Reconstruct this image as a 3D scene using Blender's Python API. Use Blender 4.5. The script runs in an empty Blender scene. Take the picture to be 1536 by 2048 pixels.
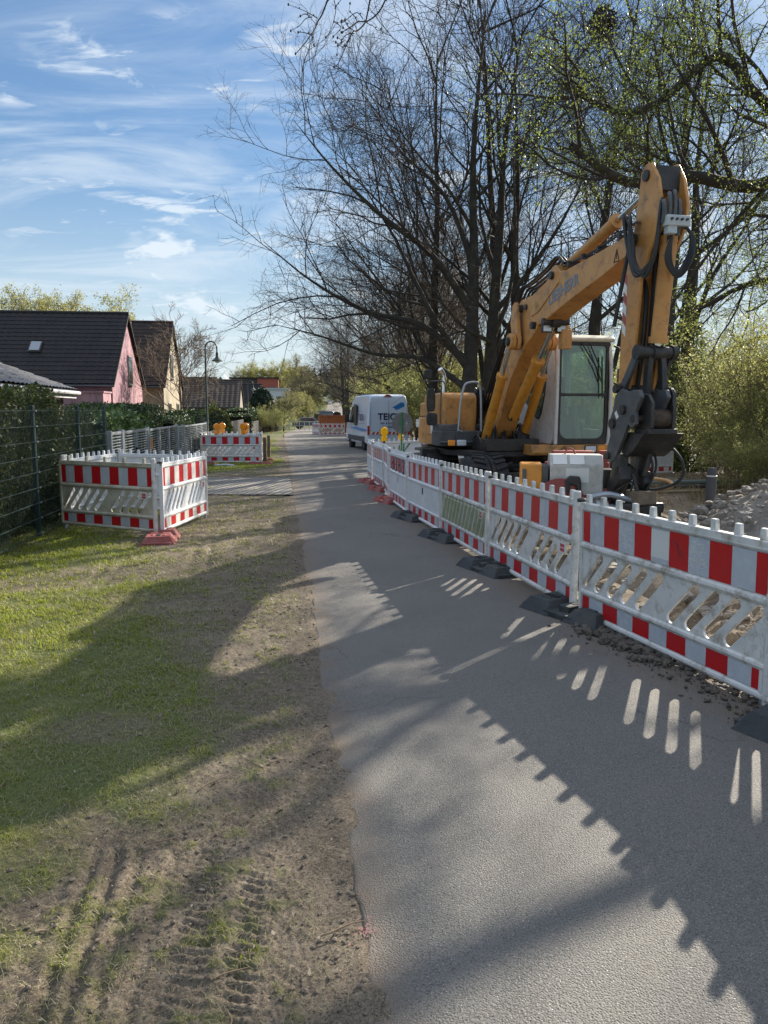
import bpy, math, random
import numpy as np
from mathutils import Vector, Matrix
S = bpy.context.scene
COL = S.collection
PI = math.pi
# ------------------------------------------------------------------ camera, sky, sun
cam_d = bpy.data.cameras.new('camera'); cam = bpy.data.objects.new('camera', cam_d); COL.objects.link(cam)
cam.location = (0, 0, 1.7)
cam.rotation_euler = (math.radians(90) - math.atan(204 / 1540.0), 0, 0)
cam_d.sensor_fit = 'VERTICAL'; cam_d.sensor_height = 24.0; cam_d.lens = 24.0 * 1540 / 2048
cam_d.clip_start = 0.05; cam_d.clip_end = 3000
S.camera = cam
SUN_EL = math.radians(27.0); SUN_AZ = math.radians(39.6)      # azimuth clockwise from +Y
W = bpy.data.worlds.new('World'); S.world = W; W.use_nodes = True
S.view_settings.view_transform = 'Standard'; S.view_settings.look = 'None'
S.view_settings.exposure = 1.42; S.view_settings.gamma = 1
S.cycles.max_bounces = 7; S.cycles.transparent_max_bounces = 12
SKY_STRENGTH = 0.115
def build_world():
    nt = W.node_tree; N = nt.nodes; L = nt.links
    for n in list(N): N.remove(n)
    out = N.new('ShaderNodeOutputWorld'); bg = N.new('ShaderNodeBackground'); bg.inputs[1].default_value = SKY_STRENGTH
    sky = N.new('ShaderNodeTexSky'); sky.sky_type = 'NISHITA'; sky.sun_disc = False
    sky.sun_elevation = SUN_EL; sky.sun_rotation = SUN_AZ; sky.air_density = 1.0; sky.dust_density = 0.25; sky.ozone_density = 2.2
    tc = N.new('ShaderNodeTexCoord'); sep = N.new('ShaderNodeSeparateXYZ'); L.new(tc.outputs['Generated'], sep.inputs[0])
    def math_(op, a, b=None, clamp=False):
        m = N.new('ShaderNodeMath'); m.operation = op; m.use_clamp = clamp
        for i, x in enumerate((a, b)):
            if x is None: continue
            if hasattr(x, 'is_output'): L.new(x, m.inputs[i])
            else: m.inputs[i].default_value = x
        return m.outputs[0]
    def ramp(v, a, b):
        mr = N.new('ShaderNodeMapRange'); mr.interpolation_type = 'SMOOTHSTEP'
        L.new(v, mr.inputs[0]); mr.inputs[1].default_value = a; mr.inputs[2].default_value = b
        return mr.outputs[0]
    z = math_('MAXIMUM', sep.outputs[2], 0.0)
    den = math_('ADD', z, 0.16)
    px = math_('DIVIDE', sep.outputs[0], den); py = math_('DIVIDE', sep.outputs[1], den)
    def layer(sx, sy, rot, scale, detail, dist, lo, hi, off=0.0, rough=0.6):
        cx = N.new('ShaderNodeCombineXYZ'); L.new(px, cx.inputs[0]); L.new(py, cx.inputs[1]); cx.inputs[2].default_value = off
        mp = N.new('ShaderNodeMapping'); L.new(cx.outputs[0], mp.inputs[0]); mp.inputs['Rotation'].default_value[2] = rot
        mp.inputs['Scale'].default_value = (sx, sy, 1)
        no = N.new('ShaderNodeTexNoise'); L.new(mp.outputs[0], no.inputs['Vector']); no.inputs['Scale'].default_value = scale
        no.inputs['Detail'].default_value = detail; no.inputs['Distortion'].default_value = dist; no.inputs['Roughness'].default_value = rough
        return ramp(no.outputs[0], lo, hi)
    a = layer(1.0, 2.4, 0.45, 1.1, 9, 0.7, 0.42, 0.66, 0.0)        # broad veils of cirrus
    b = layer(1.0, 1.9, 0.5, 4.6, 7, 0.5, 0.51, 0.66, 3.0)        # torn small clouds
    gate = layer(1, 1.6, 0.3, 1.3, 3, 0, 0.44, 0.60, 7.7)
    b = math_('MULTIPLY', b, gate)
    # small cumulus sitting low over the horizon
    cx = N.new('ShaderNodeCombineXYZ'); ang = N.new('ShaderNodeMath'); ang.operation = 'ARCTAN2'
    L.new(sep.outputs[0], ang.inputs[0]); L.new(sep.outputs[1], ang.inputs[1])
    L.new(ang.outputs[0], cx.inputs[0]); L.new(sep.outputs[2], cx.inputs[1])
    mp = N.new('ShaderNodeMapping'); L.new(cx.outputs[0], mp.inputs[0]); mp.inputs['Scale'].default_value = (5.0, 11.0, 1); mp.inputs['Location'].default_value = (0.35, 0.2, 0)
    no = N.new('ShaderNodeTexNoise'); L.new(mp.outputs[0], no.inputs['Vector']); no.inputs['Scale'].default_value = 1.6; no.inputs['Detail'].default_value = 6
    no.inputs['Roughness'].default_value = 0.55
    c = ramp(no.outputs[0], 0.555, 0.63)
    c = math_('MULTIPLY', c, ramp(sep.outputs[2], 0.34, 0.20)); c = math_('MULTIPLY', c, ramp(sep.outputs[2], 0.0, 0.05))
    m1 = math_('MULTIPLY', a, 0.52); m2 = math_('MULTIPLY', b, 0.8); m3 = math_('MULTIPLY', c, 0.9)
    m = math_('MAXIMUM', m1, m2); m = math_('MAXIMUM', m, m3)
    mix = N.new('ShaderNodeMix'); mix.data_type = 'RGBA'; L.new(m, mix.inputs['Factor'])
    lum = N.new('ShaderNodeRGBToBW'); L.new(sky.outputs[0], lum.inputs[0])
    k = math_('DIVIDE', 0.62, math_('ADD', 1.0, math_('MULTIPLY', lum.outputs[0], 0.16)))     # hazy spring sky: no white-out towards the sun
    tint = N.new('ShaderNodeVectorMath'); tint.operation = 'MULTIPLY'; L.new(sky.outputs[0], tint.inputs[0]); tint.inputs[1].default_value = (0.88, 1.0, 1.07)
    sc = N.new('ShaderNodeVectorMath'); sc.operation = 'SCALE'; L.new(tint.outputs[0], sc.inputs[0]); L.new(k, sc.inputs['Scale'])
    L.new(sc.outputs[0], mix.inputs['A']); mix.inputs['B'].default_value = (2.75, 3.05, 3.35, 1)
    hz = N.new('ShaderNodeMix'); hz.data_type = 'RGBA'; L.new(math_('MULTIPLY', ramp(sep.outputs[2], 0.30, 0.0), 0.7), hz.inputs['Factor']); L.new(mix.outputs['Result'], hz.inputs['A']); hz.inputs['B'].default_value = (2.7, 3.05, 3.25, 1); mix = hz
    # added bright cloud layer overhead, out of view, to lift the fill in shadows
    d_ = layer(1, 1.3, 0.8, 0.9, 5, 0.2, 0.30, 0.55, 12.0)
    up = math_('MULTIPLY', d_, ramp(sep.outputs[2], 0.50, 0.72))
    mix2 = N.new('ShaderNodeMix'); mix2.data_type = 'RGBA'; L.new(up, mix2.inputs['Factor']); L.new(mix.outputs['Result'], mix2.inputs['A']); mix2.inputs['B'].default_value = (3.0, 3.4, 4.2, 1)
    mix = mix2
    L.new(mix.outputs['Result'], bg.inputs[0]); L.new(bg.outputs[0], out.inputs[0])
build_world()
sd = bpy.data.lights.new('sun', 'SUN'); sd.energy = 5.0; sd.angle = math.radians(0.55); sd.color = (1.0, 0.91, 0.78)
so = bpy.data.objects.new('sun', sd); COL.objects.link(so)
sdir = Vector((math.sin(SUN_AZ) * math.cos(SUN_EL), math.cos(SUN_AZ) * math.cos(SUN_EL), math.sin(SUN_EL)))
so.rotation_euler = sdir.to_track_quat('Z', 'Y').to_euler()

# ------------------------------------------------------------------ terrain functions
RL = [(-8, .9), (0, .2), (1.94, -.04), (2.8, -.15), (3.69, -.27), (4.53, -.39), (6.79, -.66), (8.65, -.93), (14.57, -1.72), (20.27, -2.48), (33, -4.14), (50, -6.45), (70, -9.1), (90, -10.6), (130, -11.0), (200, -14.6), (280, -20.0), (420, -29)]
RR = [(-8, 5.0), (0, 3.6), (2.2, 3.0), (4.16, 2.28), (6.1, 1.70), (8.3, 1.32), (10.4, .95), (12.6, .52), (14.7, .3), (18.5, .1), (20.8, .6), (21.5, 3.2), (30, 2.3), (36, 1.9), (50, -.3), (70, -3.2), (90, -5.2), (130, -6.0), (200, -9.4), (280, -14.6), (420, -24)]
def xl(y): return np.interp(y, [a for a, b in RL], [b for a, b in RL])
def xr(y): return np.interp(y, [a for a, b in RR], [b for a, b in RR])
def gz(x, y):
    y = np.asarray(y, float)
    z = -0.0075 * np.clip(y - 6, 0, 104)
    t = np.clip((y - 110) / 190.0, 0, 1)
    return z + 7.2 * t * t * (3 - 2 * t)
def gzf(x, y): return float(gz(x, y))
def vnoise(x, y, seed=0):
    x = np.asarray(x, float); y = np.asarray(y, float)
    xi = np.floor(x).astype(np.int64); yi = np.floor(y).astype(np.int64); fx = x - xi; fy = y - yi
    fx = fx * fx * (3 - 2 * fx); fy = fy * fy * (3 - 2 * fy)
    def h(a, b):
        n = (a * 374761393 + b * 668265263 + seed * 974634777) & 0xffffffff
        n = ((n ^ (n >> 13)) * 1274126177) & 0xffffffff
        return ((n ^ (n >> 16)) & 0xffff) / 65535.0
    return (h(xi, yi) * (1 - fx) + h(xi + 1, yi) * fx) * (1 - fy) + (h(xi, yi + 1) * (1 - fx) + h(xi + 1, yi + 1) * fx) * fy
def fbm(x, y, seed=0, oct=4):
    v = 0; a = .5; s = 0
    for k in range(oct):
        v = v + a * vnoise(np.asarray(x) * 2 ** k + 13.7 * k, np.asarray(y) * 2 ** k + 5.1 * k, seed + k); s += a; a *= .5
    return v / s
def sst(v, a, b):
    t = np.clip((v - a) / (b - a), 0, 1); return t * t * (3 - 2 * t)
def grassness(x, y):
    """0 = bare soil, 1 = full turf, on the strip left of the road"""
    w = xl(y) - x
    n = fbm(x * 1.1, y * .8, 3, 4); n2 = fbm(x * 5, y * 5, 9, 3); n3 = fbm(x * 16, y * 16, 21, 2)
    edge = np.interp(y, [0, 2.4, 3.0, 3.6, 5.2, 6.5, 8.5, 11, 14.5, 15.5, 21, 24], [1.0, .9, .45, .40, .75, .95, 1.6, 2.1, 2.5, 3, 3, .6])
    g = sst(w + (n - .5) * 1.8 + (n2 - .5) * .7, edge - .28, edge + .42)
    for (cx, cy, rx, ry, s) in [(-2.55, 7.9, 1.2, .5, .9), (-3.4, 7.3, .8, .4, .8), (-2.0, 9.2, 1.0, .7, .9), (-1.9, 6.6, .7, .4, .6), (-.8, 4.9, .35, .9, .75), (-1.25, 5.3, .3, .5, .7), (-3.1, 9.6, .7, .35, .5), (-1.5, 3.9, .4, .25, .6)]:
        d = ((x - cx) / rx) ** 2 + ((y - cy) / ry) ** 2
        g = g * (1 - s * sst(1.25 - d + (n2 - .5) * 1.6, 0, 1))
    g = g + .55 * (1 - g) * sst(n3 + n2 * .6, .86, 1.15) * sst(w, .06, .3)
    g = g * sst(w, .05, .16)
    return np.clip(g, 0, 1)

# ------------------------------------------------------------------ materials
MATS = {}
def mat(name, col, rough=.6, metal=0.0, var=None, vs=6.0, amt=.35, bump=0, bs=40.0, spec=.5, dirt=None, ds=3.0, da=.55, coat=0, coord='Object', stretch=None):
    """Principled; var = second colour mixed by noise; dirt = a third one in blotches with a shape of their own"""
    if name in MATS: return MATS[name]
    m = bpy.data.materials.new(name); m.use_nodes = True; nt = m.node_tree; N = nt.nodes; L = nt.links
    b = N['Principled BSDF']; b.inputs['Roughness'].default_value = rough; b.inputs['Metallic'].default_value = metal
    b.inputs['Specular IOR Level'].default_value = spec; b.inputs['Base Color'].default_value = (*col, 1)
    b.inputs['Coat Weight'].default_value = coat
    tc = N.new('ShaderNodeTexCoord')
    cur = None
    def noise(scale, detail=5, rough_=.6):
        n = N.new('ShaderNodeTexNoise'); n.inputs['Scale'].default_value = scale
        if stretch and scale in (vs, ds):
            mp = N.new('ShaderNodeMapping'); L.new(tc.outputs[coord], mp.inputs[0]); mp.inputs['Scale'].default_value = stretch; L.new(mp.outputs[0], n.inputs['Vector'])
        else: L.new(tc.outputs[coord], n.inputs['Vector'])
        n.inputs['Detail'].default_value = detail; n.inputs['Roughness'].default_value = rough_; return n.outputs[0]
    def mixc(f, a, c):
        x = N.new('ShaderNodeMix'); x.data_type = 'RGBA'; L.new(f, x.inputs['Factor'])
        if isinstance(a, tuple): x.inputs['A'].default_value = (*a, 1)
        else: L.new(a, x.inputs['A'])
        x.inputs['B'].default_value = (*c, 1); return x.outputs['Result']
    def rmp(v, lo, hi, top=1.0):
        r = N.new('ShaderNodeMapRange'); L.new(v, r.inputs[0]); r.inputs[1].default_value = lo; r.inputs[2].default_value = hi; r.inputs[4].default_value = top; return r.outputs[0]
    if var is not None:
        cur = mixc(rmp(noise(vs), .5 - amt / 2, .5 + amt / 2), col, var)
    if dirt is not None:
        cur = mixc(rmp(noise(ds, 8, .7), .5, .68, da), cur if cur is not None else col, dirt)
    if cur is not None: L.new(cur, b.inputs['Base Color'])
    if bump:
        bp = N.new('ShaderNodeBump'); bp.inputs['Strength'].default_value = bump; bp.inputs['Distance'].default_value = .02
        L.new(noise(bs, 4), bp.inputs['Height']); L.new(bp.outputs[0], b.inputs['Normal'])
    MATS[name] = m; return m
def leafmat(name, c1, c2, trans=.5, rough=.5):
    if name in MATS: return MATS[name]
    m = bpy.data.materials.new(name); m.use_nodes = True; nt = m.node_tree; N = nt.nodes; L = nt.links
    for n in list(N): N.remove(n)
    out = N.new('ShaderNodeOutputMaterial'); d = N.new('ShaderNodeBsdfPrincipled'); t = N.new('ShaderNodeBsdfTranslucent'); mx = N.new('ShaderNodeMixShader')
    g = N.new('ShaderNodeNewGeometry'); x = N.new('ShaderNodeMix'); x.data_type = 'RGBA'
    L.new(g.outputs['Random Per Island'], x.inputs['Factor']); x.inputs['A'].default_value = (*c1, 1); x.inputs['B'].default_value = (*c2, 1)
    L.new(x.outputs['Result'], d.inputs['Base Color']); L.new(x.outputs['Result'], t.inputs['Color']); d.inputs['Roughness'].default_value = rough
    d.inputs['Specular IOR Level'].default_value = .3
    mx.inputs[0].default_value = trans; L.new(d.outputs[0], mx.inputs[1]); L.new(t.outputs[0], mx.inputs[2]); L.new(mx.outputs[0], out.inputs[0])
    MATS[name] = m; return m
def glassmat(name, tint, refl=.12):
    if name in MATS: return MATS[name]
    m = bpy.data.materials.new(name); m.use_nodes = True; nt = m.node_tree; N = nt.nodes; L = nt.links
    for n in list(N): N.remove(n)
    out = N.new('ShaderNodeOutputMaterial'); t = N.new('ShaderNodeBsdfTransparent'); g = N.new('ShaderNodeBsdfGlossy'); mx = N.new('ShaderNodeMixShader')
    t.inputs[0].default_value = (*tint, 1); g.inputs['Roughness'].default_value = .03; g.inputs['Color'].default_value = (.9, .95, .95, 1)
    lw = N.new('ShaderNodeLayerWeight'); lw.inputs[0].default_value = .35
    mr = N.new('ShaderNodeMapRange'); L.new(lw.outputs['Fresnel'], mr.inputs[0]); mr.inputs[3].default_value = refl; mr.inputs[4].default_value = .6
    L.new(mr.outputs[0], mx.inputs[0]); L.new(t.outputs[0], mx.inputs[1]); L.new(g.outputs[0], mx.inputs[2]); L.new(mx.outputs[0], out.inputs[0])
    MATS[name] = m; return m
M_WHITE = mat('white_plastic', (.74, .72, .67), .45, var=(.58, .58, .55), vs=4, dirt=(.27, .21, .13), ds=9, da=.85, bump=.08, bs=50)
M_WHITE2 = mat('white_plastic_clean', (.74, .75, .75), .42, var=(.66, .68, .69), vs=3, dirt=(.5, .47, .4), ds=5, da=.3)
M_GRIME = mat('white_plastic_grimy', (.60, .57, .48), .55, var=(.42, .38, .27), vs=4, amt=.3, dirt=(.30, .24, .14), ds=6, da=.6)
M_ALGAE = mat('white_plastic_mossy', (.52, .54, .45), .5, var=(.40, .42, .27), vs=5, amt=.3, dirt=(.45, .42, .16), ds=7, da=.6)
M_RED = mat('reflective_red', (.55, .012, .016), .3, var=(.48, .012, .016), vs=9, dirt=(.40, .05, .05), ds=14, da=.25)
M_FOIL = mat('reflective_white', (.50, .53, .56), .3, var=(.44, .47, .51), vs=3, dirt=(.66, .68, .66), ds=11, da=.6)
M_FOIL_W = mat('reflective_white_fresh', (.72, .71, .66), .3, var=(.66, .66, .63), vs=3)
M_STICK = mat('sticker_red', (.5, .08, .08), .4)
M_BLACKRUB = mat('recycled_rubber_black', (.028, .032, .035), .75, var=(.05, .055, .055), vs=8, bump=.35, bs=60, dirt=(.10, .09, .075), ds=5, da=.5)
M_REDRUB = mat('recycled_rubber_red', (.30, .065, .055), .8, var=(.24, .07, .06), vs=8, bump=.35, bs=60, dirt=(.30, .17, .14), ds=5, da=.6)
M_YEL = mat('machine_yellow', (.56, .275, .08), .45, var=(.46, .21, .05), vs=2.2, dirt=(.14, .08, .04), ds=6, da=.8, bump=.05, bs=25)
M_YEL_D = mat('cylinder_yellow', (.62, .27, .03), .4, var=(.55, .23, .03), vs=3, dirt=(.16, .09, .04), ds=8, da=.5)
M_CABW = mat('cab_white', (.66, .66, .63), .4, var=(.58, .58, .56), vs=2, dirt=(.30, .26, .2), ds=9, da=.45)
M_DARK = mat('dark_steel', (.022, .024, .026), .5, .3, var=(.05, .048, .045), vs=5, bump=.2, bs=30, dirt=(.11, .085, .06), ds=6, da=.6)
M_GREASE = mat('greasy_black', (.012, .012, .012), .45, var=(.04, .033, .026), vs=7, bump=.5, bs=22)
M_GREYST = mat('grey_steel', (.055, .062, .068), .5, .2, var=(.09, .095, .10), vs=6, dirt=(.14, .11, .08), ds=7, bump=.15)
M_HOSE = mat('hose_black', (.014, .015, .016), .42)
M_CHROME = mat('chrome_rod', (.62, .62, .60), .18, 1.0)
M_GALV = mat('galvanised', (.42, .45, .47), .45, .6, var=(.34, .37, .40), vs=9)
M_TYRE = mat('tyre_rubber', (.02, .02, .021), .85, dirt=(.09, .075, .06), ds=7, bump=.3, bs=25)
M_VALVE = mat('valve_grey', (.42, .46, .46), .5, dirt=(.2, .2, .18), ds=18)
M_GLASS = glassmat('cab_glass', (.72, .83, .78), .05)
M_DGLASS = mat('dark_glass', (.02, .03, .035), .08, spec=.8)
M_ORANGE = mat('orange_lens', (.95, .30, .01), .2, coat=.3)
M_LAMPY = mat('yellow_lens', (1.0, .50, .01), .25, coat=.3)
M_LAMPG = mat('headlight_glass', (.6, .65, .68), .12, coat=1)
M_REDL = mat('red_lens', (.5, .015, .015), .2, coat=.5)
M_BARK = mat('bark', (.050, .042, .034), .95, var=(.028, .024, .020), vs=7, bump=.8, bs=18, dirt=(.09, .10, .05), ds=3, da=.5)
M_TWIG = mat('twig_bark', (.042, .034, .028), .95)
M_TWIG_R = mat('reddish_twigs', (.16, .12, .08), .9)
M_LEAF = leafmat('young_leaf', (.13, .18, .03), (.24, .29, .06), .5)
M_LEAFY = leafmat('yellow_leaf', (.27, .27, .09), (.38, .36, .12), .45)
M_LEAFS = leafmat('shrub_leaf', (.25, .28, .08), (.42, .42, .15), .5)
M_IVY = leafmat('ivy_leaf', (.05, .085, .02), (.16, .20, .05), .25)
M_LEAFF = leafmat('far_leaf', (.17, .165, .07), (.27, .25, .12), .4)
M_HEDGE = leafmat('hedge_leaf', (.022, .045, .016), (.055, .09, .03), .2)
M_THUJA = leafmat('thuja_leaf', (.03, .055, .015), (.11, .125, .035), .25)
M_LAUREL = leafmat('laurel_leaf', (.06, .11, .025), (.14, .20, .06), .15, .25)
M_CONIF = leafmat('conifer_leaf', (.09, .12, .02), (.16, .17, .03), .2)
M_SPRUCE = leafmat('spruce_leaf', (.012, .03, .018), (.03, .055, .03), .1)

# ------------------------------------------------------------------ mesh builder
class MB:
    def __init__(s): s.v = []; s.f = []; s.m = []
    def add(s, vs, fs, mi=0):
        o = len(s.v); s.v += [tuple(p) for p in vs]; s.f += [tuple(i + o for i in f) for f in fs]; s.m += [mi] * len(fs); return s
    def box(s, c, d, R=None, mi=0, taper=None):
        hx, hy, hz = d[0] / 2, d[1] / 2, d[2] / 2; tx, ty = taper or (1, 1)
        vs = [(-hx, -hy, -hz), (hx, -hy, -hz), (hx, hy, -hz), (-hx, hy, -hz), (-hx * tx, -hy * ty, hz), (hx * tx, -hy * ty, hz), (hx * tx, hy * ty, hz), (-hx * tx, hy * ty, hz)]
        if R is not None: vs = [R @ Vector(p) for p in vs]
        return s.add([(p[0] + c[0], p[1] + c[1], p[2] + c[2]) for p in vs], [(3, 2, 1, 0), (4, 5, 6, 7), (0, 1, 5, 4), (1, 2, 6, 5), (2, 3, 7, 6), (3, 0, 4, 7)], mi)
    def prism(s, pts, off, mi=0):
        """closed planar polygon of 3D points, swept by the vector off"""
        n = len(pts); a = [tuple(p) for p in pts]; b = [(p[0] + off[0], p[1] + off[1], p[2] + off[2]) for p in pts]
        nrm = Vector((0, 0, 0))
        for i in range(n):
            p, q = Vector(a[i]), Vector(a[(i + 1) % n]); nrm += p.cross(q)
        if nrm.dot(Vector(off)) > 0: a, b = b, a
        # now face a is outward on its own side
        fs = [tuple(range(n)), tuple(range(2 * n - 1, n - 1, -1))]
        fs += [(i, i + n, (i + 1) % n + n, (i + 1) % n) for i in range(n)]
        return s.add(a + b, fs, mi)
    def xz(s, pts, y0, y1, mi=0): return s.prism([(p[0], y0, p[1]) for p in pts], (0, y1 - y0, 0), mi)
    def xy(s, pts, z0, z1, mi=0): return s.prism([(p[0], p[1], z0) for p in pts], (0, 0, z1 - z0), mi)
    def yz(s, pts, x0, x1, mi=0): return s.prism([(x0, p[0], p[1]) for p in pts], (x1 - x0, 0, 0), mi)
    def tube(s, pts, r, n=8, mi=0, caps=True):
        pts = [Vector(p) for p in pts]; K = len(pts); rs = r if isinstance(r, (list, tuple)) else [r] * K
        vs = []; u = None
        for i, p in enumerate(pts):
            d = (pts[min(i + 1, K - 1)] - pts[max(i - 1, 0)]).normalized()
            if u is None: u = d.orthogonal().normalized()
            else:
                u = (u - d * u.dot(d))
                u = u.normalized() if u.length > 1e-6 else d.orthogonal().normalized()
            w = d.cross(u)
            vs += [p + (u * math.cos(2 * PI * k / n) + w * math.sin(2 * PI * k / n)) * rs[i] for k in range(n)]
        fs = []
        for i in range(K - 1):
            for k in range(n): a = i * n + k; b = i * n + (k + 1) % n; fs.append((a, b, b + n, a + n))
        if caps: fs += [tuple(range(n - 1, -1, -1)), tuple((K - 1) * n + k for k in range(n))]
        return s.add(vs, fs, mi)
    def cyl(s, a, b, r, r2=None, n=16, mi=0): return s.tube([a, b], [r, r if r2 is None else r2], n, mi)
    def lathe(s, prof, c, axis=(0, 0, 1), n=24, mi=0):
        ax = Vector(axis).normalized(); u = ax.orthogonal().normalized(); w = ax.cross(u); c = Vector(c); vs = []
        for (r, h) in prof: vs += [c + ax * h + (u * math.cos(2 * PI * k / n) + w * math.sin(2 * PI * k / n)) * r for k in range(n)]
        fs = []
        for i in range(len(prof) - 1):
            for k in range(n): a = i * n + k; b = i * n + (k + 1) % n; fs.append((a, b, b + n, a + n))
        return s.add(vs, fs, mi)
    def ball(s, c, r, n=10, mi=0):
        if not isinstance(r, (tuple, list)): r = (r, r, r)
        vs = []; fs = []
        for i in range(n // 2 + 1):
            t = PI * i / (n // 2)
            for k in range(n): vs.append((c[0] + r[0] * math.sin(t) * math.cos(2 * PI * k / n), c[1] + r[1] * math.sin(t) * math.sin(2 * PI * k / n), c[2] + r[2] * math.cos(t)))
        for i in range(n // 2):
            for k in range(n): a = i * n + k; b = i * n + (k + 1) % n; fs.append((a, a + n, b + n, b))
        return s.add(vs, fs, mi)
    def mesh(s, name, mats):
        me = bpy.data.meshes.new(name); me.from_pydata([tuple(p) for p in s.v], [], s.f)
        mats = mats if isinstance(mats, (list, tuple)) else [mats]
        for m in mats: me.materials.append(m)
        if len(mats) > 1: me.polygons.foreach_set('material_index', s.m)
        me.update(); return me
    def build(s, name, mats, parent=None, bevel=0, smooth=38, seg=2):
        return finish(name, s.mesh(name, mats), parent, bevel, smooth, seg)
def finish(name, me, parent=None, bevel=0, smooth=38, seg=2):
    o = bpy.data.objects.new(name, me); COL.objects.link(o)
    if parent is not None: o.parent = parent
    if smooth:
        me.polygons.foreach_set('use_smooth', [True] * len(me.polygons))
        me.set_sharp_from_angle(angle=math.radians(smooth))
    if bevel:
        b = o.modifiers.new('Bevel', 'BEVEL'); b.width = bevel; b.segments = seg; b.limit_method = 'ANGLE'; b.angle_limit = math.radians(38)
    return o
def tag(o, label=None, cat=None, group=None, kind=None):
    if label: o['label'] = label
    if cat: o['category'] = cat
    if group: o['group'] = group
    if kind: o['kind'] = kind
    return o
def thing(name, label, cat, loc=(0, 0, 0), rotz=0, group=None):
    o = bpy.data.objects.new(name, None); COL.objects.link(o); o.location = loc; o.rotation_euler = (0, 0, rotz); o.empty_display_size = .2
    return tag(o, label, cat, group)
def kids(o): return [c for c in ALLC.get(o.name, [])]
def copy_tree(o, parent=None):
    c = o.copy(); COL.objects.link(c); c.parent = parent
    for ch in [x for x in list(o.children)]: copy_tree(ch, c)
    return c
def npmesh(name, V, F, mats, mi=None, smooth=False):
    V = np.asarray(V, np.float32).reshape(-1, 3); F = np.asarray(F, np.int32); k = F.shape[1]
    me = bpy.data.meshes.new(name); me.vertices.add(len(V)); me.vertices.foreach_set('co', V.ravel())
    me.loops.add(F.size); me.loops.foreach_set('vertex_index', F.ravel())
    me.polygons.add(len(F)); me.polygons.foreach_set('loop_start', np.arange(0, F.size, k, dtype=np.int32))
    for m in (mats if isinstance(mats, (list, tuple)) else [mats]): me.materials.append(m)
    if mi is not None: me.polygons.foreach_set('material_index', np.asarray(mi, np.int32))
    me.update(calc_edges=True)
    me.polygons.foreach_set('use_smooth', np.full(len(F), smooth))
    return me
def nplink(name, me, parent=None):
    o = bpy.data.objects.new(name, me); COL.objects.link(o)
    if parent is not None: o.parent = parent
    return o
def curve_mesh(name, outer, holes, thick, bevel=0.0):
    """plate in the XZ plane with real openings; y from -thick/2 to thick/2"""
    cu = bpy.data.curves.new(name, 'CURVE'); cu.dimensions = '2D'; cu.fill_mode = 'BOTH'; cu.extrude = thick / 2 - bevel; cu.bevel_depth = bevel; cu.bevel_resolution = 1
    cu.offset = -bevel
    for poly in [outer] + holes:
        sp = cu.splines.new('POLY'); sp.points.add(len(poly) - 1); sp.use_cyclic_u = True
        for i, p in enumerate(poly): sp.points[i].co = (p[0], p[1], 0, 1)
    o = bpy.data.objects.new(name, cu); COL.objects.link(o)
    dg = bpy.context.evaluated_depsgraph_get(); me = bpy.data.meshes.new_from_object(o.evaluated_get(dg))
    bpy.data.objects.remove(o); bpy.data.curves.remove(cu)
    me.transform(Matrix.Rotation(PI / 2, 4, 'X')); me.name = name
    return me
def text_mesh(txt, size, thick=.002, bold=.0, shear=0, align='CENTER'):
    cu = bpy.data.curves.new('txt', 'FONT'); cu.body = txt; cu.size = size; cu.extrude = thick; cu.offset = bold; cu.shear = shear; cu.align_x = align; cu.align_y = 'CENTER'
    o = bpy.data.objects.new('txt', cu); COL.objects.link(o)
    dg = bpy.context.evaluated_depsgraph_get(); me = bpy.data.meshes.new_from_object(o.evaluated_get(dg))
    bpy.data.objects.remove(o); bpy.data.curves.remove(cu)
    me.transform(Matrix.Rotation(PI / 2, 4, 'X'))       # reads in the XZ plane, seen from -y
    return me
def meshpart(name, me, m, parent, loc=(0, 0, 0), rot=(0, 0, 0), smooth=35):
    me.materials.clear()
    for x in (m if isinstance(m, (list, tuple)) else [m]): me.materials.append(x)
    o = finish(name, me, parent, 0, smooth); o.location = loc; o.rotation_euler = rot; return o
def rotm(ax, a): return Matrix.Rotation(a, 3, ax)
def bez(pts, n=8):
    """Catmull-Rom through pts"""
    P = [Vector(p) for p in pts]; P = [P[0] * 2 - P[1]] + P + [P[-1] * 2 - P[-2]]; out = []
    for i in range(1, len(P) - 2):
        for k in range(n):
            t = k / n; a, b, c, d = P[i - 1], P[i], P[i + 1], P[i + 2]
            out.append(.5 * ((2 * b) + (c - a) * t + (2 * a - 5 * b + 4 * c - d) * t * t + (3 * b - a - 3 * c + d) * t ** 3))
    return out + [P[-2]]
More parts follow.
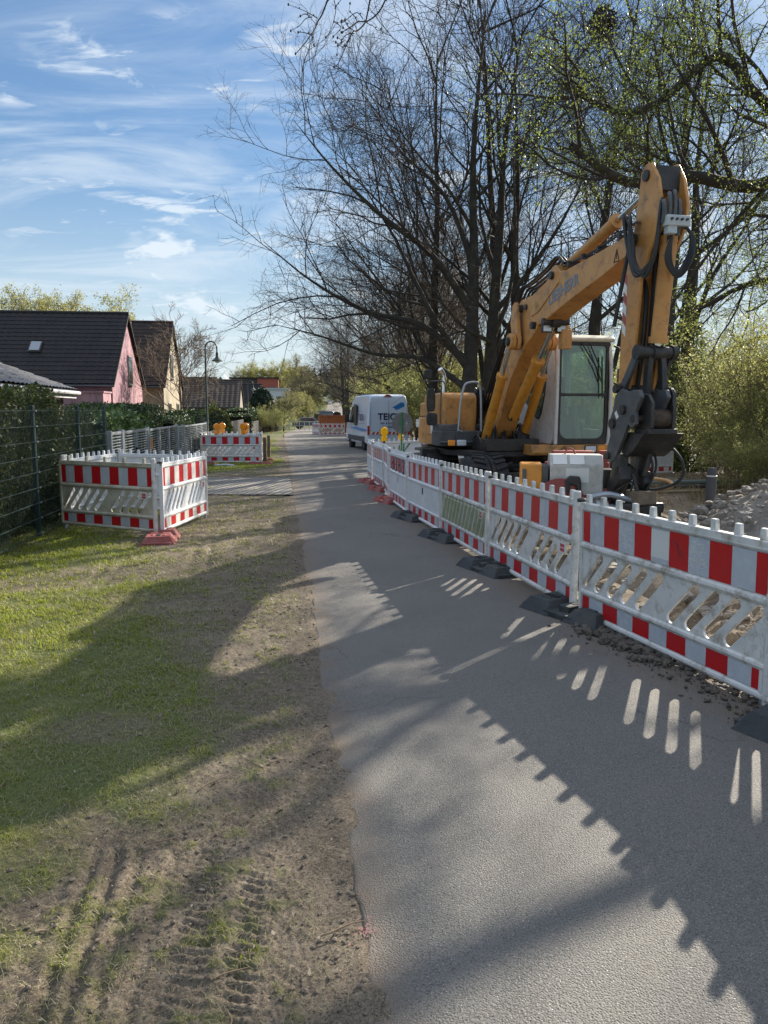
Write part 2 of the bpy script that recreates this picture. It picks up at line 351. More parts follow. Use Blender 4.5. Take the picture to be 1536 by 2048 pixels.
# ------------------------------------------------------------------ ground, road, verge
def groundmat(name, soil=(.165, .135, .098), soil2=(.092, .072, .051), green=(.085, .11, .028), green2=(.12, .125, .042), bump=.5):
    m = bpy.data.materials.new(name); m.use_nodes = True; nt = m.node_tree; N = nt.nodes; L = nt.links; b = N['Principled BSDF']
    b.inputs['Roughness'].default_value = .95; b.inputs['Specular IOR Level'].default_value = .2
    tc = N.new('ShaderNodeTexCoord')
    def noise(s, d=5, r=.6):
        n = N.new('ShaderNodeTexNoise'); L.new(tc.outputs['Object'], n.inputs['Vector']); n.inputs['Scale'].default_value = s; n.inputs['Detail'].default_value = d; n.inputs['Roughness'].default_value = r; return n.outputs[0]
    def rmp(v, lo, hi):
        r = N.new('ShaderNodeMapRange'); L.new(v, r.inputs[0]); r.inputs[1].default_value = lo; r.inputs[2].default_value = hi; return r.outputs[0]
    def mx(f, a, c):
        x = N.new('ShaderNodeMix'); x.data_type = 'RGBA'; L.new(f, x.inputs['Factor'])
        for s_, v in (('A', a), ('B', c)):
            if isinstance(v, tuple): x.inputs[s_].default_value = (*v, 1)
            else: L.new(v, x.inputs[s_])
        return x.outputs['Result']
    s1 = mx(rmp(noise(1.3), .35, .65), soil, soil2); s1 = mx(rmp(noise(22, 6, .75), .48, .75), s1, tuple(c * 1.5 for c in soil)); s1 = mx(rmp(noise(90, 4, .8), .50, .62), s1, tuple(c * .45 for c in soil2)); s1 = mx(rmp(noise(150, 3, .8), .55, .68), s1, tuple(c * 1.9 for c in soil))
    g1 = mx(rmp(noise(3.0), .35, .65), green, green2); g1 = mx(rmp(noise(60, 3), .5, .7), g1, tuple(c * .5 for c in green))
    a = N.new('ShaderNodeAttribute'); a.attribute_name = 'turf'
    L.new(mx(a.outputs['Fac'], s1, g1), b.inputs['Base Color'])
    bp = N.new('ShaderNodeBump'); bp.inputs['Strength'].default_value = bump; bp.inputs['Distance'].default_value = .02
    L.new(noise(45, 6, .7), bp.inputs['Height']); L.new(bp.outputs[0], b.inputs['Normal'])
    return m
M_GROUND = groundmat('turf_and_soil'); M_SAND = groundmat('sandy_dirt', (.26, .215, .155), (.19, .15, .105), bump=.8)
def gridmesh(name, X, Y, Z, m, attr=None, smooth=True):
    r, c = X.shape; V = np.stack([X, Y, Z], -1).reshape(-1, 3); i = np.arange(r * c).reshape(r, c)
    F = np.stack([i[:-1, :-1], i[:-1, 1:], i[1:, 1:], i[1:, :-1]], -1).reshape(-1, 4)
    me = npmesh(name, V, F, m, smooth=smooth)
    if attr is not None:
        at = me.attributes.new('turf', 'FLOAT', 'POINT'); at.data.foreach_set('value', np.asarray(attr, np.float32).ravel())
    return nplink(name, me)
# big sheet out to the horizon
ys = np.concatenate([np.linspace(-12, 40, 53), np.geomspace(42, 900, 60)]); xs = np.concatenate([-np.geomspace(700, 14, 26), np.linspace(-13, 13, 53), np.geomspace(14, 700, 26)])
X, Y = np.meshgrid(xs, ys); turf = np.clip(.25 + fbm(X * .2, Y * .2, 5) + .15, 0, 1)
turf = np.where(X > xr(Y) - .2, np.where(Y < 27, .05, .45 + .3 * fbm(X * .3, Y * .3, 8)), turf)
Zb = gz(X, Y) - .03 - .0008 * np.clip(Y - 60, 0, None) * 0
tag(gridmesh('ground', X, Y, Zb, M_GROUND, turf), kind='structure')
# verge: fine mesh left of the road with ruts and tyre prints really pressed in
NY = 1000; yy = np.geomspace(1.55, 60, NY); NW = 560; ww = np.concatenate([[-.25, -.12, -.05], .004 * np.expm1(np.linspace(.0, 7.55, NW))])
Wg, Yg = np.meshgrid(ww, yy); Xg = xl(Yg) - Wg
g = grassness(Xg, Yg)
def lines(x, y, x0, y0, x1, y1, w):        # distance profile to a segment
    dx, dy = x1 - x0, y1 - y0; L2 = dx * dx + dy * dy; t = np.clip(((x - x0) * dx + (y - y0) * dy) / L2, 0, 1)
    return np.exp(-(((x - x0 - t * dx) ** 2 + (y - y0 - t * dy) ** 2) / w ** 2) ** 1.5), t
def verge_z(x, y):
    w = xl(y) - x
    z = .020 + .035 * (fbm(x * .8, y * .8, 31, 3) - .5) + .018 * (fbm(x * 7, y * 7, 33, 3) - .5) + .012 * (fbm(x * 32, y * 32, 35, 2) - .5) * sst(y, 9, 5) + .008 * (vnoise(x * 90, y * 90, 37) - .5) * sst(y, 5, 3)
    q_ = 1 - sst(w, .02, .35); z = z * (1 - q_) + q_ * (.030 + .030 * (fbm(x * 7, y * 5, 91, 4) - .5) - .10 * np.clip(.015 - w, 0, 1)) + .012 * sst(w, .1, .6)
    gr = grassness(x, y); z = z + .012 * gr
    # tread print and ruts near the camera
    p, t = lines(x, y, -.50, 1.4, -.66, 2.72, .062); u = (y + .12 * x) / .042
    bars = np.clip(np.sin(2 * PI * (u + 1.2 * (x + .58) + .35 * vnoise(x * 10, y * 10, 12))) * 3.0, -1, 1)
    z = z + p * (-.008 + .010 * bars * (vnoise(x * 9, y * 9, 3) * .9 + .25))
    p, t = lines(x, y, -.36, 1.4, -.47, 2.6, .045); z = z + p * (-.006 + .006 * bars)
    for (x0, x1, d) in [(-.735, -.93, .016), (-.80, -1.02, .014), (-.865, -1.10, .012), (-.66, -.80, .008)]:
        p, t = lines(x, y, x0, 1.4, x1, 2.75, .020); z = z - p * d * (.5 + vnoise(x * 12, y * 7, 8)); p, t = lines(x, y, x0 - .04, 1.4, x1 - .04, 2.75, .020); z = z + p * d * .55 * (.4 + vnoise(x * 14, y * 9, 18))
    # older tracks further up the verge
    for o in (1.0, 1.16, 1.9, 2.05): z = z - .022 * np.exp(-((w - o - .12 * np.sin(y * .7 + o)) / .05) ** 2) * sst(y, 6.6, 7.6) * sst(y, 15.5, 14.5) * (.4 + vnoise(x * 3, y * 3, 4))
    return z + gz(x, y)
Zg = verge_z(Xg, Yg)
tag(gridmesh('verge', Xg, Yg, Zg, M_GROUND, g * .9), kind='structure')
# right side of the barriers: dug up sandy ground with a shallow trench
ys = np.concatenate([np.linspace(-2, 16, 240), np.linspace(16.2, 60, 90)]); us = np.concatenate([np.linspace(0, 3.2, 110), np.linspace(3.3, 26, 60)])
U, Y = np.meshgrid(us, ys); base = np.interp(Y, [-2, 14.7, 20.8, 24, 60], [0, 0, 0, 0, 0]) + xr(Y); X = base + U
Z = gz(X, Y) + .012 + .10 * (fbm(X * .9, Y * .9, 41, 4) - .5) * sst(U, .0, .5) + .05 * (fbm(X * 5, Y * 5, 43, 3) - .5) * sst(U, .05, .3)
Z = Z - .16 * np.exp(-((U - .75) / .3) ** 2) * sst(Y, 3, 4.5) * sst(Y, 12, 10.5) + .22 * np.exp(-((U - 1.55) / .5) ** 2) * sst(Y, 2.5, 4) * sst(Y, 8.8, 7.6)
tag(gridmesh('excavated_ground', X, Y, Z, M_SAND, .45 * sst(fbm(X * .7, Y * .7, 47, 3), .5, .75) * sst(Y, 13, 19)), kind='structure')
# road
def roadmat():
    m = bpy.data.materials.new('asphalt'); m.use_nodes = True; nt = m.node_tree; N = nt.nodes; L = nt.links; b = N['Principled BSDF']
    b.inputs['Roughness'].default_value = .82; b.inputs['Specular IOR Level'].default_value = .35
    tc = N.new('ShaderNodeTexCoord')
    def noise(s, d=4, r=.6, dist=0):
        n = N.new('ShaderNodeTexNoise'); L.new(tc.outputs['Object'], n.inputs['Vector']); n.inputs['Scale'].default_value = s; n.inputs['Detail'].default_value = d; n.inputs['Roughness'].default_value = r; n.inputs['Distortion'].default_value = dist; return n.outputs[0]
    def vor(s, what='Distance'):
        v = N.new('ShaderNodeTexVoronoi'); L.new(tc.outputs['Object'], v.inputs['Vector']); v.inputs['Scale'].default_value = s; return v.outputs[what]
    def rmp(v, lo, hi, a=0, c=1):
        r = N.new('ShaderNodeMapRange'); L.new(v, r.inputs[0]); r.inputs[1].default_value = lo; r.inputs[2].default_value = hi; r.inputs[3].default_value = a; r.inputs[4].default_value = c; return r.outputs[0]
    def mx(f, a, c):
        x = N.new('ShaderNodeMix'); x.data_type = 'RGBA'; L.new(f, x.inputs['Factor'])
        for s_, v in (('A', a), ('B', c)):
            if isinstance(v, tuple): x.inputs[s_].default_value = (*v, 1)
            else: L.new(v, x.inputs[s_])
        return x.outputs['Result']
    c = mx(rmp(noise(.7, 5), .35, .65), (.112, .107, .098), (.148, .140, .124))
    c = mx(rmp(noise(230, 3, .8), .51, .68), c, (.30, .285, .255)); c = mx(rmp(noise(150, 3, .8), .52, .66), c, (.04, .038, .036))
    vc = N.new('ShaderNodeTexVoronoi'); L.new(tc.outputs['Object'], vc.inputs['Vector']); vc.inputs['Scale'].default_value = 60
    c = mx(rmp(vc.outputs['Distance'], .13, .05), c, (.50, .47, .41))
    c = mx(rmp(noise(1.7, 7, .7), .56, .72, 0, .5), c, (.17, .15, .125))
    cr = N.new('ShaderNodeTexVoronoi'); cr.feature = 'DISTANCE_TO_EDGE'; cr.inputs['Scale'].default_value = .38
    wv = N.new('ShaderNodeVectorMath'); wv.operation = 'ADD'; nn = N.new('ShaderNodeTexNoise'); nn.inputs['Scale'].default_value = 2.5; nn.inputs['Detail'].default_value = 6; L.new(tc.outputs['Object'], nn.inputs['Vector'])
    L.new(tc.outputs['Object'], wv.inputs[0]); L.new(nn.outputs['Color'], wv.inputs[1]); L.new(wv.outputs[0], cr.inputs['Vector'])
    f0 = N.new('ShaderNodeMath'); f0.operation = 'MULTIPLY'; L.new(rmp(cr.outputs['Distance'], .006, .0), f0.inputs[0]); L.new(rmp(noise(.9, 3), .48, .6, 0, .7), f0.inputs[1]); c = mx(f0.outputs[0], c, (.045, .04, .036))
    c = mx(rmp(noise(.35, 6, .65), .55, .70, 0, .35), c, (.075, .072, .07))
    a = N.new('ShaderNodeAttribute'); a.attribute_name = 'turf'      # earth trodden over the edges
    f = N.new('ShaderNodeMath'); f.operation = 'MULTIPLY'; L.new(a.outputs['Fac'], f.inputs[0]); L.new(rmp(noise(5, 7, .75), .34, .6), f.inputs[1])
    c = mx(f.outputs[0], c, (.17, .125, .085)); L.new(c, b.inputs['Base Color'])
    bp = N.new('ShaderNodeBump'); bp.inputs['Strength'].default_value = .6; bp.inputs['Distance'].default_value = .006
    ad = N.new('ShaderNodeMath'); ad.operation = 'ADD'; L.new(noise(150, 3, .8), ad.inputs[0]); L.new(rmp(vor(130), .0, .6), ad.inputs[1])
    L.new(ad.outputs[0], bp.inputs['Height']); L.new(bp.outputs[0], b.inputs['Normal'])
    return m
M_ROAD = roadmat()
ys = np.concatenate([np.linspace(-8, 1, 20), np.geomspace(1.1, 30, 420), np.linspace(30.5, 140, 90), np.linspace(142, 420, 60)])
fr = np.concatenate([[0, .004, .01, .02, .04, .07], np.linspace(.1, .9, 17), [.93, .96, .98, .99, 1.0]])
F_, Y = np.meshgrid(fr, ys); xlj = xl(Y) + .025 * (fbm(Y * 3, Y * 0, 51, 3) - .5) + .02 * (fbm(Y * 14, Y * 0, 52, 2) - .5); xrj = xr(Y) + .12 * (fbm(Y * 2, Y * 0, 53, 3) - .5)
X = xlj * (1 - F_) + xrj * F_
Z = gz(X, Y) + .026 + .012 * np.sin(F_ * PI) + .006 * (fbm(X * 1.2, Y * 1.2, 55) - .5); Z[:, 0] -= .03; Z[:, -1] -= .03
wl = X - xl(Y); wr = xr(Y) - X
dirt = np.clip(sst(wl, .22, .0) * .8 + sst(wl, .6, .1) * .3 * sst(Y, 5, 9) + sst(wr, .75, .05) * sst(Y, 16, 14) + .25 * sst(Y, 12, 20) * fbm(X * .5, Y * .5, 57), 0, 1)
tag(gridmesh('road', X, Y, Z, M_ROAD, dirt), kind='structure')
# small asphalt patches and paint marks lying on the road
def patch(name, pts, m, h=.004, base=.0):
    mb = MB(); c = [(x, y, gzf(x, y) + base) for x, y in pts]; mb.add([(x, y, z + h) for x, y, z in c] + [(x, y, z - .01) for x, y, z in c], [tuple(range(len(c)))] + [(i, i + len(c), (i + 1) % len(c) + len(c), (i + 1) % len(c)) for i in range(len(c))])
    return tag(mb.build(name, m, smooth=0), kind='structure')
M_PATCH = mat('old_patch', (.15, .135, .11), .9, var=(.11, .10, .09), vs=6, bump=.4, bs=90)
M_PINK = mat('pink_marker_paint', (.30, .12, .12), .9, var=(.15, .12, .11), vs=70, amt=.3)
patch('road_patch', [(-.62, 13.0), (-.25, 13.05), (-.27, 15.3), (-.66, 15.2)], M_PATCH, .038)
mb = MB(); r_ = random.Random(12)
for k in range(48):
    a = r_.random() * 6.28; q = abs(r_.gauss(0, .03)); x = -.055 + q * math.cos(a); y = 2.29 + 1.7 * q * math.sin(a); s_ = r_.uniform(.0015, .0045)
    n_ = 6; o_ = [(x + s_ * math.cos(t * PI / 3) * r_.uniform(.7, 1.2), y + 1.5 * s_ * math.sin(t * PI / 3), gzf(x, y) + .0365 + k * .00003) for t in range(n_)]; mb.add(o_, [tuple(range(n_))])
tag(mb.build('paint_mark', M_PINK, smooth=0), kind='structure')
# driveway of concrete pavers joining from the left
def pavers():
    m = bpy.data.materials.new('concrete_pavers'); m.use_nodes = True; nt = m.node_tree; N = nt.nodes; L = nt.links; b = N['Principled BSDF']; b.inputs['Roughness'].default_value = .9
    tc = N.new('ShaderNodeTexCoord'); br = N.new('ShaderNodeTexBrick'); mp = N.new('ShaderNodeMapping'); L.new(tc.outputs['Object'], mp.inputs[0]); mp.inputs['Rotation'].default_value[2] = .13 + PI / 2
    L.new(mp.outputs[0], br.inputs['Vector']); br.inputs['Scale'].default_value = 1; br.inputs['Brick Width'].default_value = .3; br.inputs['Row Height'].default_value = .16; br.inputs['Mortar Size'].default_value = .02
    br.inputs['Color1'].default_value = (.27, .25, .22, 1); br.inputs['Color2'].default_value = (.22, .205, .185, 1); br.inputs['Mortar'].default_value = (.035, .03, .022, 1)
    no = N.new('ShaderNodeTexNoise'); L.new(tc.outputs['Object'], no.inputs['Vector']); no.inputs['Scale'].default_value = 2.2; no.inputs['Detail'].default_value = 6
    x = N.new('ShaderNodeMix'); x.data_type = 'RGBA'; x.blend_type = 'MULTIPLY'; x.inputs['Factor'].default_value = .55; L.new(br.outputs['Color'], x.inputs['A']); L.new(no.outputs[0], x.inputs['B'])
    g_ = N.new('ShaderNodeHueSaturation'); g_.inputs['Value'].default_value = 1.25; L.new(x.outputs['Result'], g_.inputs['Color']); L.new(g_.outputs[0], b.inputs['Base Color'])
    bp = N.new('ShaderNodeBump'); bp.inputs['Strength'].default_value = .6; bp.inputs['Distance'].default_value = .01; L.new(br.outputs['Fac'], bp.inputs['Height']); bp.invert = True; L.new(bp.outputs[0], b.inputs['Normal'])
    return m
M_PAVE = pavers()
mb = MB(); n = 12
vs = []; fs = []
for j in range(n + 1):
    t = j / n; y0 = 15.7 + 4.4 * t
    for k in range(9):
        s_ = k / 8; x0 = (xl(y0) + .0) * (1 - s_) + (-3.55 - .1156 * y0) * s_; vs.append((x0, y0 + .12 * s_, gzf(x0, y0) + .052))
for j in range(n):
    for k in range(8): a = j * 9 + k; fs.append((a + 1, a, a + 9, a + 10))
mb.add(vs, fs); tag(mb.build('paved_driveway', M_PAVE, smooth=60), kind='structure')
# ---- turf: blades, straw, litter
rng = np.random.default_rng(11)
def blades(name, n, lo, hi, hgt, wid, m, dens, lean=.8, kind='stuff', wmax=7.0):
    y = 1.5 * (hi / 1.5) ** rng.random(n) if lo is None else lo + (hi - lo) * rng.random(n)
    w = wmax * rng.random(n) - .05
    x = xl(y) - w; keep = rng.random(n) < dens(x, y); x = x[keep]; y = y[keep]; k = len(x)
    z = verge_z(x, y) - .006; sc = (.6 + .8 * rng.random(k)) * np.clip(y / 4, .75, 1.9) ** .5
    h_ = hgt * sc; a = rng.random(k) * 2 * PI; ln = lean * rng.random(k) * h_; wd = wid * np.clip(y / 3.5, .8, 4)
    dx, dy = np.cos(a), np.sin(a); px, py = -dy * wd / 2, dx * wd / 2
    P = np.stack([x, y, z], -1)
    v0 = P + np.stack([px, py, 0 * px], -1); v1 = P - np.stack([px, py, 0 * px], -1)
    mid = P + np.stack([dx * ln * .35, dy * ln * .35, h_ * .6], -1); v2 = mid - np.stack([px, py, 0 * px], -1) * .7; v3 = mid + np.stack([px, py, 0 * px], -1) * .7
    v4 = P + np.stack([dx * ln, dy * ln, h_ * np.clip(1 - .25 * lean, .2, 1)], -1)
    V = np.stack([v0, v1, v2, v3, v4], 1).reshape(-1, 3); b = np.arange(k)[:, None] * 5
    T = np.concatenate([b + np.array([[0, 1, 2]]), b + np.array([[0, 2, 3]]), b + np.array([[3, 2, 4]])], 1).reshape(-1, 3)
    o = nplink(name, npmesh(name, V, T, m)); return tag(o, kind=kind)
M_BLADE = leafmat('grass_blade', (.18, .23, .025), (.36, .38, .07), .5)
M_STRAW = leafmat('dry_blade', (.24, .22, .10), (.36, .33, .19), .3)
clump = lambda x, y: (.15 + .85 * sst(fbm(x * 9, y * 9, 61, 2), .35, .62)) * (.35 + .65 * sst(fbm(x * 2.2, y * 2.2, 63, 3), .34, .56))
o = blades('grass', 700000, None, 55, .030, .0042, M_BLADE, lambda x, y: grassness(x, y) ** 1.5 * clump(x, y) * np.where(y < 13, 1, .8), 1.0)
tag(o, 'short green turf growing on the verge left of the road', 'grass')
o = blades('dry_grass', 330000, None, 15, .030, .0034, M_STRAW, lambda x, y: sst(grassness(x, y), .12, .5) * sst(xl(y) - x, 2.6, .5) * (.3 + clump(x, y)) + .30 * sst(xl(y) - x, .03, .15) * sst(fbm(x * 6, y * 6, 77, 3), .35, .6), 2.2)
tag(o, 'pale dry straw lying in the verge beside the asphalt edge', 'dry grass')
def litter(name, n, m, size, dens, xf, yf, zf, label, cat):
    V = []; F = []
    for i in range(n):
        y = yf(); x = xf(y)
        if rng.random() > dens(x, y): continue
        z = zf(x, y) + .006; a = rng.random() * 2 * PI; s = size * (.5 + rng.random()); t = .25 + .5 * rng.random(); c, d = math.cos(a), math.sin(a); o = len(V)
        for (p, q, r) in [(-1, 0, 0), (-.2, -t, .18), (.8, -t * .4, .05), (1.1, 0, .25), (.6, t * .6, .12), (-.3, t, .3)]: V.append((x + s * (p * c - q * d), y + s * (p * d + q * c), z + s * r * .5))
        F.append((o, o + 1, o + 2, o + 3, o + 4, o + 5))
    me = bpy.data.meshes.new(name); me.from_pydata(V, [], F); me.materials.append(m); o = nplink(name, me); return tag(o, label, cat, kind='stuff')
M_LITTER = leafmat('fallen_leaf', (.16, .11, .07), (.34, .29, .21), .15)
litter('fallen_leaves', 500, M_LITTER, .009, lambda x, y: 1, lambda y: float(xl(y)) - 4.5 * rng.random() ** 1.3, lambda: 1.7 * 6 ** rng.random(), lambda x, y: float(verge_z(x, y)) + .012, 'curled dry leaves scattered over the grass verge', 'leaves')
litter('road_leaves', 90, M_LITTER, .013, lambda x, y: 1, lambda y: float(xl(y)) + (float(xr(y)) - float(xl(y))) * rng.random(), lambda: 6 + 12 * rng.random(), lambda x, y: gzf(x, y) + .04, 'bits of leaf and twig lying on the asphalt', 'leaves')
def crumbs():
    rg = random.Random(31); out = []
    for k in range(5200):
        y = 1.6 * (9 / 1.6) ** rg.random(); w = rg.random() ** 1.4 * 2.4; x = float(xl(y)) - w
        s = .0018 + .007 * rg.random() ** 4 * (1 + y * .12); out.append((x, y, w, s))
    X_ = np.array([o[0] for o in out]); Y_ = np.array([o[1] for o in out]); g_ = grassness(X_, Y_); z_ = verge_z(X_, Y_)
    return [(x, y, z + s * .3, s) for (x, y, w, s), z, gg in zip(out, z_, g_) if gg < .75]
def twigs():
    mb = MB(); r = random.Random(5)
    spots = [(-.13, 2.28, .16, .5), (-.42, 1.9, .1, 1.9), (-.33, 1.75, .08, 2.0), (-.75, 3.3, .2, .9), (-.62, 3.45, .15, 2.4), (-.2, 1.9, .12, 1.3), (-1.6, 4.4, .2, 1.5), (-.45, 2.1, .1, .4)] + [(r.uniform(-3, -.2) , r.uniform(2, 7), r.uniform(.06, .16), r.uniform(0, 3)) for _ in range(26)]
    for (x, y, l, a) in spots:
        if x > xl(y): continue
        p = []
        for k in range(5): t = (k / 4 - .5) * l; p.append((x + t * math.cos(a) + r.uniform(-.006, .006), y + t * math.sin(a) + r.uniform(-.006, .006), float(verge_z(x, y)) + .012 + r.uniform(0, .008)))
        mb.tube(p, [.0035, .003, .003, .0025, .0015], 5)
    return tag(mb.build('twig_litter', mat('twig_pale', (.20, .14, .09), .9)), 'thin brown twigs dropped on the soil and grass', 'twigs', kind='stuff')
twigs()
def lumps(name, spots, m, label, cat, seed=3):
    """broken soil and stones"""
    r = random.Random(seed); V = []; F = []
    ico = [(0, 0, 1), (.89, 0, .45), (.28, .85, .45), (-.72, .53, .45), (-.72, -.53, .45), (.28, -.85, .45), (.72, .53, -.45), (-.28, .85, -.45), (-.89, 0, -.45), (-.28, -.85, -.45), (.72, -.53, -.45), (0, 0, -1)]
    tri = [(0, 1, 2), (0, 2, 3), (0, 3, 4), (0, 4, 5), (0, 5, 1), (1, 6, 2), (2, 7, 3), (3, 8, 4), (4, 9, 5), (5, 10, 1), (6, 7, 2), (7, 8, 3), (8, 9, 4), (9, 10, 5), (10, 6, 1), (11, 7, 6), (11, 8, 7), (11, 9, 8), (11, 10, 9), (11, 6, 10)]
    for (x, y, z, s) in spots:
        o = len(V); a = r.random() * 6.3; c, d = math.cos(a), math.sin(a); sx, sy, sz = s * r.uniform(.7, 1.3), s * r.uniform(.7, 1.2), s * r.uniform(.5, .9)
        for p in ico:
            k = r.uniform(.7, 1.25); X_, Y_ = p[0] * sx * k, p[1] * sy * k; V.append((x + X_ * c - Y_ * d, y + X_ * d + Y_ * c, z + p[2] * sz * k))
        F += [tuple(i + o for i in t) for t in tri]
    o = nplink(name, npmesh(name, V, F, m)); return tag(o, label, cat, kind='stuff')
lumps('soil_crumbs', crumbs(), mat('soil_crumb', (.19, .15, .11), .95, var=(.10, .08, .06), vs=40), 'small crumbs and pebbles strewn over the worn soil of the verge', 'pebbles', 17)
M_CLOD = mat('dark_clod', (.15, .125, .098), .95, var=(.07, .06, .05), vs=9, bump=.8, bs=60)
r_ = random.Random(8); sp = []
for k in range(900):
    t = r_.random(); y = 3.4 + 2.6 * t; x = float(xr(y)) - .05 + r_.gauss(-.08, .14); s = .005 + .026 * r_.random() ** 4; sp.append((x, y, .035 + s * .35, s))
for k in range(420):
    y = r_.uniform(4.85, 5.75); x = float(xr(y)) - .16 + r_.gauss(0, .09); s = .008 + .036 * r_.random() ** 3; sp.append((x, y, .036 + s * .35, s))
lumps('rubble', sp, M_CLOD, 'dark crumbs of broken asphalt and soil under the nearest barrier', 'rubble')
# ------------------------------------------------------------------ barriers
def slot(x, z0, z1, w, sl, n=5):
    """rounded slanted opening, bottom centre at x"""
    a = Vector((x, z0 + w / 2)); b = Vector((x + sl, z1 - w / 2)); d = (b - a).normalized(); p = Vector((-d.y, d.x)); out = []
    for c, s in ((a, 1), (b, -1)):
        for k in range(n + 1):
            t = PI * k / n; q = c + (p * math.cos(t) - d * math.sin(t)) * (w / 2) * s; out.append((q.x, q.y))
    return out
def rect(x0, z0, x1, z1): return [(x0, z0), (x1, z0), (x1, z1), (x0, z1)]
BM = {}
def barrier_meshes():
    T = .045
    # frame common: rails, ends
    def rails(mb):
        mb.box((1.0, 0, .912), (1.98, .05, .04)); mb.tube([(.01, 0, .59), (1.99, 0, .59)], .030, 10); mb.tube([(.01, 0, .212), (1.99, 0, .212)], .026, 10)
        mb.tube([(.01, 0, .035), (1.99, 0, .035)], .026, 10); mb.tube([(.01, 0, .888), (1.99, 0, .888)], .026, 10)
        mb.box((.018, 0, .465), (.035, .052, .87)); mb.box((1.982, 0, .465), (.035, .052, .87))
    def teeth(mb, n=10):
        for k in range(n):
            x = (k + .5) * 2.0 / n; mb.box((x, 0, .955), (.052, .036, .09), taper=(.86, .8))
    def plates(mb): mb.box((1, 0, .745), (1.93, .014, .27)); mb.box((1, 0, .124), (1.93, .014, .15))
    for nm, mm, tn in (('slot', M_WHITE, 10), ('few', M_GRIME, 5), ('clean', M_WHITE2, 10)):
        mb = MB(); rails(mb); teeth(mb, tn); plates(mb); BM['frame_' + nm] = mb.mesh('frame', mm)
    # slotted middle
    holes = []; inset = []
    for k in range(10):
        x = .055 + k * .178
        if k == 5: continue
        h_ = slot(x, .242, .558, .074, .235)
        if h_: holes.append(h_)
    BM['mid_slot'] = curve_mesh('middle', rect(.035, .215, 1.965, .59), holes, .020, .003)
    mb = MB()
    for k in range(13):
        x = .10 + k * .137
        mb.tube([(x - .036, -.018, .25), (x + .164 , -.018, .55)], .006, 6)
    BM['ribs'] = mb.mesh('rib_relief', M_WHITE)
    mb = MB(); mb.box((1, .006, .40), (1.93, .012, .37))
    for k in range(12):
        x = .10 + k * .15; a = Vector((x, -.006, .25)); b = Vector((x + .17, -.006, .55)); mb.tube([a, b], .034, 8)
    BM['mid_closed'] = mb.mesh('middle', M_ALGAE)
    mb = MB(); mb.box((1, .008, .40), (1.93, .010, .37))
    for k in range(26):
        x = .07 + k * .0745
        if 11 <= k <= 13: continue
        mb.box((x, -.006, .40), (.034, .026, .37))
    mb.box((.965, -.004, .30), (.20, .02, .16)); mb.box((.89, -.006, .46), (.04, .026, .16)); mb.box((1.04, -.006, .46), (.04, .026, .16))
    BM['mid_vert'] = mb.mesh('middle', M_WHITE2)
    mb = MB(); mb.box((.965, -.002, .475), (.105, .012, .09)); BM['grip'] = mb.mesh('grip_hole_shade', mat('shadow_black', (.01, .01, .01), .9))  # solid black box painting the shade inside the grip opening
    def stripes(z0, z1, white, t=.004, y=-.0105):
        mb = MB(); n = 10; x0, x1 = .045, 1.955; w = (x1 - x0) / n
        edges = [x0] + [x0 + w * (k + .5) for k in range(n)] + [x1]
        for k in range(n + 1): mb.box(((edges[k] + edges[k + 1]) / 2, y, (z0 + z1) / 2), (edges[k + 1] - edges[k] - .0006, t, z1 - z0), mi=k % 2)
        return mb.mesh('reflective_band', [M_RED, white])
    BM['band_up'] = stripes(.625, .862, M_FOIL); BM['band_low'] = stripes(.065, .183, M_FOIL)
    BM['band_up_w'] = stripes(.625, .862, M_FOIL_W); BM['band_low_w'] = stripes(.065, .183, M_FOIL_W)
    mb = MB(); mb.tube([(1.985, -.004, .0), (1.985, -.004, .99), (1.985, -.004, 1.0)], [.032, .032, .024], 12); mb.tube([(1.985, -.004, .60), (1.985, -.004, .64)], .036, 12); BM['post'] = mb.mesh('end_post', M_WHITE)
    mb = MB(); mb.box((.05, 0, .0), (.05, .035, .10)); BM['foot'] = mb.mesh('foot', M_GALV)
    mb = MB(); mb.lathe([(.004, .0), (.036, .0), (.036, .02), (.026, .03), (.004, .03)], (-.012, 0, .93), n=14); BM['hook'] = mb.mesh('hook', M_DARK)
    mb = MB(); mb.box((1.78, -.026, .50), (.17, .004, .10)); BM['label'] = mb.mesh('sticker_plate', M_FOIL_W)
    mb = MB(); mb.box((1.80, -.029, .515), (.075, .003, .028)); mb.box((1.80, -.029, .478), (.075, .003, .028)); BM['lab_red'] = mb.mesh('sticker', M_STICK)
    BM['mid_slot_grime'] = BM['mid_slot'].copy(); BM['mid_slot_clean'] = BM['mid_slot'].copy()
    for k, m in (('mid_slot', M_WHITE), ('mid_slot_grime', M_GRIME), ('mid_slot_clean', M_WHITE2)):
        BM[k].materials.clear(); BM[k].materials.append(m)
        BM[k].polygons.foreach_set('use_smooth', [True] * len(BM[k].polygons)); BM[k].set_sharp_from_angle(angle=math.radians(40))
    BM['mid_vert_b'] = BM['mid_vert']
    BM['mid_ghost'] = BM['mid_closed'].copy(); BM['mid_ghost'].materials.clear(); BM['mid_ghost'].materials.append(M_WHITE2)
barrier_meshes()
def mpart(name, me, parent, bevel=.004):
    o = bpy.data.objects.new(name, me); COL.objects.link(o); o.parent = parent
    if bevel and len(me.vertices) < 4000:
        b = o.modifiers.new('Bevel', 'BEVEL'); b.width = bevel; b.segments = 1; b.limit_method = 'ANGLE'; b.angle_limit = math.radians(50)
    return o
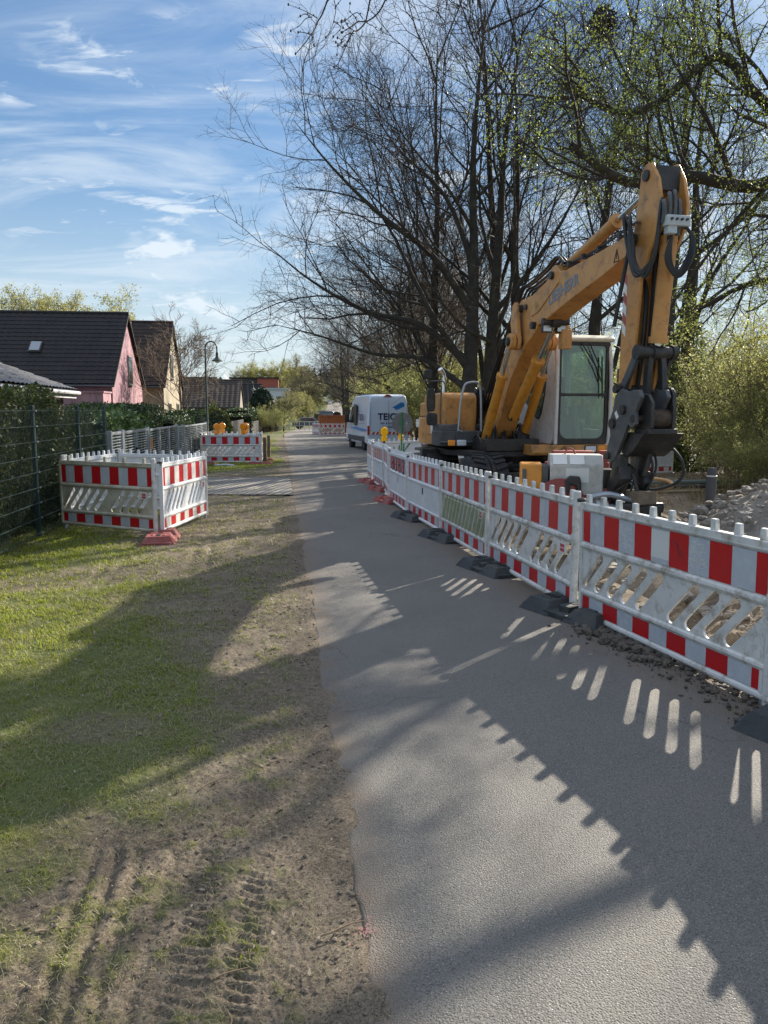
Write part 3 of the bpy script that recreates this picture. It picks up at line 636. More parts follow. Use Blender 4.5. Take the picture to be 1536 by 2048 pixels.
def barrier(A, B, kind, label, group, foil='', post=True, lift=.05, lean=0.0, name='construction_barrier', foot=True, stick=True):
    d = Vector((B[0] - A[0], B[1] - A[1])); L_ = d.length; z = gzf(*A); z2 = gzf(*B)
    t = thing(name, label, 'barrier', (A[0], A[1], z + lift), math.atan2(d.y, d.x), group)
    t.rotation_euler = (lean, math.atan2(z - z2, L_), math.atan2(d.y, d.x)); t.scale = (L_ / 2.0, 1, 1)
    fr_ = {'slot': 'frame_slot', 'grime': 'frame_few', 'closed': 'frame_slot', 'vert': 'frame_clean', 'clean': 'frame_clean', 'ghost': 'frame_clean'}[kind]
    mpart('frame', BM[fr_], t)
    md = {'slot': 'mid_slot', 'grime': 'mid_slot_grime', 'closed': 'mid_closed', 'vert': 'mid_vert', 'clean': 'mid_slot_clean', 'ghost': 'mid_ghost'}[kind]
    mpart('middle_grille', BM[md], t, 0 if kind in ('slot', 'grime', 'clean') else .003)
    mpart('upper_reflective_band', BM['band_up' + foil], t, 0); mpart('lower_reflective_band', BM['band_low' + foil], t, 0)
    if kind == 'vert': mpart('grip_hole_shade', BM['grip'], t, 0); 
    if post: mpart('end_post', BM['post'], t, 0)
    mpart('hook', BM['hook'], t, 0)
    if foot:
        f = mpart('foot', BM['foot'], t); f2 = mpart('foot', BM['foot'], t); f2.location.x = 1.9
    if kind in ('slot', 'closed', 'clean', 'grime') and stick:
        s = mpart('sticker', BM['label'], t, 0); s2 = mpart('print', BM['lab_red'], s, 0)
    return t
G1 = 'barriers in the row along the right side of the road'
P0 = barrier((2.165, 4.24), (2.30, 2.24), 'slot', 'barrier just past the right edge, continuing the nearest barrier of the row', G1)
P1 = barrier((1.60, 6.10), (2.18, 4.16), 'slot', 'nearest and largest slotted barrier, scuffed foil, soil showing through its slots', G1, stick=False, lift=.045, lean=.02)
P2 = barrier((1.17, 8.36), (1.575, 6.22), 'slot', 'second nearest slotted barrier in the right row, between the scuffed and the mossy one', G1, lean=-.01)
P3 = barrier((.80, 10.42), (1.155, 8.42), 'closed', 'barrier with closed yellow mossy slanted ribs in the right row', G1)
P4 = barrier((.41, 12.55), (.79, 10.48), 'vert', 'barrier with upright white slats beside the mossy barrier', G1)
P5 = barrier((.13, 14.60), (.40, 12.62), 'vert', 'barrier with upright slats and graffiti letters over its upper band, black foot in front', G1)
P6 = barrier((.02, 16.75), (.10, 14.75), 'vert', 'barrier turned edge on behind the graffiti barrier', G1)
P7 = barrier((-.24, 18.55), (.0, 16.70), 'vert', 'barrier at the bend of the right row standing on red feet', G1)
P8 = barrier((-.42, 20.40), (-.28, 18.65), 'vert', 'farthest barrier of the right row, below the yellow warning lamp', G1)
G2 = 'barriers closing off the back of the dig'
Q1 = barrier((1.02, 21.50), (-.34, 20.25), 'clean', 'barrier seen from its white back with green sprayed letters, in front of the van', G2)
Q2 = barrier((3.02, 21.65), (1.08, 21.52), 'ghost', 'plain white barrier back behind the rear of the excavator', G2)
Q3 = barrier((4.98, 21.30), (3.06, 21.62), 'ghost', 'plain white barrier back under the middle of the excavator', G2)
Q4 = barrier((6.35, 19.4), (4.75, 18.6), 'slot', 'slotted white barrier back behind the pump and below the cab', G2)
Q5 = barrier((6.35, 20.9), (8.15, 21.75), 'vert', 'graffiti covered barrier beside the green bushes, behind the digger arm', G2, foil='_w')
G3 = 'barriers boxed round a hole beside the wire mesh fence'
C_ = (-2.99, 10.12); D_ = (-4.62, 10.98); E_ = (-2.83, 12.15); F_2 = (-4.5, 12.95)
L1 = barrier((D_[0], D_[1]), (C_[0] - .03, C_[1] + .0), 'grime', 'dirty yellowed slotted barrier facing us in the near left box', G3, lift=.10)
L2 = barrier((C_[0] + .03, C_[1] + .04), (E_[0], E_[1]), 'clean', 'clean bright barrier facing the road in the near left box', G3, foil='_w', lift=.10)
L3 = barrier((E_[0] - .05, E_[1] + .03), (F_2[0] + .05, F_2[1]), 'ghost', 'white back of the far barrier of the near left box', G3, lift=.10)
L4 = barrier((F_2[0], F_2[1] - .03), (D_[0], D_[1] + .08), 'ghost', 'barrier of the near left box standing against the wire mesh fence', G3, lift=.10)
G4 = 'barriers boxed round a hole at the gate'
R1 = barrier((-6.15, 26.0), (-4.17, 25.95), 'slot', 'front barrier of the second left box, between two orange lamps', G4, lift=.09)
R2 = barrier((-4.15, 26.02), (-4.42, 27.95), 'clean', 'road side barrier of the second left box beside the wooden posts', G4, foil='_w', lift=.09)
R3 = barrier((-4.45, 28.0), (-6.38, 28.02), 'ghost', 'white back barrier of the second left box by the lamp post', G4, lift=.09)
R4 = barrier((-6.42, 27.95), (-6.18, 26.05), 'slot', 'fence side barrier of the second left box', G4, lift=.09)
G5 = 'barriers round the orange skip'
K1 = barrier((-5.42, 66.0), (-3.36, 66.1), 'slot', 'far barrier in front of the orange skip', G5)
K2 = barrier((-6.25, 67.8), (-5.50, 66.05), 'clean', 'far barrier on the road side corner of the orange skip', G5)
# scribbled graffiti: strokes of sprayed paint lying on the boards
def strokes(lines_, r, m, parent, name='graffiti', y=-.016, flip=1):
    mb = MB()
    for ln in lines_: mb.tube([(p[0], y, p[1]) for p in ln], r, 6)
    for i, v in enumerate(mb.v): mb.v[i] = (v[0], y + (v[1] - y) * .25, v[2])
    return mb.build(name, m, parent)
M_GREEN = mat('green_spray', (.02, .16, .07), .5); M_DKPAINT = mat('purple_spray', (.06, .05, .09), .5); M_TEAL = mat('teal_spray', (.05, .22, .17), .6)
AMK = [[(1.55, .40), (1.42, .78), (1.28, .42)], [(1.52, .56), (1.32, .56)], [(1.20, .44), (1.14, .76), (1.02, .54), (.92, .80), (.86, .46)], [(.74, .84), (.76, .44)], [(.50, .84), (.74, .62), (.46, .48)], [(1.70, .36), (1.1, .40), (.3, .52)]]
strokes([[(x, z + .02) for x, z in l] for l in AMK], .022, M_GREEN, Q1, y=.034)
bub = []
for (cx, w, h_) in [(.35, .13, .22), (.75, .16, .24), (1.15, .14, .23), (1.55, .15, .22)]:
    bub += [[(cx - w, .64), (cx - w * .8, .64 + h_), (cx + w * .1, .62 + h_), (cx + w, .60 + h_)], [(cx - w, .74), (cx + w * .6, .76)], [(cx + w * .8, .60 + h_), (cx + w * .5, .64), (cx - w * .4, .63)]]
strokes(bub, .020, M_DKPAINT, P5); strokes([[(x + .03, z) for x, z in l] for l in bub[::2]], .016, M_RED, P5, y=-.018)
strokes(bub, .018, M_DKPAINT, Q5); strokes([[(x + .05, z - .02) for x, z in l] for l in bub[::2]], .026, mat('faded_red_spray', (.35, .05, .06), .5), Q5, y=-.018)
# scuffs on the nearest barrier's foil
def scuffs():
    r = random.Random(4); mb = MB()
    for (x0, x1, z0, z1, n) in [(.37, .51, .66, .84, 60), (1.13, 1.28, .66, .84, 50), (1.17, 1.26, .70, .74, 20), (-.01, .12, .72, .82, 10)]:
        for k in range(n):
            x = r.uniform(x0, x1); z = r.uniform(z0, z1); l = r.uniform(.008, .045); a = r.choice([0, PI / 2, r.uniform(-.6, .6)]); w = r.uniform(.0015, .006)
            mb.box((x + .17, -.0132, z), (l, .0006, w), rotm('Y', a))
    mb.build('scuffs', M_FOIL_W, P1, smooth=0)
    mb = MB(); mb.box((1.0, -.0134, .755), (.188, .0006, .19)); mb.build('replaced_foil', M_FOIL_W, P1, smooth=0)
    mb = MB()
    for k in range(16): mb.box((1.16 + .004 * k + r.uniform(-.02, .02), -.0136, .80 - .006 * k), (.035, .0006, .004), rotm('Y', .9))
    mb.build('scrape', mat('scrape_dark', (.22, .05, .06), .6), P1, smooth=0)
scuffs()
# base feet
def base_meshes():
    out = {}
    mb = MB()
    for s in (-1, 1):
        mb.box((s * .235, 0, .05), (.33, .40, .10), taper=(.62, .66)); 
    mb.box((0, 0, .022), (.30, .36, .044)); mb.box((0, 0, .06), (.10, .22, .06))
    for s in (-1, 1):
        mb.box((s * .235, .06, .102), (.10, .03, .01)); mb.box((s * .235, -.06, .102), (.10, .03, .01)); mb.box((s * .385, 0, .02), (.05, .3, .04))
    return mb
def base(x, y, rz, m, label, group, z=None, s=1.0):
    t = thing('barrier_foot_block', label, 'foot block', (x, y, (gzf(x, y) + .03) if z is None else z), rz, group); t.scale = (s, s, s)
    key = m.name
    if key not in BASES:
        b = base_meshes().mesh('block', m); c = MB()
        for k in (-1, 1): c.box((k * .235, 0, .1035), (.13, .045, .003)); c.box((k * .235, -.115, .072), (.12, .004, .03), rotm('X', -.35))
        c.box((0, 0, .0915), (.05, .05, .003))
        BASES[key] = (b, c.mesh('slot_shade', mat('hole_shade_black', (.006, .006, .006), .9)))  # thin black plates paint the shade of the sockets, nothing is cut out
    mpart('block', BASES[key][0], t, .012); mpart('socket_hole_shade', BASES[key][1], t, 0); return t
BASES = {}
FG = 'black rubber foot blocks of the right barrier row'; FR = 'red foot blocks under the barriers'
b1 = base(1.56, 6.14, -1.05, M_BLACKRUB, 'black foot block with teal scribble between the two nearest barriers', FG, s=1.12)
strokes([[(-.36, .0), (-.33, .09), (-.30, .01), (-.27, .09)], [(-.24, .0), (-.24, .08)], [(-.2, .08), (-.14, .08), (-.2, .03), (-.13, .0)], [(-.10, .0), (-.07, .08), (-.04, .0)], [(.0, .08), (.0, .0), (.05, .0)]], .005, M_TEAL, b1, 'chalk_writing', y=0)
for c in b1.children:
    if c.name.startswith('chalk'): c.rotation_euler = (math.radians(-90) + .0, 0, 0); c.location = (.02, -.02, .112); c.rotation_euler = (math.radians(-78), 0, 0); c.location = (.06, .06, .106)
base(2.25, 3.62, -1.0, M_BLACKRUB, 'black foot block at the near end of the closest barrier, cut by the picture edge', FG, s=1.12)
base(1.12, 8.0, -1.15, M_BLACKRUB, 'black foot block between the slotted barrier and the mossy barrier', FG)
base(.79, 10.1, -1.15, M_BLACKRUB, 'black foot block at the far end of the mossy barrier', FG)
base(.43, 12.1, -1.15, M_BLACKRUB, 'black foot block between the slat barrier and the graffiti barrier', FG)
base(.10, 14.5, -1.2, M_REDRUB, 'red foot block at the far end of the graffiti barrier', FR)
base(-.07, 16.8, -1.2, M_REDRUB, 'red foot block at the bend of the right barrier row', FR)
base(-.34, 18.7, -1.2, M_REDRUB, 'farthest red foot block of the right barrier row', FR)
base(-2.93, 9.98, 1.75, M_REDRUB, 'red foot block at the front corner of the near left barrier box', FR, s=1.15)
base(-4.15, 25.9, .1, M_REDRUB, 'red foot block at the road corner of the second left barrier box', FR)
base(-4.38, 27.9, .1, M_REDRUB, 'red foot block behind the road corner of the second left box', FR)
base(-6.1, 25.9, .1, M_REDRUB, 'red foot block at the fence corner of the second left barrier box', FR)
base(5.6, 18.9, .5, M_REDRUB, 'red foot block under the slotted barrier back behind the pump', FR)
# warning lamps
def warn_lamp(x, y, z, rz, label, m=M_LAMPY):
    t = thing('warning_lamp', label, 'warning lamp', (x, y, z), rz, 'warning lamps on the barriers'); t.scale = (1.25, 1.25, 1.25)
    mb = MB(); mb.lathe([(.0, -.032), (.085, -.03), (.098, -.012), (.098, .012), (.085, .03), (.0, .032)], (0, 0, .19), (0, 1, 0), 22); mb.build('lens', m, t)
    mb = MB(); mb.box((0, 0, .05), (.13, .07, .12), taper=(.85, .8)); mb.build('battery_case', m, t, .008)
    mb = MB(); mb.lathe([(.099, -.006), (.106, -.006), (.106, .006), (.099, .006)], (0, 0, .19), (0, 1, 0), 22); mb.box((0, 0, -.03), (.03, .03, .06)); mb.build('bracket', M_DARK, t)
    return t
lz = lambda x, y: gzf(x, y) + 1.0
warn_lamp(.0, 20.52, lz(0, 20.5), .6, 'yellow warning lamp on the sprayed barrier, nearest the road'); warn_lamp(.45, 21.0, lz(.4, 21), .9, 'yellow warning lamp half hidden behind the round sign')
for i, (x, y, s) in enumerate([(-5.62, 26.0, 'left one on the front barrier of the second box'), (-4.72, 26.0, 'right one on the front barrier of the second box'), (-5.85, 28.0, 'left one on the back barrier of the second box'), (-5.0, 28.0, 'right one on the back barrier of the second box')]):
    warn_lamp(x, y, lz(x, y) + .05, [.5, -.4, .3, .2][i], 'orange warning lamp, ' + s, M_ORANGE)
# ------------------------------------------------------------------ excavator (x forward, y its left, z up)
TH = math.radians(13.0)
EX = thing('wheeled_excavator', 'ochre yellow wheeled excavator with white cab and raised boom, behind the barriers', 'excavator', (2.24, 13.8, gzf(2.2, 13.8)), math.atan2(-math.cos(TH), math.sin(TH)))
def arc(cx, cz, r, a0, a1, n=6): return [(cx + r * math.cos(math.radians(a0 + (a1 - a0) * k / n)), cz + r * math.sin(math.radians(a0 + (a1 - a0) * k / n))) for k in range(n + 1)]
def pin(mb, x, y0, y1, z, r=.05, mi=0): mb.cyl((x, y0, z), (x, y1, z), r, n=14, mi=mi)
# undercarriage
mb = MB(); mb.box((0, 0, .66), (3.2, .85, .30)); mb.box((0, 0, .80), (1.5, 1.3, .14)); mb.box((1.25, 0, .56), (.30, 1.75, .22)); mb.box((-1.25, 0, .56), (.30, 1.75, .22))
mb.box((.55, -.62, .62), (.9, .36, .42)); mb.box((.55, .62, .62), (.9, .36, .42)); mb.tube([(1.3, -.9, .75), (1.1, -.4, .9), (.7, -.3, .85), (.3, -.5, .9)], .03, 6); mb.tube([(.1, -.85, .62), (1.0, -.86, .6), (1.2, -.7, .7)], .028, 6)
mb.build('undercarriage', M_GREASE, EX, .02)
for sx in (1.25, -1.25):
    for sy in (1, -1):
        wh = MB(); wh.lathe([(.26, -.26), (.30, -.30), (.44, -.31), (.50, -.27), (.515, -.2), (.515, -.02), (.46, 0), (.515, .02), (.515, .2), (.50, .27), (.44, .31), (.30, .30), (.26, .26)], (sx, sy * .95, .52), (0, 1, 0), 36)
        for k in range(26):
            a = 2 * PI * k / 26
            for o in (-.16, .16): wh.box((sx + .525 * math.cos(a), sy * .95 + o, .52 + .525 * math.sin(a)), (.04, .2, .06), rotm('Y', -a) @ rotm('X', .35 if o > 0 else -.35))
        w_ = wh.build('wheel', M_TYRE, EX)
        rm = MB(); rm.lathe([(.02, .30 * sy), (.10, .30 * sy), (.12, .22 * sy), (.24, .20 * sy), (.28, .29 * sy), (.25, .30 * sy)], (sx, sy * .95, .52), (0, 1, 0), 24); rm.build('rim', M_YEL_D, w_)
mb = MB(); mb.xz([(1.75, .25), (1.80, .80), (1.86, .80), (1.84, .5), (1.92, .22)], -1.22, 1.22); mb.box((1.6, -.4, .5), (.5, .12, .18)); mb.box((1.6, .4, .5), (.5, .12, .18)); mb.build('dozer_blade', M_DARK, EX, .008)
mb = MB(); mb.xz([(-1.3, .95), (-.4, 1.02), (-.3, .92), (-.3, .86), (-1.35, .86)], -1.42, -.85); mb.box((-1.0, -1.25, 1.02), (.9, .22, .05)); mb.box((-.45, -1.36, 1.0), (.16, .3, .16)); mb.build('side_step', M_DARK, EX, .01)
mb = MB(); mb.lathe([(.35, .84), (.62, .84), (.64, .88), (.64, .98), (.55, 1.0), (.2, 1.0)], (0, 0, 0), n=32); mb.build('slewing_ring', M_GREASE, EX)
mb = MB(); mb.xy([(-1.9, -1.1), (-1.9, 1.1), (-.4, 1.2), (1.0, 1.2), (1.0, .3), (.9, .12), (.9, -.8), (.1, -1.2)], .98, 1.08); mb.box((.45, -.32, 1.18), (.95, .95, .2)); mb.box((.1, -.32, 1.35), (.3, .6, .2)); mb.build('platform', M_GREASE, EX, .01)
# boom foot cheeks
mb = MB()
for y in (-.60, -.09): mb.xz([(-.35, 1.05), (-.3, 1.45), (-.1, 1.62), (.12, 1.60), (.3, 1.35), (.62, 1.30), (.68, 1.05)], y, y + .05)
mb.build('boom_foot_cheeks', M_DARK, EX, .006)
# counterweight
def rounded_plan(inset=0, xb=-2.15):
    i = inset; p = [(-1.15, -1.22 + i)]
    for k in range(7): a = math.radians(180 + 90 - 90 * k / 6); p.append((xb + .55 + i + (.55) * math.cos(a), -1.22 + .55 + i + .55 * math.sin(a)))
    for k in range(7): a = math.radians(180 - 90 * k / 6); p.append((xb + .55 + i + .55 * math.cos(a), 1.22 - .55 - i + .55 * math.sin(a)))
    p.append((-1.15, 1.22 - i)); return p
mb = MB(); mb.xy(rounded_plan(), 1.12, 1.62); mb.xy(rounded_plan(.03), 1.625, 1.9); mb.build('counterweight', M_YEL, EX, .03, seg=3)
mb = MB(); mb.xy(rounded_plan(.035), 1.615, 1.63); mb.build('counterweight_seam', M_GREASE, EX)
mb = MB(); mb.box((-1.72, -1.215, 1.50), (.22, .03, .15)); mb.build('tail_lamp', M_LAMPG, EX, .01)
# engine hood, right side, with the large front panel, and the rear hood
mb = MB(); mb.xz([(-1.14, 1.12), (-1.14, 2.0), (-1.05, 2.05), (-.12, 2.06), (-.03, 2.02), (0, 1.95), (.0, 1.3), (-.25, 1.12)], -1.25, -.62); hood = mb.build('engine_hood', M_YEL, EX, .035, seg=3)
mb = MB(); mb.xz([(-1.9, 1.9), (-1.86, 2.04), (-1.7, 2.07), (-1.16, 2.07), (-1.16, 1.9)], -1.05, 1.05); mb.xz([(-1.14, 1.1), (-1.14, 2.06), (-.55, 2.06), (-.55, 1.1)], .12, 1.22); mb.build('rear_hood', M_YEL, EX, .03)
mb = MB(); mb.box((-.40, -1.256, 1.58), (.5, .012, .55)); mb.box((-.9, -1.256, 1.58), (.34, .012, .55)); mb.build('side_panel', M_YEL, hood, .006)
mb = MB(); mb.box((-.62, -1.262, 1.44), (.16, .008, .22)); mb.build('emblem', M_FOIL_W, hood, .004)
mb = MB(); mb.box((.005, -.93, 1.66), (.012, .50, .62)); mb.build('front_panel', M_YEL, hood, .006)
# dark machinery between hood and boom
mb = MB(); r = random.Random(2)
for k in range(9): mb.tube(bez([(-.35 + r.uniform(-.1, .1), -.58 + .02 * k, 1.2), (-.15, -.60 + .02 * k, 1.95 + r.uniform(-.1, .12)), (-.3 + r.uniform(-.1, .1), -.5, 2.1), (-.5, -.35, 2.0)], 5), .022, 6)
mb.box((-.5, -.40, 1.5), (.6, .35, .9)); mb.build('valve_hoses', M_HOSE, EX)
mb = MB(); mb.box((.62, -.32, 1.16), (.34, .86, .12)); mb.ball((.60, -.02, 1.30), (.14, .14, .12), 10); mb.ball((.55, -.60, 1.28), (.12, .1, .12), 10)
for k in range(14):
    y = -.75 + .06 * k; mb.tube(bez([(.2, y, 1.25), (.5 + r.uniform(-.08, .1), y + r.uniform(-.1, .1), 1.42 + r.uniform(-.08, .12)), (.75, y + r.uniform(-.1, .1), 1.2), (.72, y, 1.05)], 5), r.uniform(.014, .024), 6)
mb.build('hose_bundle', M_GREASE, EX)
# toolbox and steps at the right front
mb = MB(); mb.box((.02, -.98, 1.27), (.50, .80, .26)); mb.box((.02, -1.22, 1.45), (.48, .3, .12)); mb.box((.29, -.98, 1.21), (.06, .80, .04)); mb.box((.29, -.68, 1.3), (.03, .04, .2)); mb.box((.29, -1.08, 1.3), (.03, .03, .2)); tb = mb.build('tool_box', M_GREYST, EX, .02)
mb = MB(); mb.box((.33, -1.19, 1.2), (.03, .13, .10)); mb.build('indicator_light', M_ORANGE, tb, .01)
mb = MB(); mb.box((.33, -1.01, 1.2), (.03, .17, .10)); mb.build('head_light', M_LAMPG, tb, .01)
mb = MB()
mb.tube(bez([(.25, -1.05, 1.40), (.25, -1.03, 1.60), (.25, -1.01, 1.87), (.25, -.96, 2.12), (.25, -.90, 2.21), (.25, -.74, 2.23), (.25, -.67, 2.17), (.25, -.64, 1.9), (.25, -.63, 1.34)], 5), .02, 8)
mb.tube([(.25, -1.05, 1.42), (.25, -.86, 1.34), (.25, -.86, 1.25)], .02, 8); mb.build('handrail', M_GALV, EX)
mb = MB(); mb.tube(bez([(-.1, -1.16, 2.08), (-.1, -1.2, 2.24), (-.1, -1.3, 2.26), (-.1, -1.53, 2.25), (-.1, -1.52, 2.32)], 5), .014, 8); mb.tube(bez([(-.1, -1.24, 1.4), (-.1, -1.25, 2.1), (-.1, -1.25, 2.18)], 4), .014, 8)
mb.tube(bez([(-.1, -1.47, 2.1), (-.1, -1.48, 1.9), (-.1, -1.48, 1.62), (-.1, -1.44, 1.52), (-.1, -1.2, 1.49), (.1, -1.0, 1.5), (.2, -.99, 1.42)], 5), .016, 8); mb.build('mirror_bracket', M_GREYST, EX)
for (y, z, w, h_, rr) in [(-1.50, 2.37, .15, .16, .5), (-1.44, 1.93, .15, .40, .0), (-1.42, 1.60, .19, .22, 0)]:
    mb = MB(); mb.yz([(y + w / 2 * math.copysign(abs(math.cos(t)) ** .5, math.cos(t)), z + h_ / 2 * math.copysign(abs(math.sin(t)) ** .5, math.sin(t))) for t in [2 * PI * k / 20 for k in range(20)]], -.12, -.05); mb.build('mirror', M_DARK, EX, .012)
mb = MB(); mb.tube(bez([(-.75, -1.0, 2.04), (-.75, -1.0, 2.3), (-.75, -1.02, 2.42), (-.72, -1.08, 2.5)], 5), .045, 14); mb.build('exhaust_pipe', M_CHROME, EX)
# cab
cx0, cx1, cy0, cy1 = -.42, 1.22, .30, 1.27
cab = thing('cab', None, None); cab.parent = EX
out = [(cx0, 1.20), (1.08, 1.20), (1.16, 1.30), (1.21, 1.8), (1.19, 2.4), (1.12, 2.86), (cx0, 2.86)]
hole = [(-.30, 2.05), (.0, 1.92), (.34, 1.72), (.50, 1.62), (.62, 1.60), (.72, 1.70), (.84, 2.0), (.90, 2.4), (.86, 2.74), (.80, 2.79), (-.24, 2.79), (-.30, 2.74)]
for y, nm in ((cy0, 'side_wall'), (cy1, 'side_wall')):
    o = meshpart(nm, curve_mesh('side_wall', out, [hole if y < .5 else [(-.28, 1.45), (.95, 1.42), (1.05, 1.6), (1.06, 2.4), (.98, 2.78), (-.28, 2.78)]], .05, .008), M_CABW, cab, (0, y, 0))
ins = lambda P, k: [((p[0] - .3) * k + .3, (p[1] - 2.2) * k + 2.2) for p in P]
mb = MB(); mb.xz(ins(hole, .985), cy0 - .004, cy0 + .006); mb.build('side_glass', M_GLASS, cab, 0)
rim = curve_mesh('seal', hole, [ins(hole, .94)], .056, 0); meshpart('window_seal', rim, M_DARK, cab, (0, cy0 - .002, 0))
mb = MB(); mb.xz([(-.28, 1.45), (.95, 1.42), (1.05, 1.6), (1.06, 2.4), (.98, 2.78), (-.28, 2.78)], cy1 - .004, cy1 + .006); mb.build('door_glass', M_GLASS, cab, 0)
mb = MB(); mb.box((cx0, (cy0 + cy1) / 2, 1.5), (.05, cy1 - cy0 - .05, .6)); mb.box((cx0, (cy0 + cy1) / 2, 2.82), (.05, cy1 - cy0 - .05, .08)); mb.box((cx0, cy0 + .05, 2.3), (.05, .06, 1.0)); mb.box((cx0, cy1 - .05, 2.3), (.05, .06, 1.0)); mb.build('rear_wall', M_CABW, cab, .01)
mb = MB(); mb.box((cx0, (cy0 + cy1) / 2, 2.3), (.008, .85, .97)); mb.build('rear_glass', M_GLASS, cab)
# front frame with windscreen: plate built in the XZ plane then turned across the machine
fo = [(.045, 1.20)] + [(.925, 1.20), (.925, 2.86), (.045, 2.86)]
def rr(x0, z0, x1, z1, r, rb=None):
    rb = rb or r; return arc(x1 - rb, z0 + rb, rb, -90, 0, 4) + arc(x1 - r, z1 - r, r, 0, 90, 4) + arc(x0 + r, z1 - r, r, 90, 180, 4) + arc(x0 + rb, z0 + rb, rb, 180, 270, 4)
fr = curve_mesh('front', rr(.0, 1.19, .93, 2.87, .05), [rr(.07, 1.29, .865, 1.985, .03, .14), rr(.07, 2.03, .865, 2.80, .05, .03)], .05, .006)
o = meshpart('windscreen_frame', fr, M_GREASE, cab, (cx1 - .04, cy0 + .02, 0), (0, 0, PI / 2))
mb = MB(); mb.box((cx1 - .04, (cy0 + cy1) / 2, 2.04), (.008, .84, 1.58)); mb.build('windscreen', M_GLASS, cab)
mb = MB(); mb.tube(bez([(cx1 - .01, cy0 + .01, 1.20), (cx1 + .02, cy0 + .0, 1.8), (cx1 + .0, cy0 + .01, 2.5), (cx1 - .06, cy0 + .03, 2.88)], 5), .032, 10); mb.tube(bez([(cx1 - .01, cy1 - .01, 1.20), (cx1 + .02, cy1, 1.8), (cx1 + .0, cy1 - .01, 2.5), (cx1 - .06, cy1 - .03, 2.88)], 5), .032, 10); mb.build('corner_post', M_CABW, cab)
mb = MB(); mb.xz([(cx0 - .04, 2.86), (cx1 + .02, 2.86), (cx1 + .05, 2.91), (cx1 - .05, 2.97), (cx0 + .1, 2.99), (cx0 - .04, 2.95)], cy0 - .02, cy1 + .03); mb.build('roof', mat('cab_roof_cream', (.66, .62, .48), .5, dirt=(.3, .26, .18), ds=6), cab, .02)
mb = MB(); mb.xz([(cx0, 1.02), (cx0, 1.19), (cx1 + .02, 1.19), (cx1 + .03, 1.06), (cx1, 1.02)], cy0 - .42, cy1 + .02); cb = mb.build('cab_base', M_YEL, cab, .012)
mb = MB(); mb.box((cx1 + .03, .93, 1.115), (.02, .19, .10)); mb.build('head_light', M_LAMPG, cb, .012)
mb = MB(); mb.box((cx1 + .03, 1.13, 1.115), (.02, .13, .10)); mb.build('indicator_light', M_ORANGE, cb, .012)
mb = MB(); mb.box((cx1 + .024, .93, 1.115), (.02, .23, .13)); mb.build('lamp_frame', M_DARK, cb, .008)
mb = MB()
for i in range(-2, 3):
    for j in range(-2, 3):
        if abs(i) + abs(j) in (1, 2): mb.box((cx1 + .027, .45 + i * .034, 1.115 + j * .022), (.003, .030, .014))
mb.build('emblem', M_GREASE, cb, smooth=0)
mb = MB(); mb.tube([(cx1 + .01, .72, 2.83), (cx1 + .03, .98, 2.45), (cx1 + .02, 1.08, 2.22)], .010, 6); mb.tube([(cx1 + .01, .86, 2.83), (cx1 + .03, 1.06, 2.42), (cx1 + .02, 1.10, 2.2)], .010, 6); mb.tube([(cx1 + .02, 1.08, 2.62), (cx1 + .02, 1.11, 1.95)], .014, 6); mb.build('wiper', M_HOSE, cab)
mb = MB(); mb.tube(bez([(cx1, cy1 + .03, 2.8), (cx1 + .03, cy1 + .16, 2.72), (cx1 + .03, cy1 + .19, 2.5), (cx1, cy1 + .14, 2.2), (cx1, cy1 + .04, 2.2)], 5), .016, 8); mb.build('mirror_arm', M_HOSE, cab)
mb = MB(); mb.box((cx1 + .02, cy1 + .16, 2.32), (.05, .13, .24)); mb.build('cab_mirror', M_DARK, cab, .03)
mb = MB(); mb.box((.25, .80, 1.60), (.5, .48, .14)); mb.box((.02, .80, 1.98), (.14, .46, .75), rotm('Y', -.12)); mb.box((-.04, .80, 2.45), (.1, .26, .2)); mb.box((.4, .80, 1.40), (.7, .5, .3)); mb.build('seat', mat('seat_grey', (.10, .11, .11), .9), cab, .03)
mb = MB(); mb.box((.45, .52, 1.72), (.4, .12, .22)); mb.box((.45, 1.06, 1.72), (.4, .12, .22)); mb.tube([(.62, .52, 1.8), (.66, .52, 2.02)], .02, 8); mb.tube([(.62, 1.06, 1.8), (.66, 1.06, 2.02)], .02, 8); mb.tube([(1.05, .80, 1.25), (.88, .80, 1.85)], .04, 8)
mb.tube([(.86 + .06 * math.sin(2 * PI * k / 16) , .80 + .17 * math.cos(2 * PI * k / 16), 1.90 + .10 * math.sin(2 * PI * k / 16)) for k in range(17)], .014, 6); mb.box((.5, .78, 1.24), (1.4, .9, .05)); mb.build('controls', mat('cab_interior', (.16, .18, .17), .8), cab, .01)
# base boom
BY = -.32
mb = MB(); mb.xz([(-.10, 1.36), (-.10, 1.5), (.08, 1.66), (.42, 2.05), (.84, 2.60), (1.19, 2.97), (1.33, 3.12), (1.45, 3.38), (1.60, 3.44), (1.76, 3.40), (1.80, 3.25), (2.12, 3.04), (2.16, 2.96), (2.05, 2.86), (1.72, 2.72), (1.32, 2.36), (1.10, 2.12), (.80, 1.62), (.55, 1.30), (.25, 1.22), (.0, 1.25)], BY - .17, BY + .17); bb = mb.build('lower_boom', M_YEL, EX, .015)
mb = MB()
for y in (BY - .25, BY + .25): mb.xz(arc(1.60, 2.80, .13, 20, -200, 10) + [(1.40, 3.10), (1.46, 3.36), (1.56, 3.40), (1.62, 3.34), (1.68, 3.0)], y - .03, y + .03)
for y in (BY - .34, BY + .34): mb.xz(arc(1.60, 2.80, .125, 0, 360, 14)[:-1], y - .045, y + .045)
mb.build('boom_bracket', M_YEL, bb, .008)
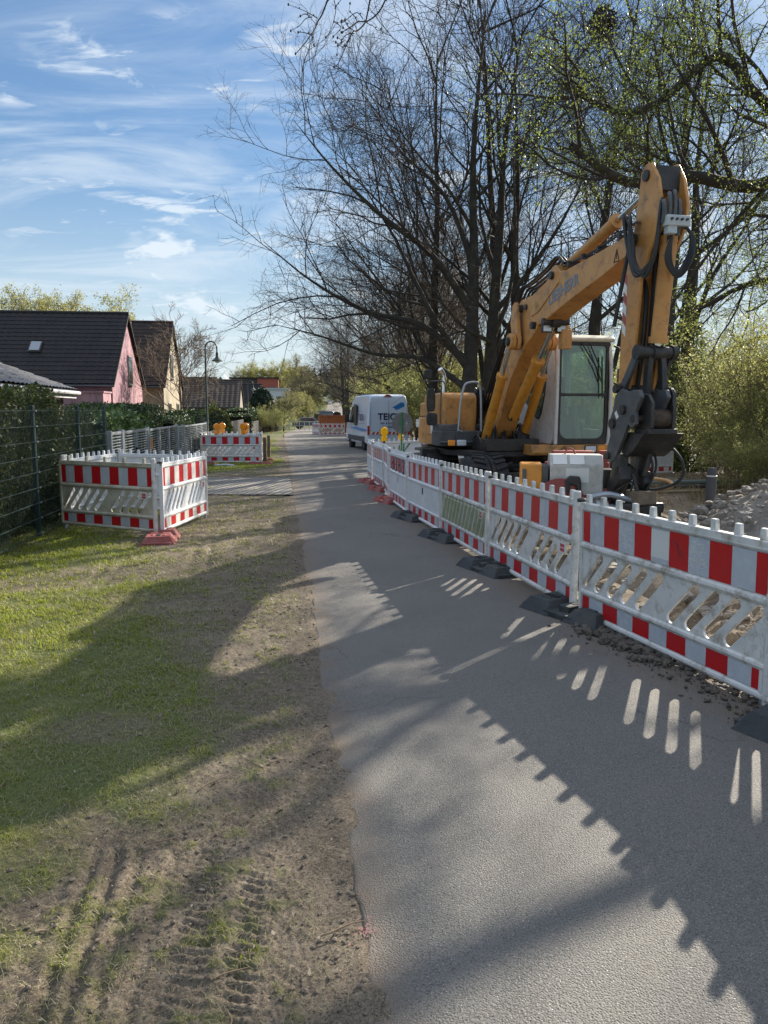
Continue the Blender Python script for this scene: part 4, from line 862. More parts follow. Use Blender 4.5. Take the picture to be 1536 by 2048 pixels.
mb = MB(); pin(mb, 1.60, BY - .42, BY + .42, 2.80, .055); pin(mb, 1.60, BY - .24, BY + .24, 3.30, .06); pin(mb, 2.08, BY - .23, BY + .23, 3.0, .055); pin(mb, .05, BY - .33, BY + .33, 1.45, .07); mb.build('pin', M_DARK, bb)
def cylinder(name, a, b, split, rb, rr_, parent=EX, m=M_YEL_D):
    a = Vector(a); b = Vector(b); c = a.lerp(b, split); d = (b - a).normalized()
    mb = MB(); mb.cyl(a, c, rb, n=20); mb.cyl(c - d * .05, c + d * .02, rb * 1.22, n=20); mb.cyl(a - d * .02, a + d * .05, rb * 1.1, n=16); o = mb.build(name, m, parent)
    for k in range(0): pass
    mb = MB(); mb.cyl(c, b, rr_, n=16); mb.build('rod', M_CHROME, o)
    mb = MB(); u = Vector((0, 1, 0))
    for q in (a, b): mb.cyl(q - u * rb * .8, q + u * rb * .8, rb * .95, n=16)
    mb.build('eye', M_DARK, o); return o
cylinder('boom_cylinder', (.52, BY - .34, 1.22), (1.60, BY - .34, 2.80), .68, .075, .036); cylinder('boom_cylinder', (.52, BY + .34, 1.22), (1.60, BY + .34, 2.80), .68, .075, .036)
cylinder('adjusting_cylinder', (.95, BY + .0, 1.66), (2.42, BY + .0, 3.02), .62, .085, .042)
# upper boom
mb = MB(); mb.xz([(1.60, 3.20), (1.60, 3.36), (1.76, 3.45), (1.95, 3.45), (2.48, 3.58), (2.62, 3.74), (2.74, 3.75), (2.86, 3.65), (3.03, 3.63), (3.63, 3.67), (4.12, 3.71), (4.62, 3.76), (4.86, 3.76), (4.92, 3.66), (4.88, 3.58), (4.5, 3.50), (4.10, 3.40), (3.45, 3.27), (2.85, 3.14), (2.40, 3.02), (2.15, 2.98), (2.0, 3.02)], BY - .165, BY + .165); ub = mb.build('upper_boom', M_YEL, EX, .012)
mb = MB(); mb.xz([(1.72, 3.28), (1.8, 3.40), (2.45, 3.56), (2.66, 3.72), (2.80, 3.66), (2.86, 3.50), (2.7, 3.42), (2.2, 3.18), (1.95, 3.14)], BY - .178, BY + .178); mb.build('boom_side_plate', M_YEL, ub, .008)
mb = MB(); pin(mb, 2.66, BY - .22, BY + .22, 3.62, .055); pin(mb, 1.78, BY - .2, BY + .2, 3.30, .045); pin(mb, 4.78, BY - .26, BY + .26, 3.66, .07); pin(mb, 2.42, BY - .2, BY + .2, 3.02, .05)
mb.build('pin', M_DARK, ub)
mb = MB(); mb.lathe([(.0, -.185), (.045, -.185), (.055, -.17)], (2.14, BY, 3.30), (0, 1, 0), 16); mb.build('cap', mat('brass_cap', (.35, .2, .06), .4, .6), ub)
tm = text_mesh('LIEBHERR', .215, .0015, .004); o = meshpart('lettering', tm, mat('faded_blue_letters', (.10, .19, .30), .6, var=(.24, .26, .26), vs=16, amt=.4), ub, (2.98, BY - .1685, 3.375), (0, -.185, 0), smooth=0); o.scale = (1.0, 1, 1)
mb = MB(); tri_ = [(4.32, 3.50), (4.44, 3.50), (4.38, 3.64)]
for i in range(3): a, b = tri_[i], tri_[(i + 1) % 3]; mb.tube([(a[0], BY - .167, a[1]), (b[0], BY - .167, b[1])], .006, 5)
mb.tube([(4.38, BY - .167, 3.53), (4.38, BY - .167, 3.60)], .006, 5); mb.build('warning_triangle', M_GREASE, ub)
cyl_s = cylinder('stick_cylinder', (2.68, BY, 3.70), (4.97, BY, 4.27), .60, .078, .038, m=M_YEL)
for (x, y) in ((2.34, BY - .1), (2.34, BY + .12)):
    mb = MB(); mb.box((x, y, 2.93), (.07, .15, .11)); mb.build('work_lamp', M_DARK, ub, .012)
    mb = MB(); mb.box((x + .037, y, 2.93), (.008, .125, .085)); mb.build('work_lamp_glass', M_LAMPG, ub, .004)
mb = MB(); mb.box((2.34, BY + .2, 2.78), (.12, .16, .28)); mb.box((2.34, BY + .2, 2.93), (.05, .1, .1)); mb.build('lamp_bracket', M_YEL, ub, .01)
# pipes and hoses along the boom
mb = MB()
for k, (dy, dz) in enumerate([(-.13, .03), (-.09, .06), (.10, .05), (.14, .03)]):
    mb.tube(bez([(2.9, BY + dy, 3.67 + dz), (3.6, BY + dy, 3.70 + dz), (4.2, BY + dy, 3.76 + dz), (4.7, BY + dy, 3.84 + dz), (4.9, BY + dy - .1, 3.82)], 4), .013, 6)
for x in (3.1, 3.5, 3.9, 4.4): mb.box((x, BY - .08, 3.70 + .05 * (x - 3.1)), (.05, .18, .07))
mb.build('steel_pipes', M_DARK, ub)
mb = MB(); r = random.Random(6)
for k in range(6):
    y = BY - .14 + .05 * k; j = r.uniform(-.04, .04)
    mb.tube(bez([(-.2, y, 1.75), (.3, y, 2.35), (.78, y, 2.85), (1.15, y, 3.25 + j), (1.45, y, 3.58 + j), (1.8, y, 3.62 + j), (2.3, y, 3.72 + j), (2.7, y, 3.84 + j), (2.95, y, 3.74)], 6), .021, 8)
mb.build('boom_hoses', M_HOSE, EX)
mb = MB()
for k, (o, q) in enumerate([((0, 0), .022), ((.03, .02), .022), ((-.06, .05), .022), ((.07, -.04), .02)]):
    mb.tube(bez([(4.72, BY - .22, 3.80 + o[1]), (4.88 + o[0], BY - .30 - .02 * k, 3.86 + o[1]), (4.92 + o[0], BY - .32, 3.62), (5.02, BY - .30, 3.30 + o[0]), (5.16, BY - .25, 3.24 + o[1]), (5.27, BY - .22, 3.42), (5.30, BY - .2, 3.75), (5.25, BY - .15, 4.0)], 6), q, 8)
for k in range(4):
    mb.tube(bez([(5.36, BY + .07 - .03 * k, 3.72), (5.38, BY + .13 + .012 * k, 3.60), (5.34 + .02 * k, BY + .14, 3.42 - .03 * k), (5.30, BY + .05, 3.24 - .02 * k), (5.30, BY - .04 - .02 * k, 3.36), (5.33, BY - .06, 3.62)], 6), .014, 8)
mb.build('loop_hoses', M_HOSE, EX)
mb = MB(); mb.tube([(4.86, BY - .26, 3.72), (4.62, BY - .30, 2.72)], .024, 8); mb.tube(bez([(4.55, BY - .12, 3.3), (4.82, BY - .05, 3.2), (4.86, BY - .05, 2.7), (4.76, BY - .05, 2.0)], 5), .026, 8); mb.tube(bez([(4.9, BY + .03, 3.7), (4.90, BY + .02, 3.2), (4.84, BY + .02, 2.2)], 5), .026, 8)
mb.tube([(4.88, BY + .08, 3.5), (4.86, BY + .08, 2.3)], .02, 8); mb.build('stick_hoses', M_HOSE, EX)
# stick: two side plates with a web between
SP = [(4.86, 4.36), (4.95, 4.43), (5.06, 4.42), (5.20, 4.22), (5.28, 3.95), (5.26, 3.72), (5.08, 3.48), (4.94, 3.2), (4.88, 2.6), (4.80, 2.06), (4.74, 1.94), (4.60, 1.94), (4.54, 2.08), (4.56, 2.65), (4.58, 3.25), (4.62, 3.56), (4.74, 3.74), (4.80, 3.95)]
mb = MB(); mb.xz(SP, BY - .175, BY - .135); mb.xz(SP, BY + .135, BY + .175)
mb.xz([(4.58, 2.0), (4.60, 3.25), (4.66, 3.6), (4.80, 3.8), (4.86, 4.15), (4.95, 4.2), (5.0, 3.85), (4.86, 3.5), (4.76, 3.2), (4.74, 2.0)], BY - .136, BY + .136); st = mb.build('stick', M_YEL, EX, .01)
mb = MB(); pin(mb, 4.98, BY - .2, BY + .2, 4.30, .06); pin(mb, 4.68, BY - .22, BY + .22, 2.02, .055); mb.box((5.1, BY, 4.25), (.05, .28, .25)); mb.build('pin', M_DARK, st)
mb = MB()
for k in range(6): z = 3.36 - k * .115; mb.prism([(4.585 + .0 * k, BY - .1775, z), (4.66, BY - .1775, z - .07), (4.66, BY - .1775, z - .185), (4.585, BY - .1775, z - .115)], (0, .002, 0), k % 2)
mb.build('warning_stripes', [mat('faded_red', (.38, .08, .07), .5), M_FOIL_W], st, smooth=0)
mb = MB(); mb.box((5.37, BY - .04, 3.74), (.10, .28, .11)); mb.box((5.36, BY - .10, 3.65), (.09, .11, .09)); vb = mb.build('valve_block', M_VALVE, st, .01)
mb = MB()
for y in (-.13, -.07, -.01, .05):
    mb.cyl((5.41, BY + y, 3.75), (5.44, BY + y, 3.75), .014, n=8); mb.cyl((5.36, BY + y - .02, 3.79), (5.36, BY + y - .02, 3.85), .012, n=6)
mb.build('fittings', M_GREASE, vb)
mb = MB()
for (y, z0, z1) in [(-.12, 3.75, 4.02), (-.06, 3.70, 4.04), (-.18, 3.72, 3.94), (.0, 3.6, 3.95)]: mb.tube(bez([(5.34, BY + y, z0), (5.36, BY + y, (z0 + z1) / 2), (5.33, BY + y + .01, z1), (5.24, BY + y + .05, z1 + .03)], 4), .024, 8)
mb.build('hose_fittings', M_GREYST, st)
bc = cylinder('bucket_cylinder', (5.16, BY + .02, 3.62), (5.02, BY + .02, 2.40), .90, .088, .04, m=M_YEL)
# linkage: cross beam, two long links, coupler plates
mb = MB(); pin(mb, 5.02, BY - .22, BY + .22, 2.40, .068); pin(mb, 5.02, BY - .245, BY - .19, 2.40, .085); pin(mb, 5.02, BY + .19, BY + .245, 2.40, .085); mb.build('link_beam', M_DARK, EX)
def bar2(mb, a, b, w, y0, y1):
    a = Vector(a); b = Vector(b); d = (b - a).normalized(); p = Vector((-d.y, d.x)) * w; mb.xz([tuple(a + p - d * w * .6), tuple(a - d * w), tuple(a - p - d * w * .6), tuple(b - p * 1.1 + d * w * .6), tuple(b + d * w), tuple(b + p * 1.1 + d * w * .6)], y0, y1)
mb = MB(); bar2(mb, (5.02, 2.40), (4.72, 2.0), .05, BY - .235, BY - .19); mb.build('rocker_link', M_GREYST, EX, .006); mb = MB(); bar2(mb, (5.02, 2.40), (4.72, 2.0), .05, BY + .19, BY + .235); mb.build('rocker_link', M_GREYST, EX, .006)
mb = MB(); bar2(mb, (5.02, 2.40), (5.10, 1.80), .045, BY + .05, BY + .11); bar2(mb, (5.02, 2.38), (4.98, 1.86), .045, BY - .10, BY - .04); mb.build('push_link', M_DARK, EX, .006)
mb = MB(); pin(mb, 4.72, BY - .32, BY + .26, 2.0, .05); pin(mb, 4.92, BY - .34, BY + .3, 1.76, .055); pin(mb, 4.70, BY - .34, BY + .3, 1.60, .06); pin(mb, 5.12, BY - .32, BY + .18, 1.66, .04); pin(mb, 4.62, BY - .34, BY - .2, 1.22, .045); mb.build('linkage_pin', M_GREASE, EX)
CP = [(4.72, 1.93), (4.86, 2.0), (5.0, 1.96), (5.08, 1.98), (5.22, 1.98), (5.27, 1.90), (5.16, 1.74), (5.18, 1.60), (5.10, 1.55), (5.02, 1.60), (4.94, 1.46), (4.84, 1.30), (4.76, 1.18), (4.66, 1.14), (4.56, 1.18), (4.58, 1.32), (4.64, 1.46), (4.60, 1.62), (4.68, 1.76)]
mb = MB(); mb.xz(CP, BY - .31, BY - .26); mb.xz(CP, BY + .02, BY + .07); mb.box((4.85, BY - .12, 1.7), (.14, .34, .2)); cp = mb.build('coupler', M_GREYST, EX, .008)
mb = MB(); mb.box((4.78, BY - .315, 1.70), (.09, .004, .05), rotm('Y', .9)); mb.build('plate_sticker', M_FOIL_W, cp, smooth=0)
# cradle seen to the right of the coupler
CR = arc(4.98, 1.92, .09, 200, -20, 8) + [(5.18, 1.80), (5.24, 1.60), (5.2, 1.50), (4.75, 1.50), (4.72, 1.58), (4.86, 1.68), (4.90, 1.8)]
CRX = [(5.05, 1.95), (5.22, 1.93), (5.3, 1.84), (5.3, 1.56), (5.24, 1.50), (5.0, 1.50), (4.95, 1.62), (5.02, 1.74)]
mb = MB(); mb.xz(CRX, BY - .19, BY - .15); mb.xz(arc(5.14, 1.90, .11, 10, 170, 8) + [(5.04, 1.7), (5.0, 1.5), (5.26, 1.5), (5.27, 1.7)], BY + .10, BY + .145); mb.box((5.14, BY - .025, 1.52), (.30, .36, .06)); mb.build('cradle', M_DARK, EX, .008)
mb = MB(); mb.cyl((5.14, BY - .15, 1.66), (5.14, BY + .10, 1.66), .11, n=20); mb.build('cradle_drum', mat('rusty_drum', (.09, .055, .03), .8, var=(.03, .025, .02), vs=14, bump=.4), EX)
mb = MB(); mb.xz([(4.72, 1.5), (5.25, 1.5), (5.05, 1.30), (4.9, 1.22), (4.80, 1.26), (4.74, 1.36)], BY - .24, BY + .26); mb.yz([(BY + .10, 1.5), (BY + .09, 1.30), (BY - .0, .98), (BY - .05, 1.0), (BY + .02, 1.3), (BY - .1, 1.5)], 4.9, 4.96); mb.build('adapter', M_DARK, EX, .008)
# grab with two claws holding a block, and its hoses
mb = MB(); mb.box((4.78, BY - .24, 1.12), (.16, .12, .26)); mb.box((4.78, BY + .0, 1.12), (.16, .14, .26)); mb.xz([(4.70, 1.1), (4.86, 1.12), (4.90, .96), (4.80, .88), (4.72, .80), (4.76, .70), (4.62, .68), (4.58, .84), (4.64, .98)], BY - .30, BY - .14); mb.xz([(4.72, 1.05), (4.90, 1.05), (4.95, .92), (4.84, .8), (4.76, .95)], BY - .02, BY + .08)
mb.tube([(4.9, BY - .14, 1.02), (4.92, BY - .06, .72)], .025, 8); mb.build('grab', M_DARK, EX, .012)
mb = MB(); mb.box((4.86, BY + .0, .745), (.24, .27, .16), rotm('Z', .2)); mb.build('clamped_block', mat('old_timber', (.22, .17, .11), .9, var=(.14, .11, .08), vs=9, bump=.5, bs=30), EX, .012)
mb = MB(); mb.box((4.80, BY - .02, .62), (.30, .55, .12)); mb.box((4.84, BY + .02, .40), (.24, .4, .5)); mb.cyl((4.84, BY + .2, .2), (4.84, BY + .2, .62), .07); mb.box((4.82, BY, .14), (.5, .7, .08)); mb.build('rotator', M_GREASE, EX, .02)
mb = MB()
mb.tube(bez([(4.86, BY + .1, 1.42), (4.98, BY + .26, 1.35), (5.08, BY + .38, 1.15), (5.06, BY + .36, .95), (4.95, BY + .14, .84), (4.8, BY - .05, .85)], 6), .018, 8)
for (a, b) in [((4.80, BY - .18, 1.45), (4.86, BY - .14, .82)), ((4.84, BY - .05, 1.45), (4.9, BY + .06, .84)), ((4.82, BY + .1, 1.4), (4.92, BY + .02, .80)), ((4.7, BY - .2, 1.2), (4.88, BY - .1, .84))]:
    m_ = Vector(a).lerp(Vector(b), .5) + Vector((.10, .05, .02)); mb.tube(bez([a, m_, b], 6), .014, 8)
mb.tube(bez([(4.7, BY - .35, .7), (4.82, BY - .25, .86), (4.9, BY - .1, .93), (4.86, BY + .05, .80)], 5), .012, 6); mb.build('grab_hoses', M_HOSE, EX)
# ------------------------------------------------------------------ pump unit between excavator and barriers
PU = thing('pump_unit', 'pump with white hood, yellow box and dark red disc guard before the excavator', 'pump', (2.31, 9.45, gzf(2, 9.4) + .09), math.radians(-8))
mb = MB(); sec = [(-.29, .78), (-.29, .98), (-.17, 1.10), (.17, 1.10), (.29, .98), (.29, .62), (-.29, .62)]
mb.prism([(-.28 , p[0] * .9, p[1]) for p in sec], (.62, 0, 0)); hoodp = mb.build('pump_hood', mat('weathered_white', (.50, .50, .46), .6, var=(.40, .40, .36), vs=4, dirt=(.2, .18, .14), ds=9), PU, .01)
mb = MB(); mb.box((.04, -.265, .86), (.27, .006, .17)); mb.build('plate', mat('pale_plate', (.62, .62, .58), .5), hoodp, smooth=0)
mb = MB()
for x in (-.16, .04): mb.prism([(x - .09, -.258, .99), (x + .08, -.258, .99), (x + .08, -.165, 1.095), (x - .09, -.165, 1.095)], (0, -.004, .004))
mb.build('bright_sticker', M_FOIL_W, hoodp, smooth=0)
mb = MB(); mb.tube([(-.03 + .06 * math.cos(t), 0, 1.10 + .07 * math.sin(t)) for t in [PI * k / 8 for k in range(9)]], .010, 8); mb.build('lifting_eye', M_REDRUB, hoodp)
mb = MB(); mb.box((-.50, -.02, .76), (.26, .42, .46)); yb = mb.build('control_box', M_YEL_D, PU, .02)
mb = MB(); mb.box((-.335, -.02, .86), (.07, .43, .22)); mb.box((-.585, -.235, .85), (.05, .01, .16)); mb.build('dark_panel', M_GREYST, yb, .008)
mb = MB(); mb.box((-.47, -.235, .62), (.06, .006, .08)); mb.build('sticker', M_FOIL_W, yb, smooth=0)
M_PRED = mat('pump_red', (.30, .05, .035), .5, var=(.24, .05, .04), vs=5, dirt=(.14, .07, .05), ds=6)
mb = MB(); mb.lathe([(0, -.05), (.20, -.045), (.29, -.02), (.31, .0), (.31, .03), (.0, .03)], (-.17, -.36, .52), (.25, -1, .1), 32); mb.build('disc_guard', M_PRED, PU)
mb = MB(); mb.box((.05, 0, .50), (1.0, .5, .24)); mb.cyl((.1, -.25, .42), (.1, .3, .42), .2, n=20); mb.box((.42, -.1, .60), (.2, .25, .2)); mb.box((.1, 0, .2), (.9, .5, .1)); mb.build('pump_body', M_PRED, PU, .02)
mb = MB(); mb.xz([(-.09, .52), (-.12, .80), (-.05, .86), (.06, .85), (.08, .78), (.08, .55), (.03, .55), (.02, .74), (-.04, .76)], -.36, -.24); mb.build('black_cover', M_HOSE, PU, .012); mb = MB(); mb.box((.42, .05, .80), (.14, .3, .24)); mb.build('side_cover', M_HOSE, PU, .012)
mb = MB(); mb.cyl((.25, -.42, .50), (.78, -.34, .42), .062, n=16); mb.cyl((.22, -.43, .505), (.36, -.405, .485), .10, n=16); mb.cyl((.56, -.37, .455), (.6, -.366, .45), .085, n=16); mb.tube(bez([(.2, -.42, .62), (.38, -.46, .66), (.6, -.40, .60), (.74, -.36, .54)], 5), .035, 8); mb.build('grey_pipe', M_GALV, PU)
mb = MB(); mb.lathe([(.1, .1), (.2, .08), (.24, 0), (.2, -.08), (.1, -.1)], (.62, .18, .66), (.4, -1, 0), 28); mb.build('hose_wheel', M_GALV, PU)
mb = MB(); mb.lathe([(0, .05), (.11, .05), (.13, .0), (.11, -.11), (0, -.11)], (.62, .18, .66), (.4, -1, 0), 24); mb.build('hub', M_HOSE, PU)
mb = MB(); mb.cyl((.45, .5, .75), (.45, .5, 1.12), .07, n=14); mb.box((.1, .45, .85), (.8, .1, .25)); mb.box((.05, .45, 1.10), (.5, .25, .04)); mb.build('rear_frame', M_PRED, PU, .01)
for x in (-.45, .45):
    for y in (-.25, .25):
        mb = MB(); mb.box((x, y, .2), (.07, .07, .42)); mb.build('leg', M_DARK, PU)
# plate standing between the two nearest barriers
mb = MB(); mb.box((0, 0, .0), (.16, .012, .18)); pl = mb.build('number_plate', mat('plate_white', (.62, .62, .58), .5, dirt=(.3, .26, .2), ds=14), None, .004); pl.location = (1.83, 7.05, .80); pl.rotation_euler = (0, 0, -.25); tag(pl, 'small white plate with black figures seen through the gap between the two nearest barriers', 'number plate')
for i, (t_, z) in enumerate([('1R3', .045), ('T77', -.045)]): meshpart('figures', text_mesh(t_, .085, .001, .002), M_GREASE, pl, (0, -.0075, z), smooth=0)
mb = MB(); mb.box((0, 0, .36), (.05, .04, .70)); ps = mb.build('post', M_DARK, None); ps.location = (1.83, 7.09, 0); ps.name = 'plate_post'; tag(ps, 'short dark post holding the small number plate', 'post')
# ------------------------------------------------------------------ van
def make_van():
    t = thing('delivery_van', 'white delivery van with blue logo and red-white rear markings, parked at the right road side', 'van', (.22, 35.7, gzf(0, 38) - .04), math.radians(12.5))
    WH = mat('van_white', (.60, .69, .80), .3, coat=.6, dirt=(.5, .5, .48), ds=2, da=.3)
    prof = [(0, .42), (.02, 1.2), (.10, 2.35), (.22, 2.62), (.45, 2.70), (3.9, 2.68), (4.35, 2.52), (4.85, 1.75), (5.55, 1.35), (5.80, 1.0), (5.85, .45), (5.2, .38), (5.1, .62), (4.9, .72), (4.6, .72), (4.4, .62), (4.3, .38), (1.6, .38), (1.5, .62), (1.3, .72), (1.05, .72), (.8, .62), (.7, .42)]
    mb = MB(); n = len(prof)
    def wid(z): return 1.0 if z < 1.3 else 1.0 - .16 * ((z - 1.3) / 1.4) ** 1.6
    V = [(-wid(z), y, z) for y, z in prof] + [(wid(z), y, z) for y, z in prof]
    mb.add(V, [tuple(range(n))[::-1], tuple(range(n, 2 * n))] + [(i, (i + 1) % n, (i + 1) % n + n, i + n) for i in range(n)])
    body = mb.build('body', WH, t, .07, smooth=45, seg=4)
    side = lambda y, z, o=.012: (-wid(z) - o, y, z)
    mb = MB(); mb.add([side(3.55, 1.35), side(3.55, 2.15), side(4.3, 2.15), side(4.72, 1.42), side(4.72, 1.35)], [(0, 1, 2, 3, 4)]); mb.add([side(2.75, 1.30), side(2.75, 2.2), side(3.35, 2.2), side(3.35, 1.30)], [(0, 1, 2, 3)]); mb.build('side_window', M_DGLASS, body, smooth=0)
    mb = MB(); mb.box((-1.02, 3.0, 1.75), (.02, .68, 1.02)); mb.build('window_rim', M_DARK, body, .01)
    mb = MB(); mb.add([(-.8, 4.42, 2.46), (.8, 4.42, 2.46), (.88, 4.9, 1.72), (-.88, 4.9, 1.72)], [(0, 1, 2, 3)]); mb.build('windscreen', M_DGLASS, body, smooth=0)
    mb = MB(); mb.box((-1.0, 2.9, .62), (.06, 4.4, .24)); mb.box((1.0, 2.9, .62), (.06, 4.4, .24)); mb.box((0, .02, .46), (1.9, .16, .2)); mb.box((0, 5.75, .5), (1.9, .2, .3)); mb.build('bumper', mat('grey_plastic', (.07, .075, .08), .7), body, .02)
    mb = MB(); mb.box((0, -.005, 1.5), (.012, .012, 1.9)); mb.box((-.87, .025, 1.5), (.012, .02, 1.7)); mb.box((.87, .025, 1.5), (.012, .02, 1.7)); mb.box((.1, -.01, 1.2), (.14, .03, .05)); mb.box((-1.005, 1.9, 1.9), (.01, 1.6, .012)); mb.box((-1.005, 1.9, 1.35), (.01, 3.0, .012)); mb.build('door_seams', mat('seam_grey', (.16, .17, .18), .6), body, smooth=0)
    mb = MB(); mb.box((-.955, .015, 1.05), (.10, .06, .42)); mb.build('tail_light', M_REDL, t, .01); mb = MB(); mb.box((.955, .015, 1.05), (.10, .06, .42)); mb.build('tail_light', M_REDL, t, .01)
    mb = MB(); mb.xz([(-.2, 2.60), (.2, 2.60), (.06, 2.68), (-.06, 2.68)], .17, .25); mb.build('brake_light', M_REDL, t)
    # chevrons across the lower doors
    mb = MB()
    for k in range(9):
        x = -.80 + k * .19; mb.prism([(x, -.014, .86), (x + .095, -.014, .86), (x + .165, -.014, .98), (x + .07, -.014, .98)], (0, .004, 0))
    mb.build('chevron_marking', M_RED, body, smooth=0)
    mb = MB(); mb.box((0, -.008, .92), (1.75, .004, .12)); mb.build('chevron_ground', M_FOIL_W, body, smooth=0)
    blue = mat('van_blue', (.02, .22, .55), .4); navy = mat('van_navy', (.015, .03, .09), .4)
    # rolled sheet logo
    mb = MB(); mb.prism([(.18, .075, 2.10), (.62, .075, 2.34), (.74, .075, 2.30), (.76, .075, 2.16), (.34, .075, 1.93), (.30, .075, 2.06)], (0, .02, 0)); mb.build('logo', blue, body, smooth=0)
    meshpart('lettering', text_mesh('TEICH', .42, .003, .012), navy, body, (.08, .038, 1.66), (0, 0, 0), 0)
    meshpart('small_lettering', text_mesh('Tief- & Rohrleitung', .13, .003, .002), navy, body, (.08, -.012, 1.38), (0, 0, 0), 0)
    meshpart('small_lettering', text_mesh('Tel. 0', .12, .003, .002), navy, body, (.08, -.012, 1.20), (0, 0, 0), 0)
    meshpart('side_lettering', text_mesh('TEICH', .42, .003, .012), navy, body, (-1.018, 1.55, 1.62), (0, 0, -PI / 2), 0)
    mb = MB(); mb.prism([(-1.01, .3, 1.02), (-1.01, .4, 1.1), (-1.01, 3.0, 1.16), (-1.01, 4.6, 1.08), (-1.01, 3.2, 1.05), (-1.01, 1.4, .98)], (-.006, 0, 0)); mb.build('blue_swoosh', blue, body, smooth=0)
    #meshpart('sill_lettering', text_mesh('www.teich-bau.de', .16, .003, .002), navy, body, (-1.034, 2.9, .62), (0, 0, -PI / 2), 0)
    for (x, y) in ((-.86, 1.18), (.86, 1.18), (-.86, 4.75), (.86, 4.75)):
        mb = MB(); sg = -1 if x < 0 else 1; mb.lathe([(.18, -.12), (.31, -.12), (.35, -.08), (.35, .08), (.31, .12), (.18, .12)], (x, y, .35), (1, 0, 0), 28); w = mb.build('wheel', M_TYRE, t)
        mb = MB(); mb.lathe([(0, .1 * sg), (.08, .11 * sg), (.19, .08 * sg), (.2, .12 * sg)], (x, y, .35), (1, 0, 0), 20); mb.build('rim', M_GREYST, w)
    for sg in (-1, 1): mb = MB(); mb.box((sg * 1.18, 4.45, 1.55), (.22, .12, .38)); mb.tube([(sg * 1.0, 4.45, 1.4), (sg * 1.15, 4.45, 1.45)], .03); mb.build('wing_mirror', M_DARK, t, .03)
    mb = MB(); mb.tube([(-.7, 1.0, 2.72), (-.7, 3.8, 2.72)], .02, 6); mb.tube([(.7, 1.0, 2.72), (.7, 3.8, 2.72)], .02, 6); mb.build('roof_rail', M_DARK, t)
make_van()
# cars far down the road
def car(label, x, y, rz, col, h=1.45, l=4.4, w=1.78, van=False, group='parked cars far down the road', cat='car'):
    t = thing('parked_car', label, cat, (x, y, gzf(x, y) + .03), rz, group); m = mat('car_paint_%d' % int(sum(c * (i + 1) for i, c in enumerate(col)) * 1000), col, .3, coat=.8)
    if van: prof = [(-l / 2, .35), (-l / 2, h * .85), (-l / 2 + .15, h), (l * .28, h), (l * .40, h * .62), (l / 2 - .05, h * .5), (l / 2, .35)]
    else: prof = [(-l / 2, .35), (-l / 2, .82), (-l / 2 + .25, .92), (-l * .28, h * .97), (-l * .12, h), (l * .10, h * .97), (l * .25, .92), (l * .44, .80), (l / 2, .62), (l / 2, .35)]
    mb = MB(); n = len(prof); V = [(a, s * w / 2 * (1 if z < .95 else .84), z) for s in (-1, 1) for a, z in prof]
    mb.add(V, [tuple(range(n)), tuple(range(n, 2 * n))[::-1]] + [(i, i + n, (i + 1) % n + n, (i + 1) % n) for i in range(n)]); b = mb.build('body', m, t, .06, 45, 3)
    mb = MB()
    z0, z1 = (.98, h * .92) if not van else (h * .55, h * .85)
    for s in (-1, 1): mb.xz([(-l * .30, z0), (-l * .24, z1), (l * .08, z1), (l * .20, z0)], s * w * .455 - .02, s * w * .455 + .02)
    mb.yz([(-w * .38, z0), (-w * .34, z1), (w * .34, z1), (w * .38, z0)], -l * .36, -l * .30) if not van else mb.yz([(-w * .38, h * .55), (-w * .36, h * .85), (w * .36, h * .85), (w * .38, h * .55)], -l / 2 - .01, -l / 2 + .01); mb.build('window', M_DGLASS, b, smooth=0)
    for sx in (-.31, .31):
        for s in (-1, 1): mb = MB(); mb.lathe([(.02, .1 * s), (.2, .1 * s), (.31, .09 * s), (.32, 0), (.31, -.09 * s), (.1, -.09 * s)], (l * sx, s * (w / 2 - .1), .32), (0, 1, 0), 18); mb.build('wheel', M_TYRE, t)
    for s in (-1, 1): mb = MB(); mb.box((-l / 2 - .0, s * w * .4, .78), (.05, .22, .14)); mb.build('tail_light', M_REDL, t)
car('dark grey car parked side on left of the orange skip', -9.3, 97, .15, (.08, .10, .11))
car('black car behind the grey one, beside the road', -8.6, 108, 2.0, (.02, .02, .025), 1.9, 4.6, van=True)
car('dark van standing obliquely beyond the grey car', -9.6, 122, .3, (.03, .035, .045), 2.2, 5.0, van=True)
car('white car just behind the orange skip', -4.45, 80, 1.65, (.62, .64, .66), 1.62, 4.2, van=True)
car('dark car at the right edge of the far road', -5.6, 118, 1.6, (.03, .03, .04))
car('white van parked high up at the end of the road', -15.0, 215, 1.7, (.6, .62, .65), 2.3, 5.2, van=True)
car('black car next to the white van at the end of the road', -12.0, 225, 1.7, (.03, .03, .035), 1.6)
# orange skip
sk = thing('orange_skip', 'rusty orange open skip behind the far barriers on the road', 'skip', (-4.15, 68.6, gzf(-4, 68)), .13); M_SK = mat('skip_orange', (.42, .13, .03), .7, var=(.30, .10, .04), vs=1.5, dirt=(.15, .08, .05), ds=2)
mb = MB()
for (c, d) in [((0, -1.0, .9), (3.2, .06, 1.5)), ((0, 1.0, .9), (3.2, .06, 1.5)), ((-1.58, 0, .9), (.06, 2.0, 1.5)), ((1.58, 0, .9), (.06, 2.0, 1.5)), ((0, 0, .2), (3.2, 2.0, .08))]: mb.box(c, d)
mb.build('body', M_SK, sk); mb = MB()
for k in range(7): mb.box((-1.5 + .5 * k, -1.06, .9), (.07, .06, 1.5))
mb.box((0, -1.05, 1.66), (3.3, .12, .1)); mb.build('ribs', M_SK, sk)
mb = MB(); mb.xz([(-.45, 1.6), (.35, 1.6), (.25, 1.95), (-.1, 2.05), (-.35, 1.9)], -.6, .4); mb.build('load', M_DARK, sk, .05)
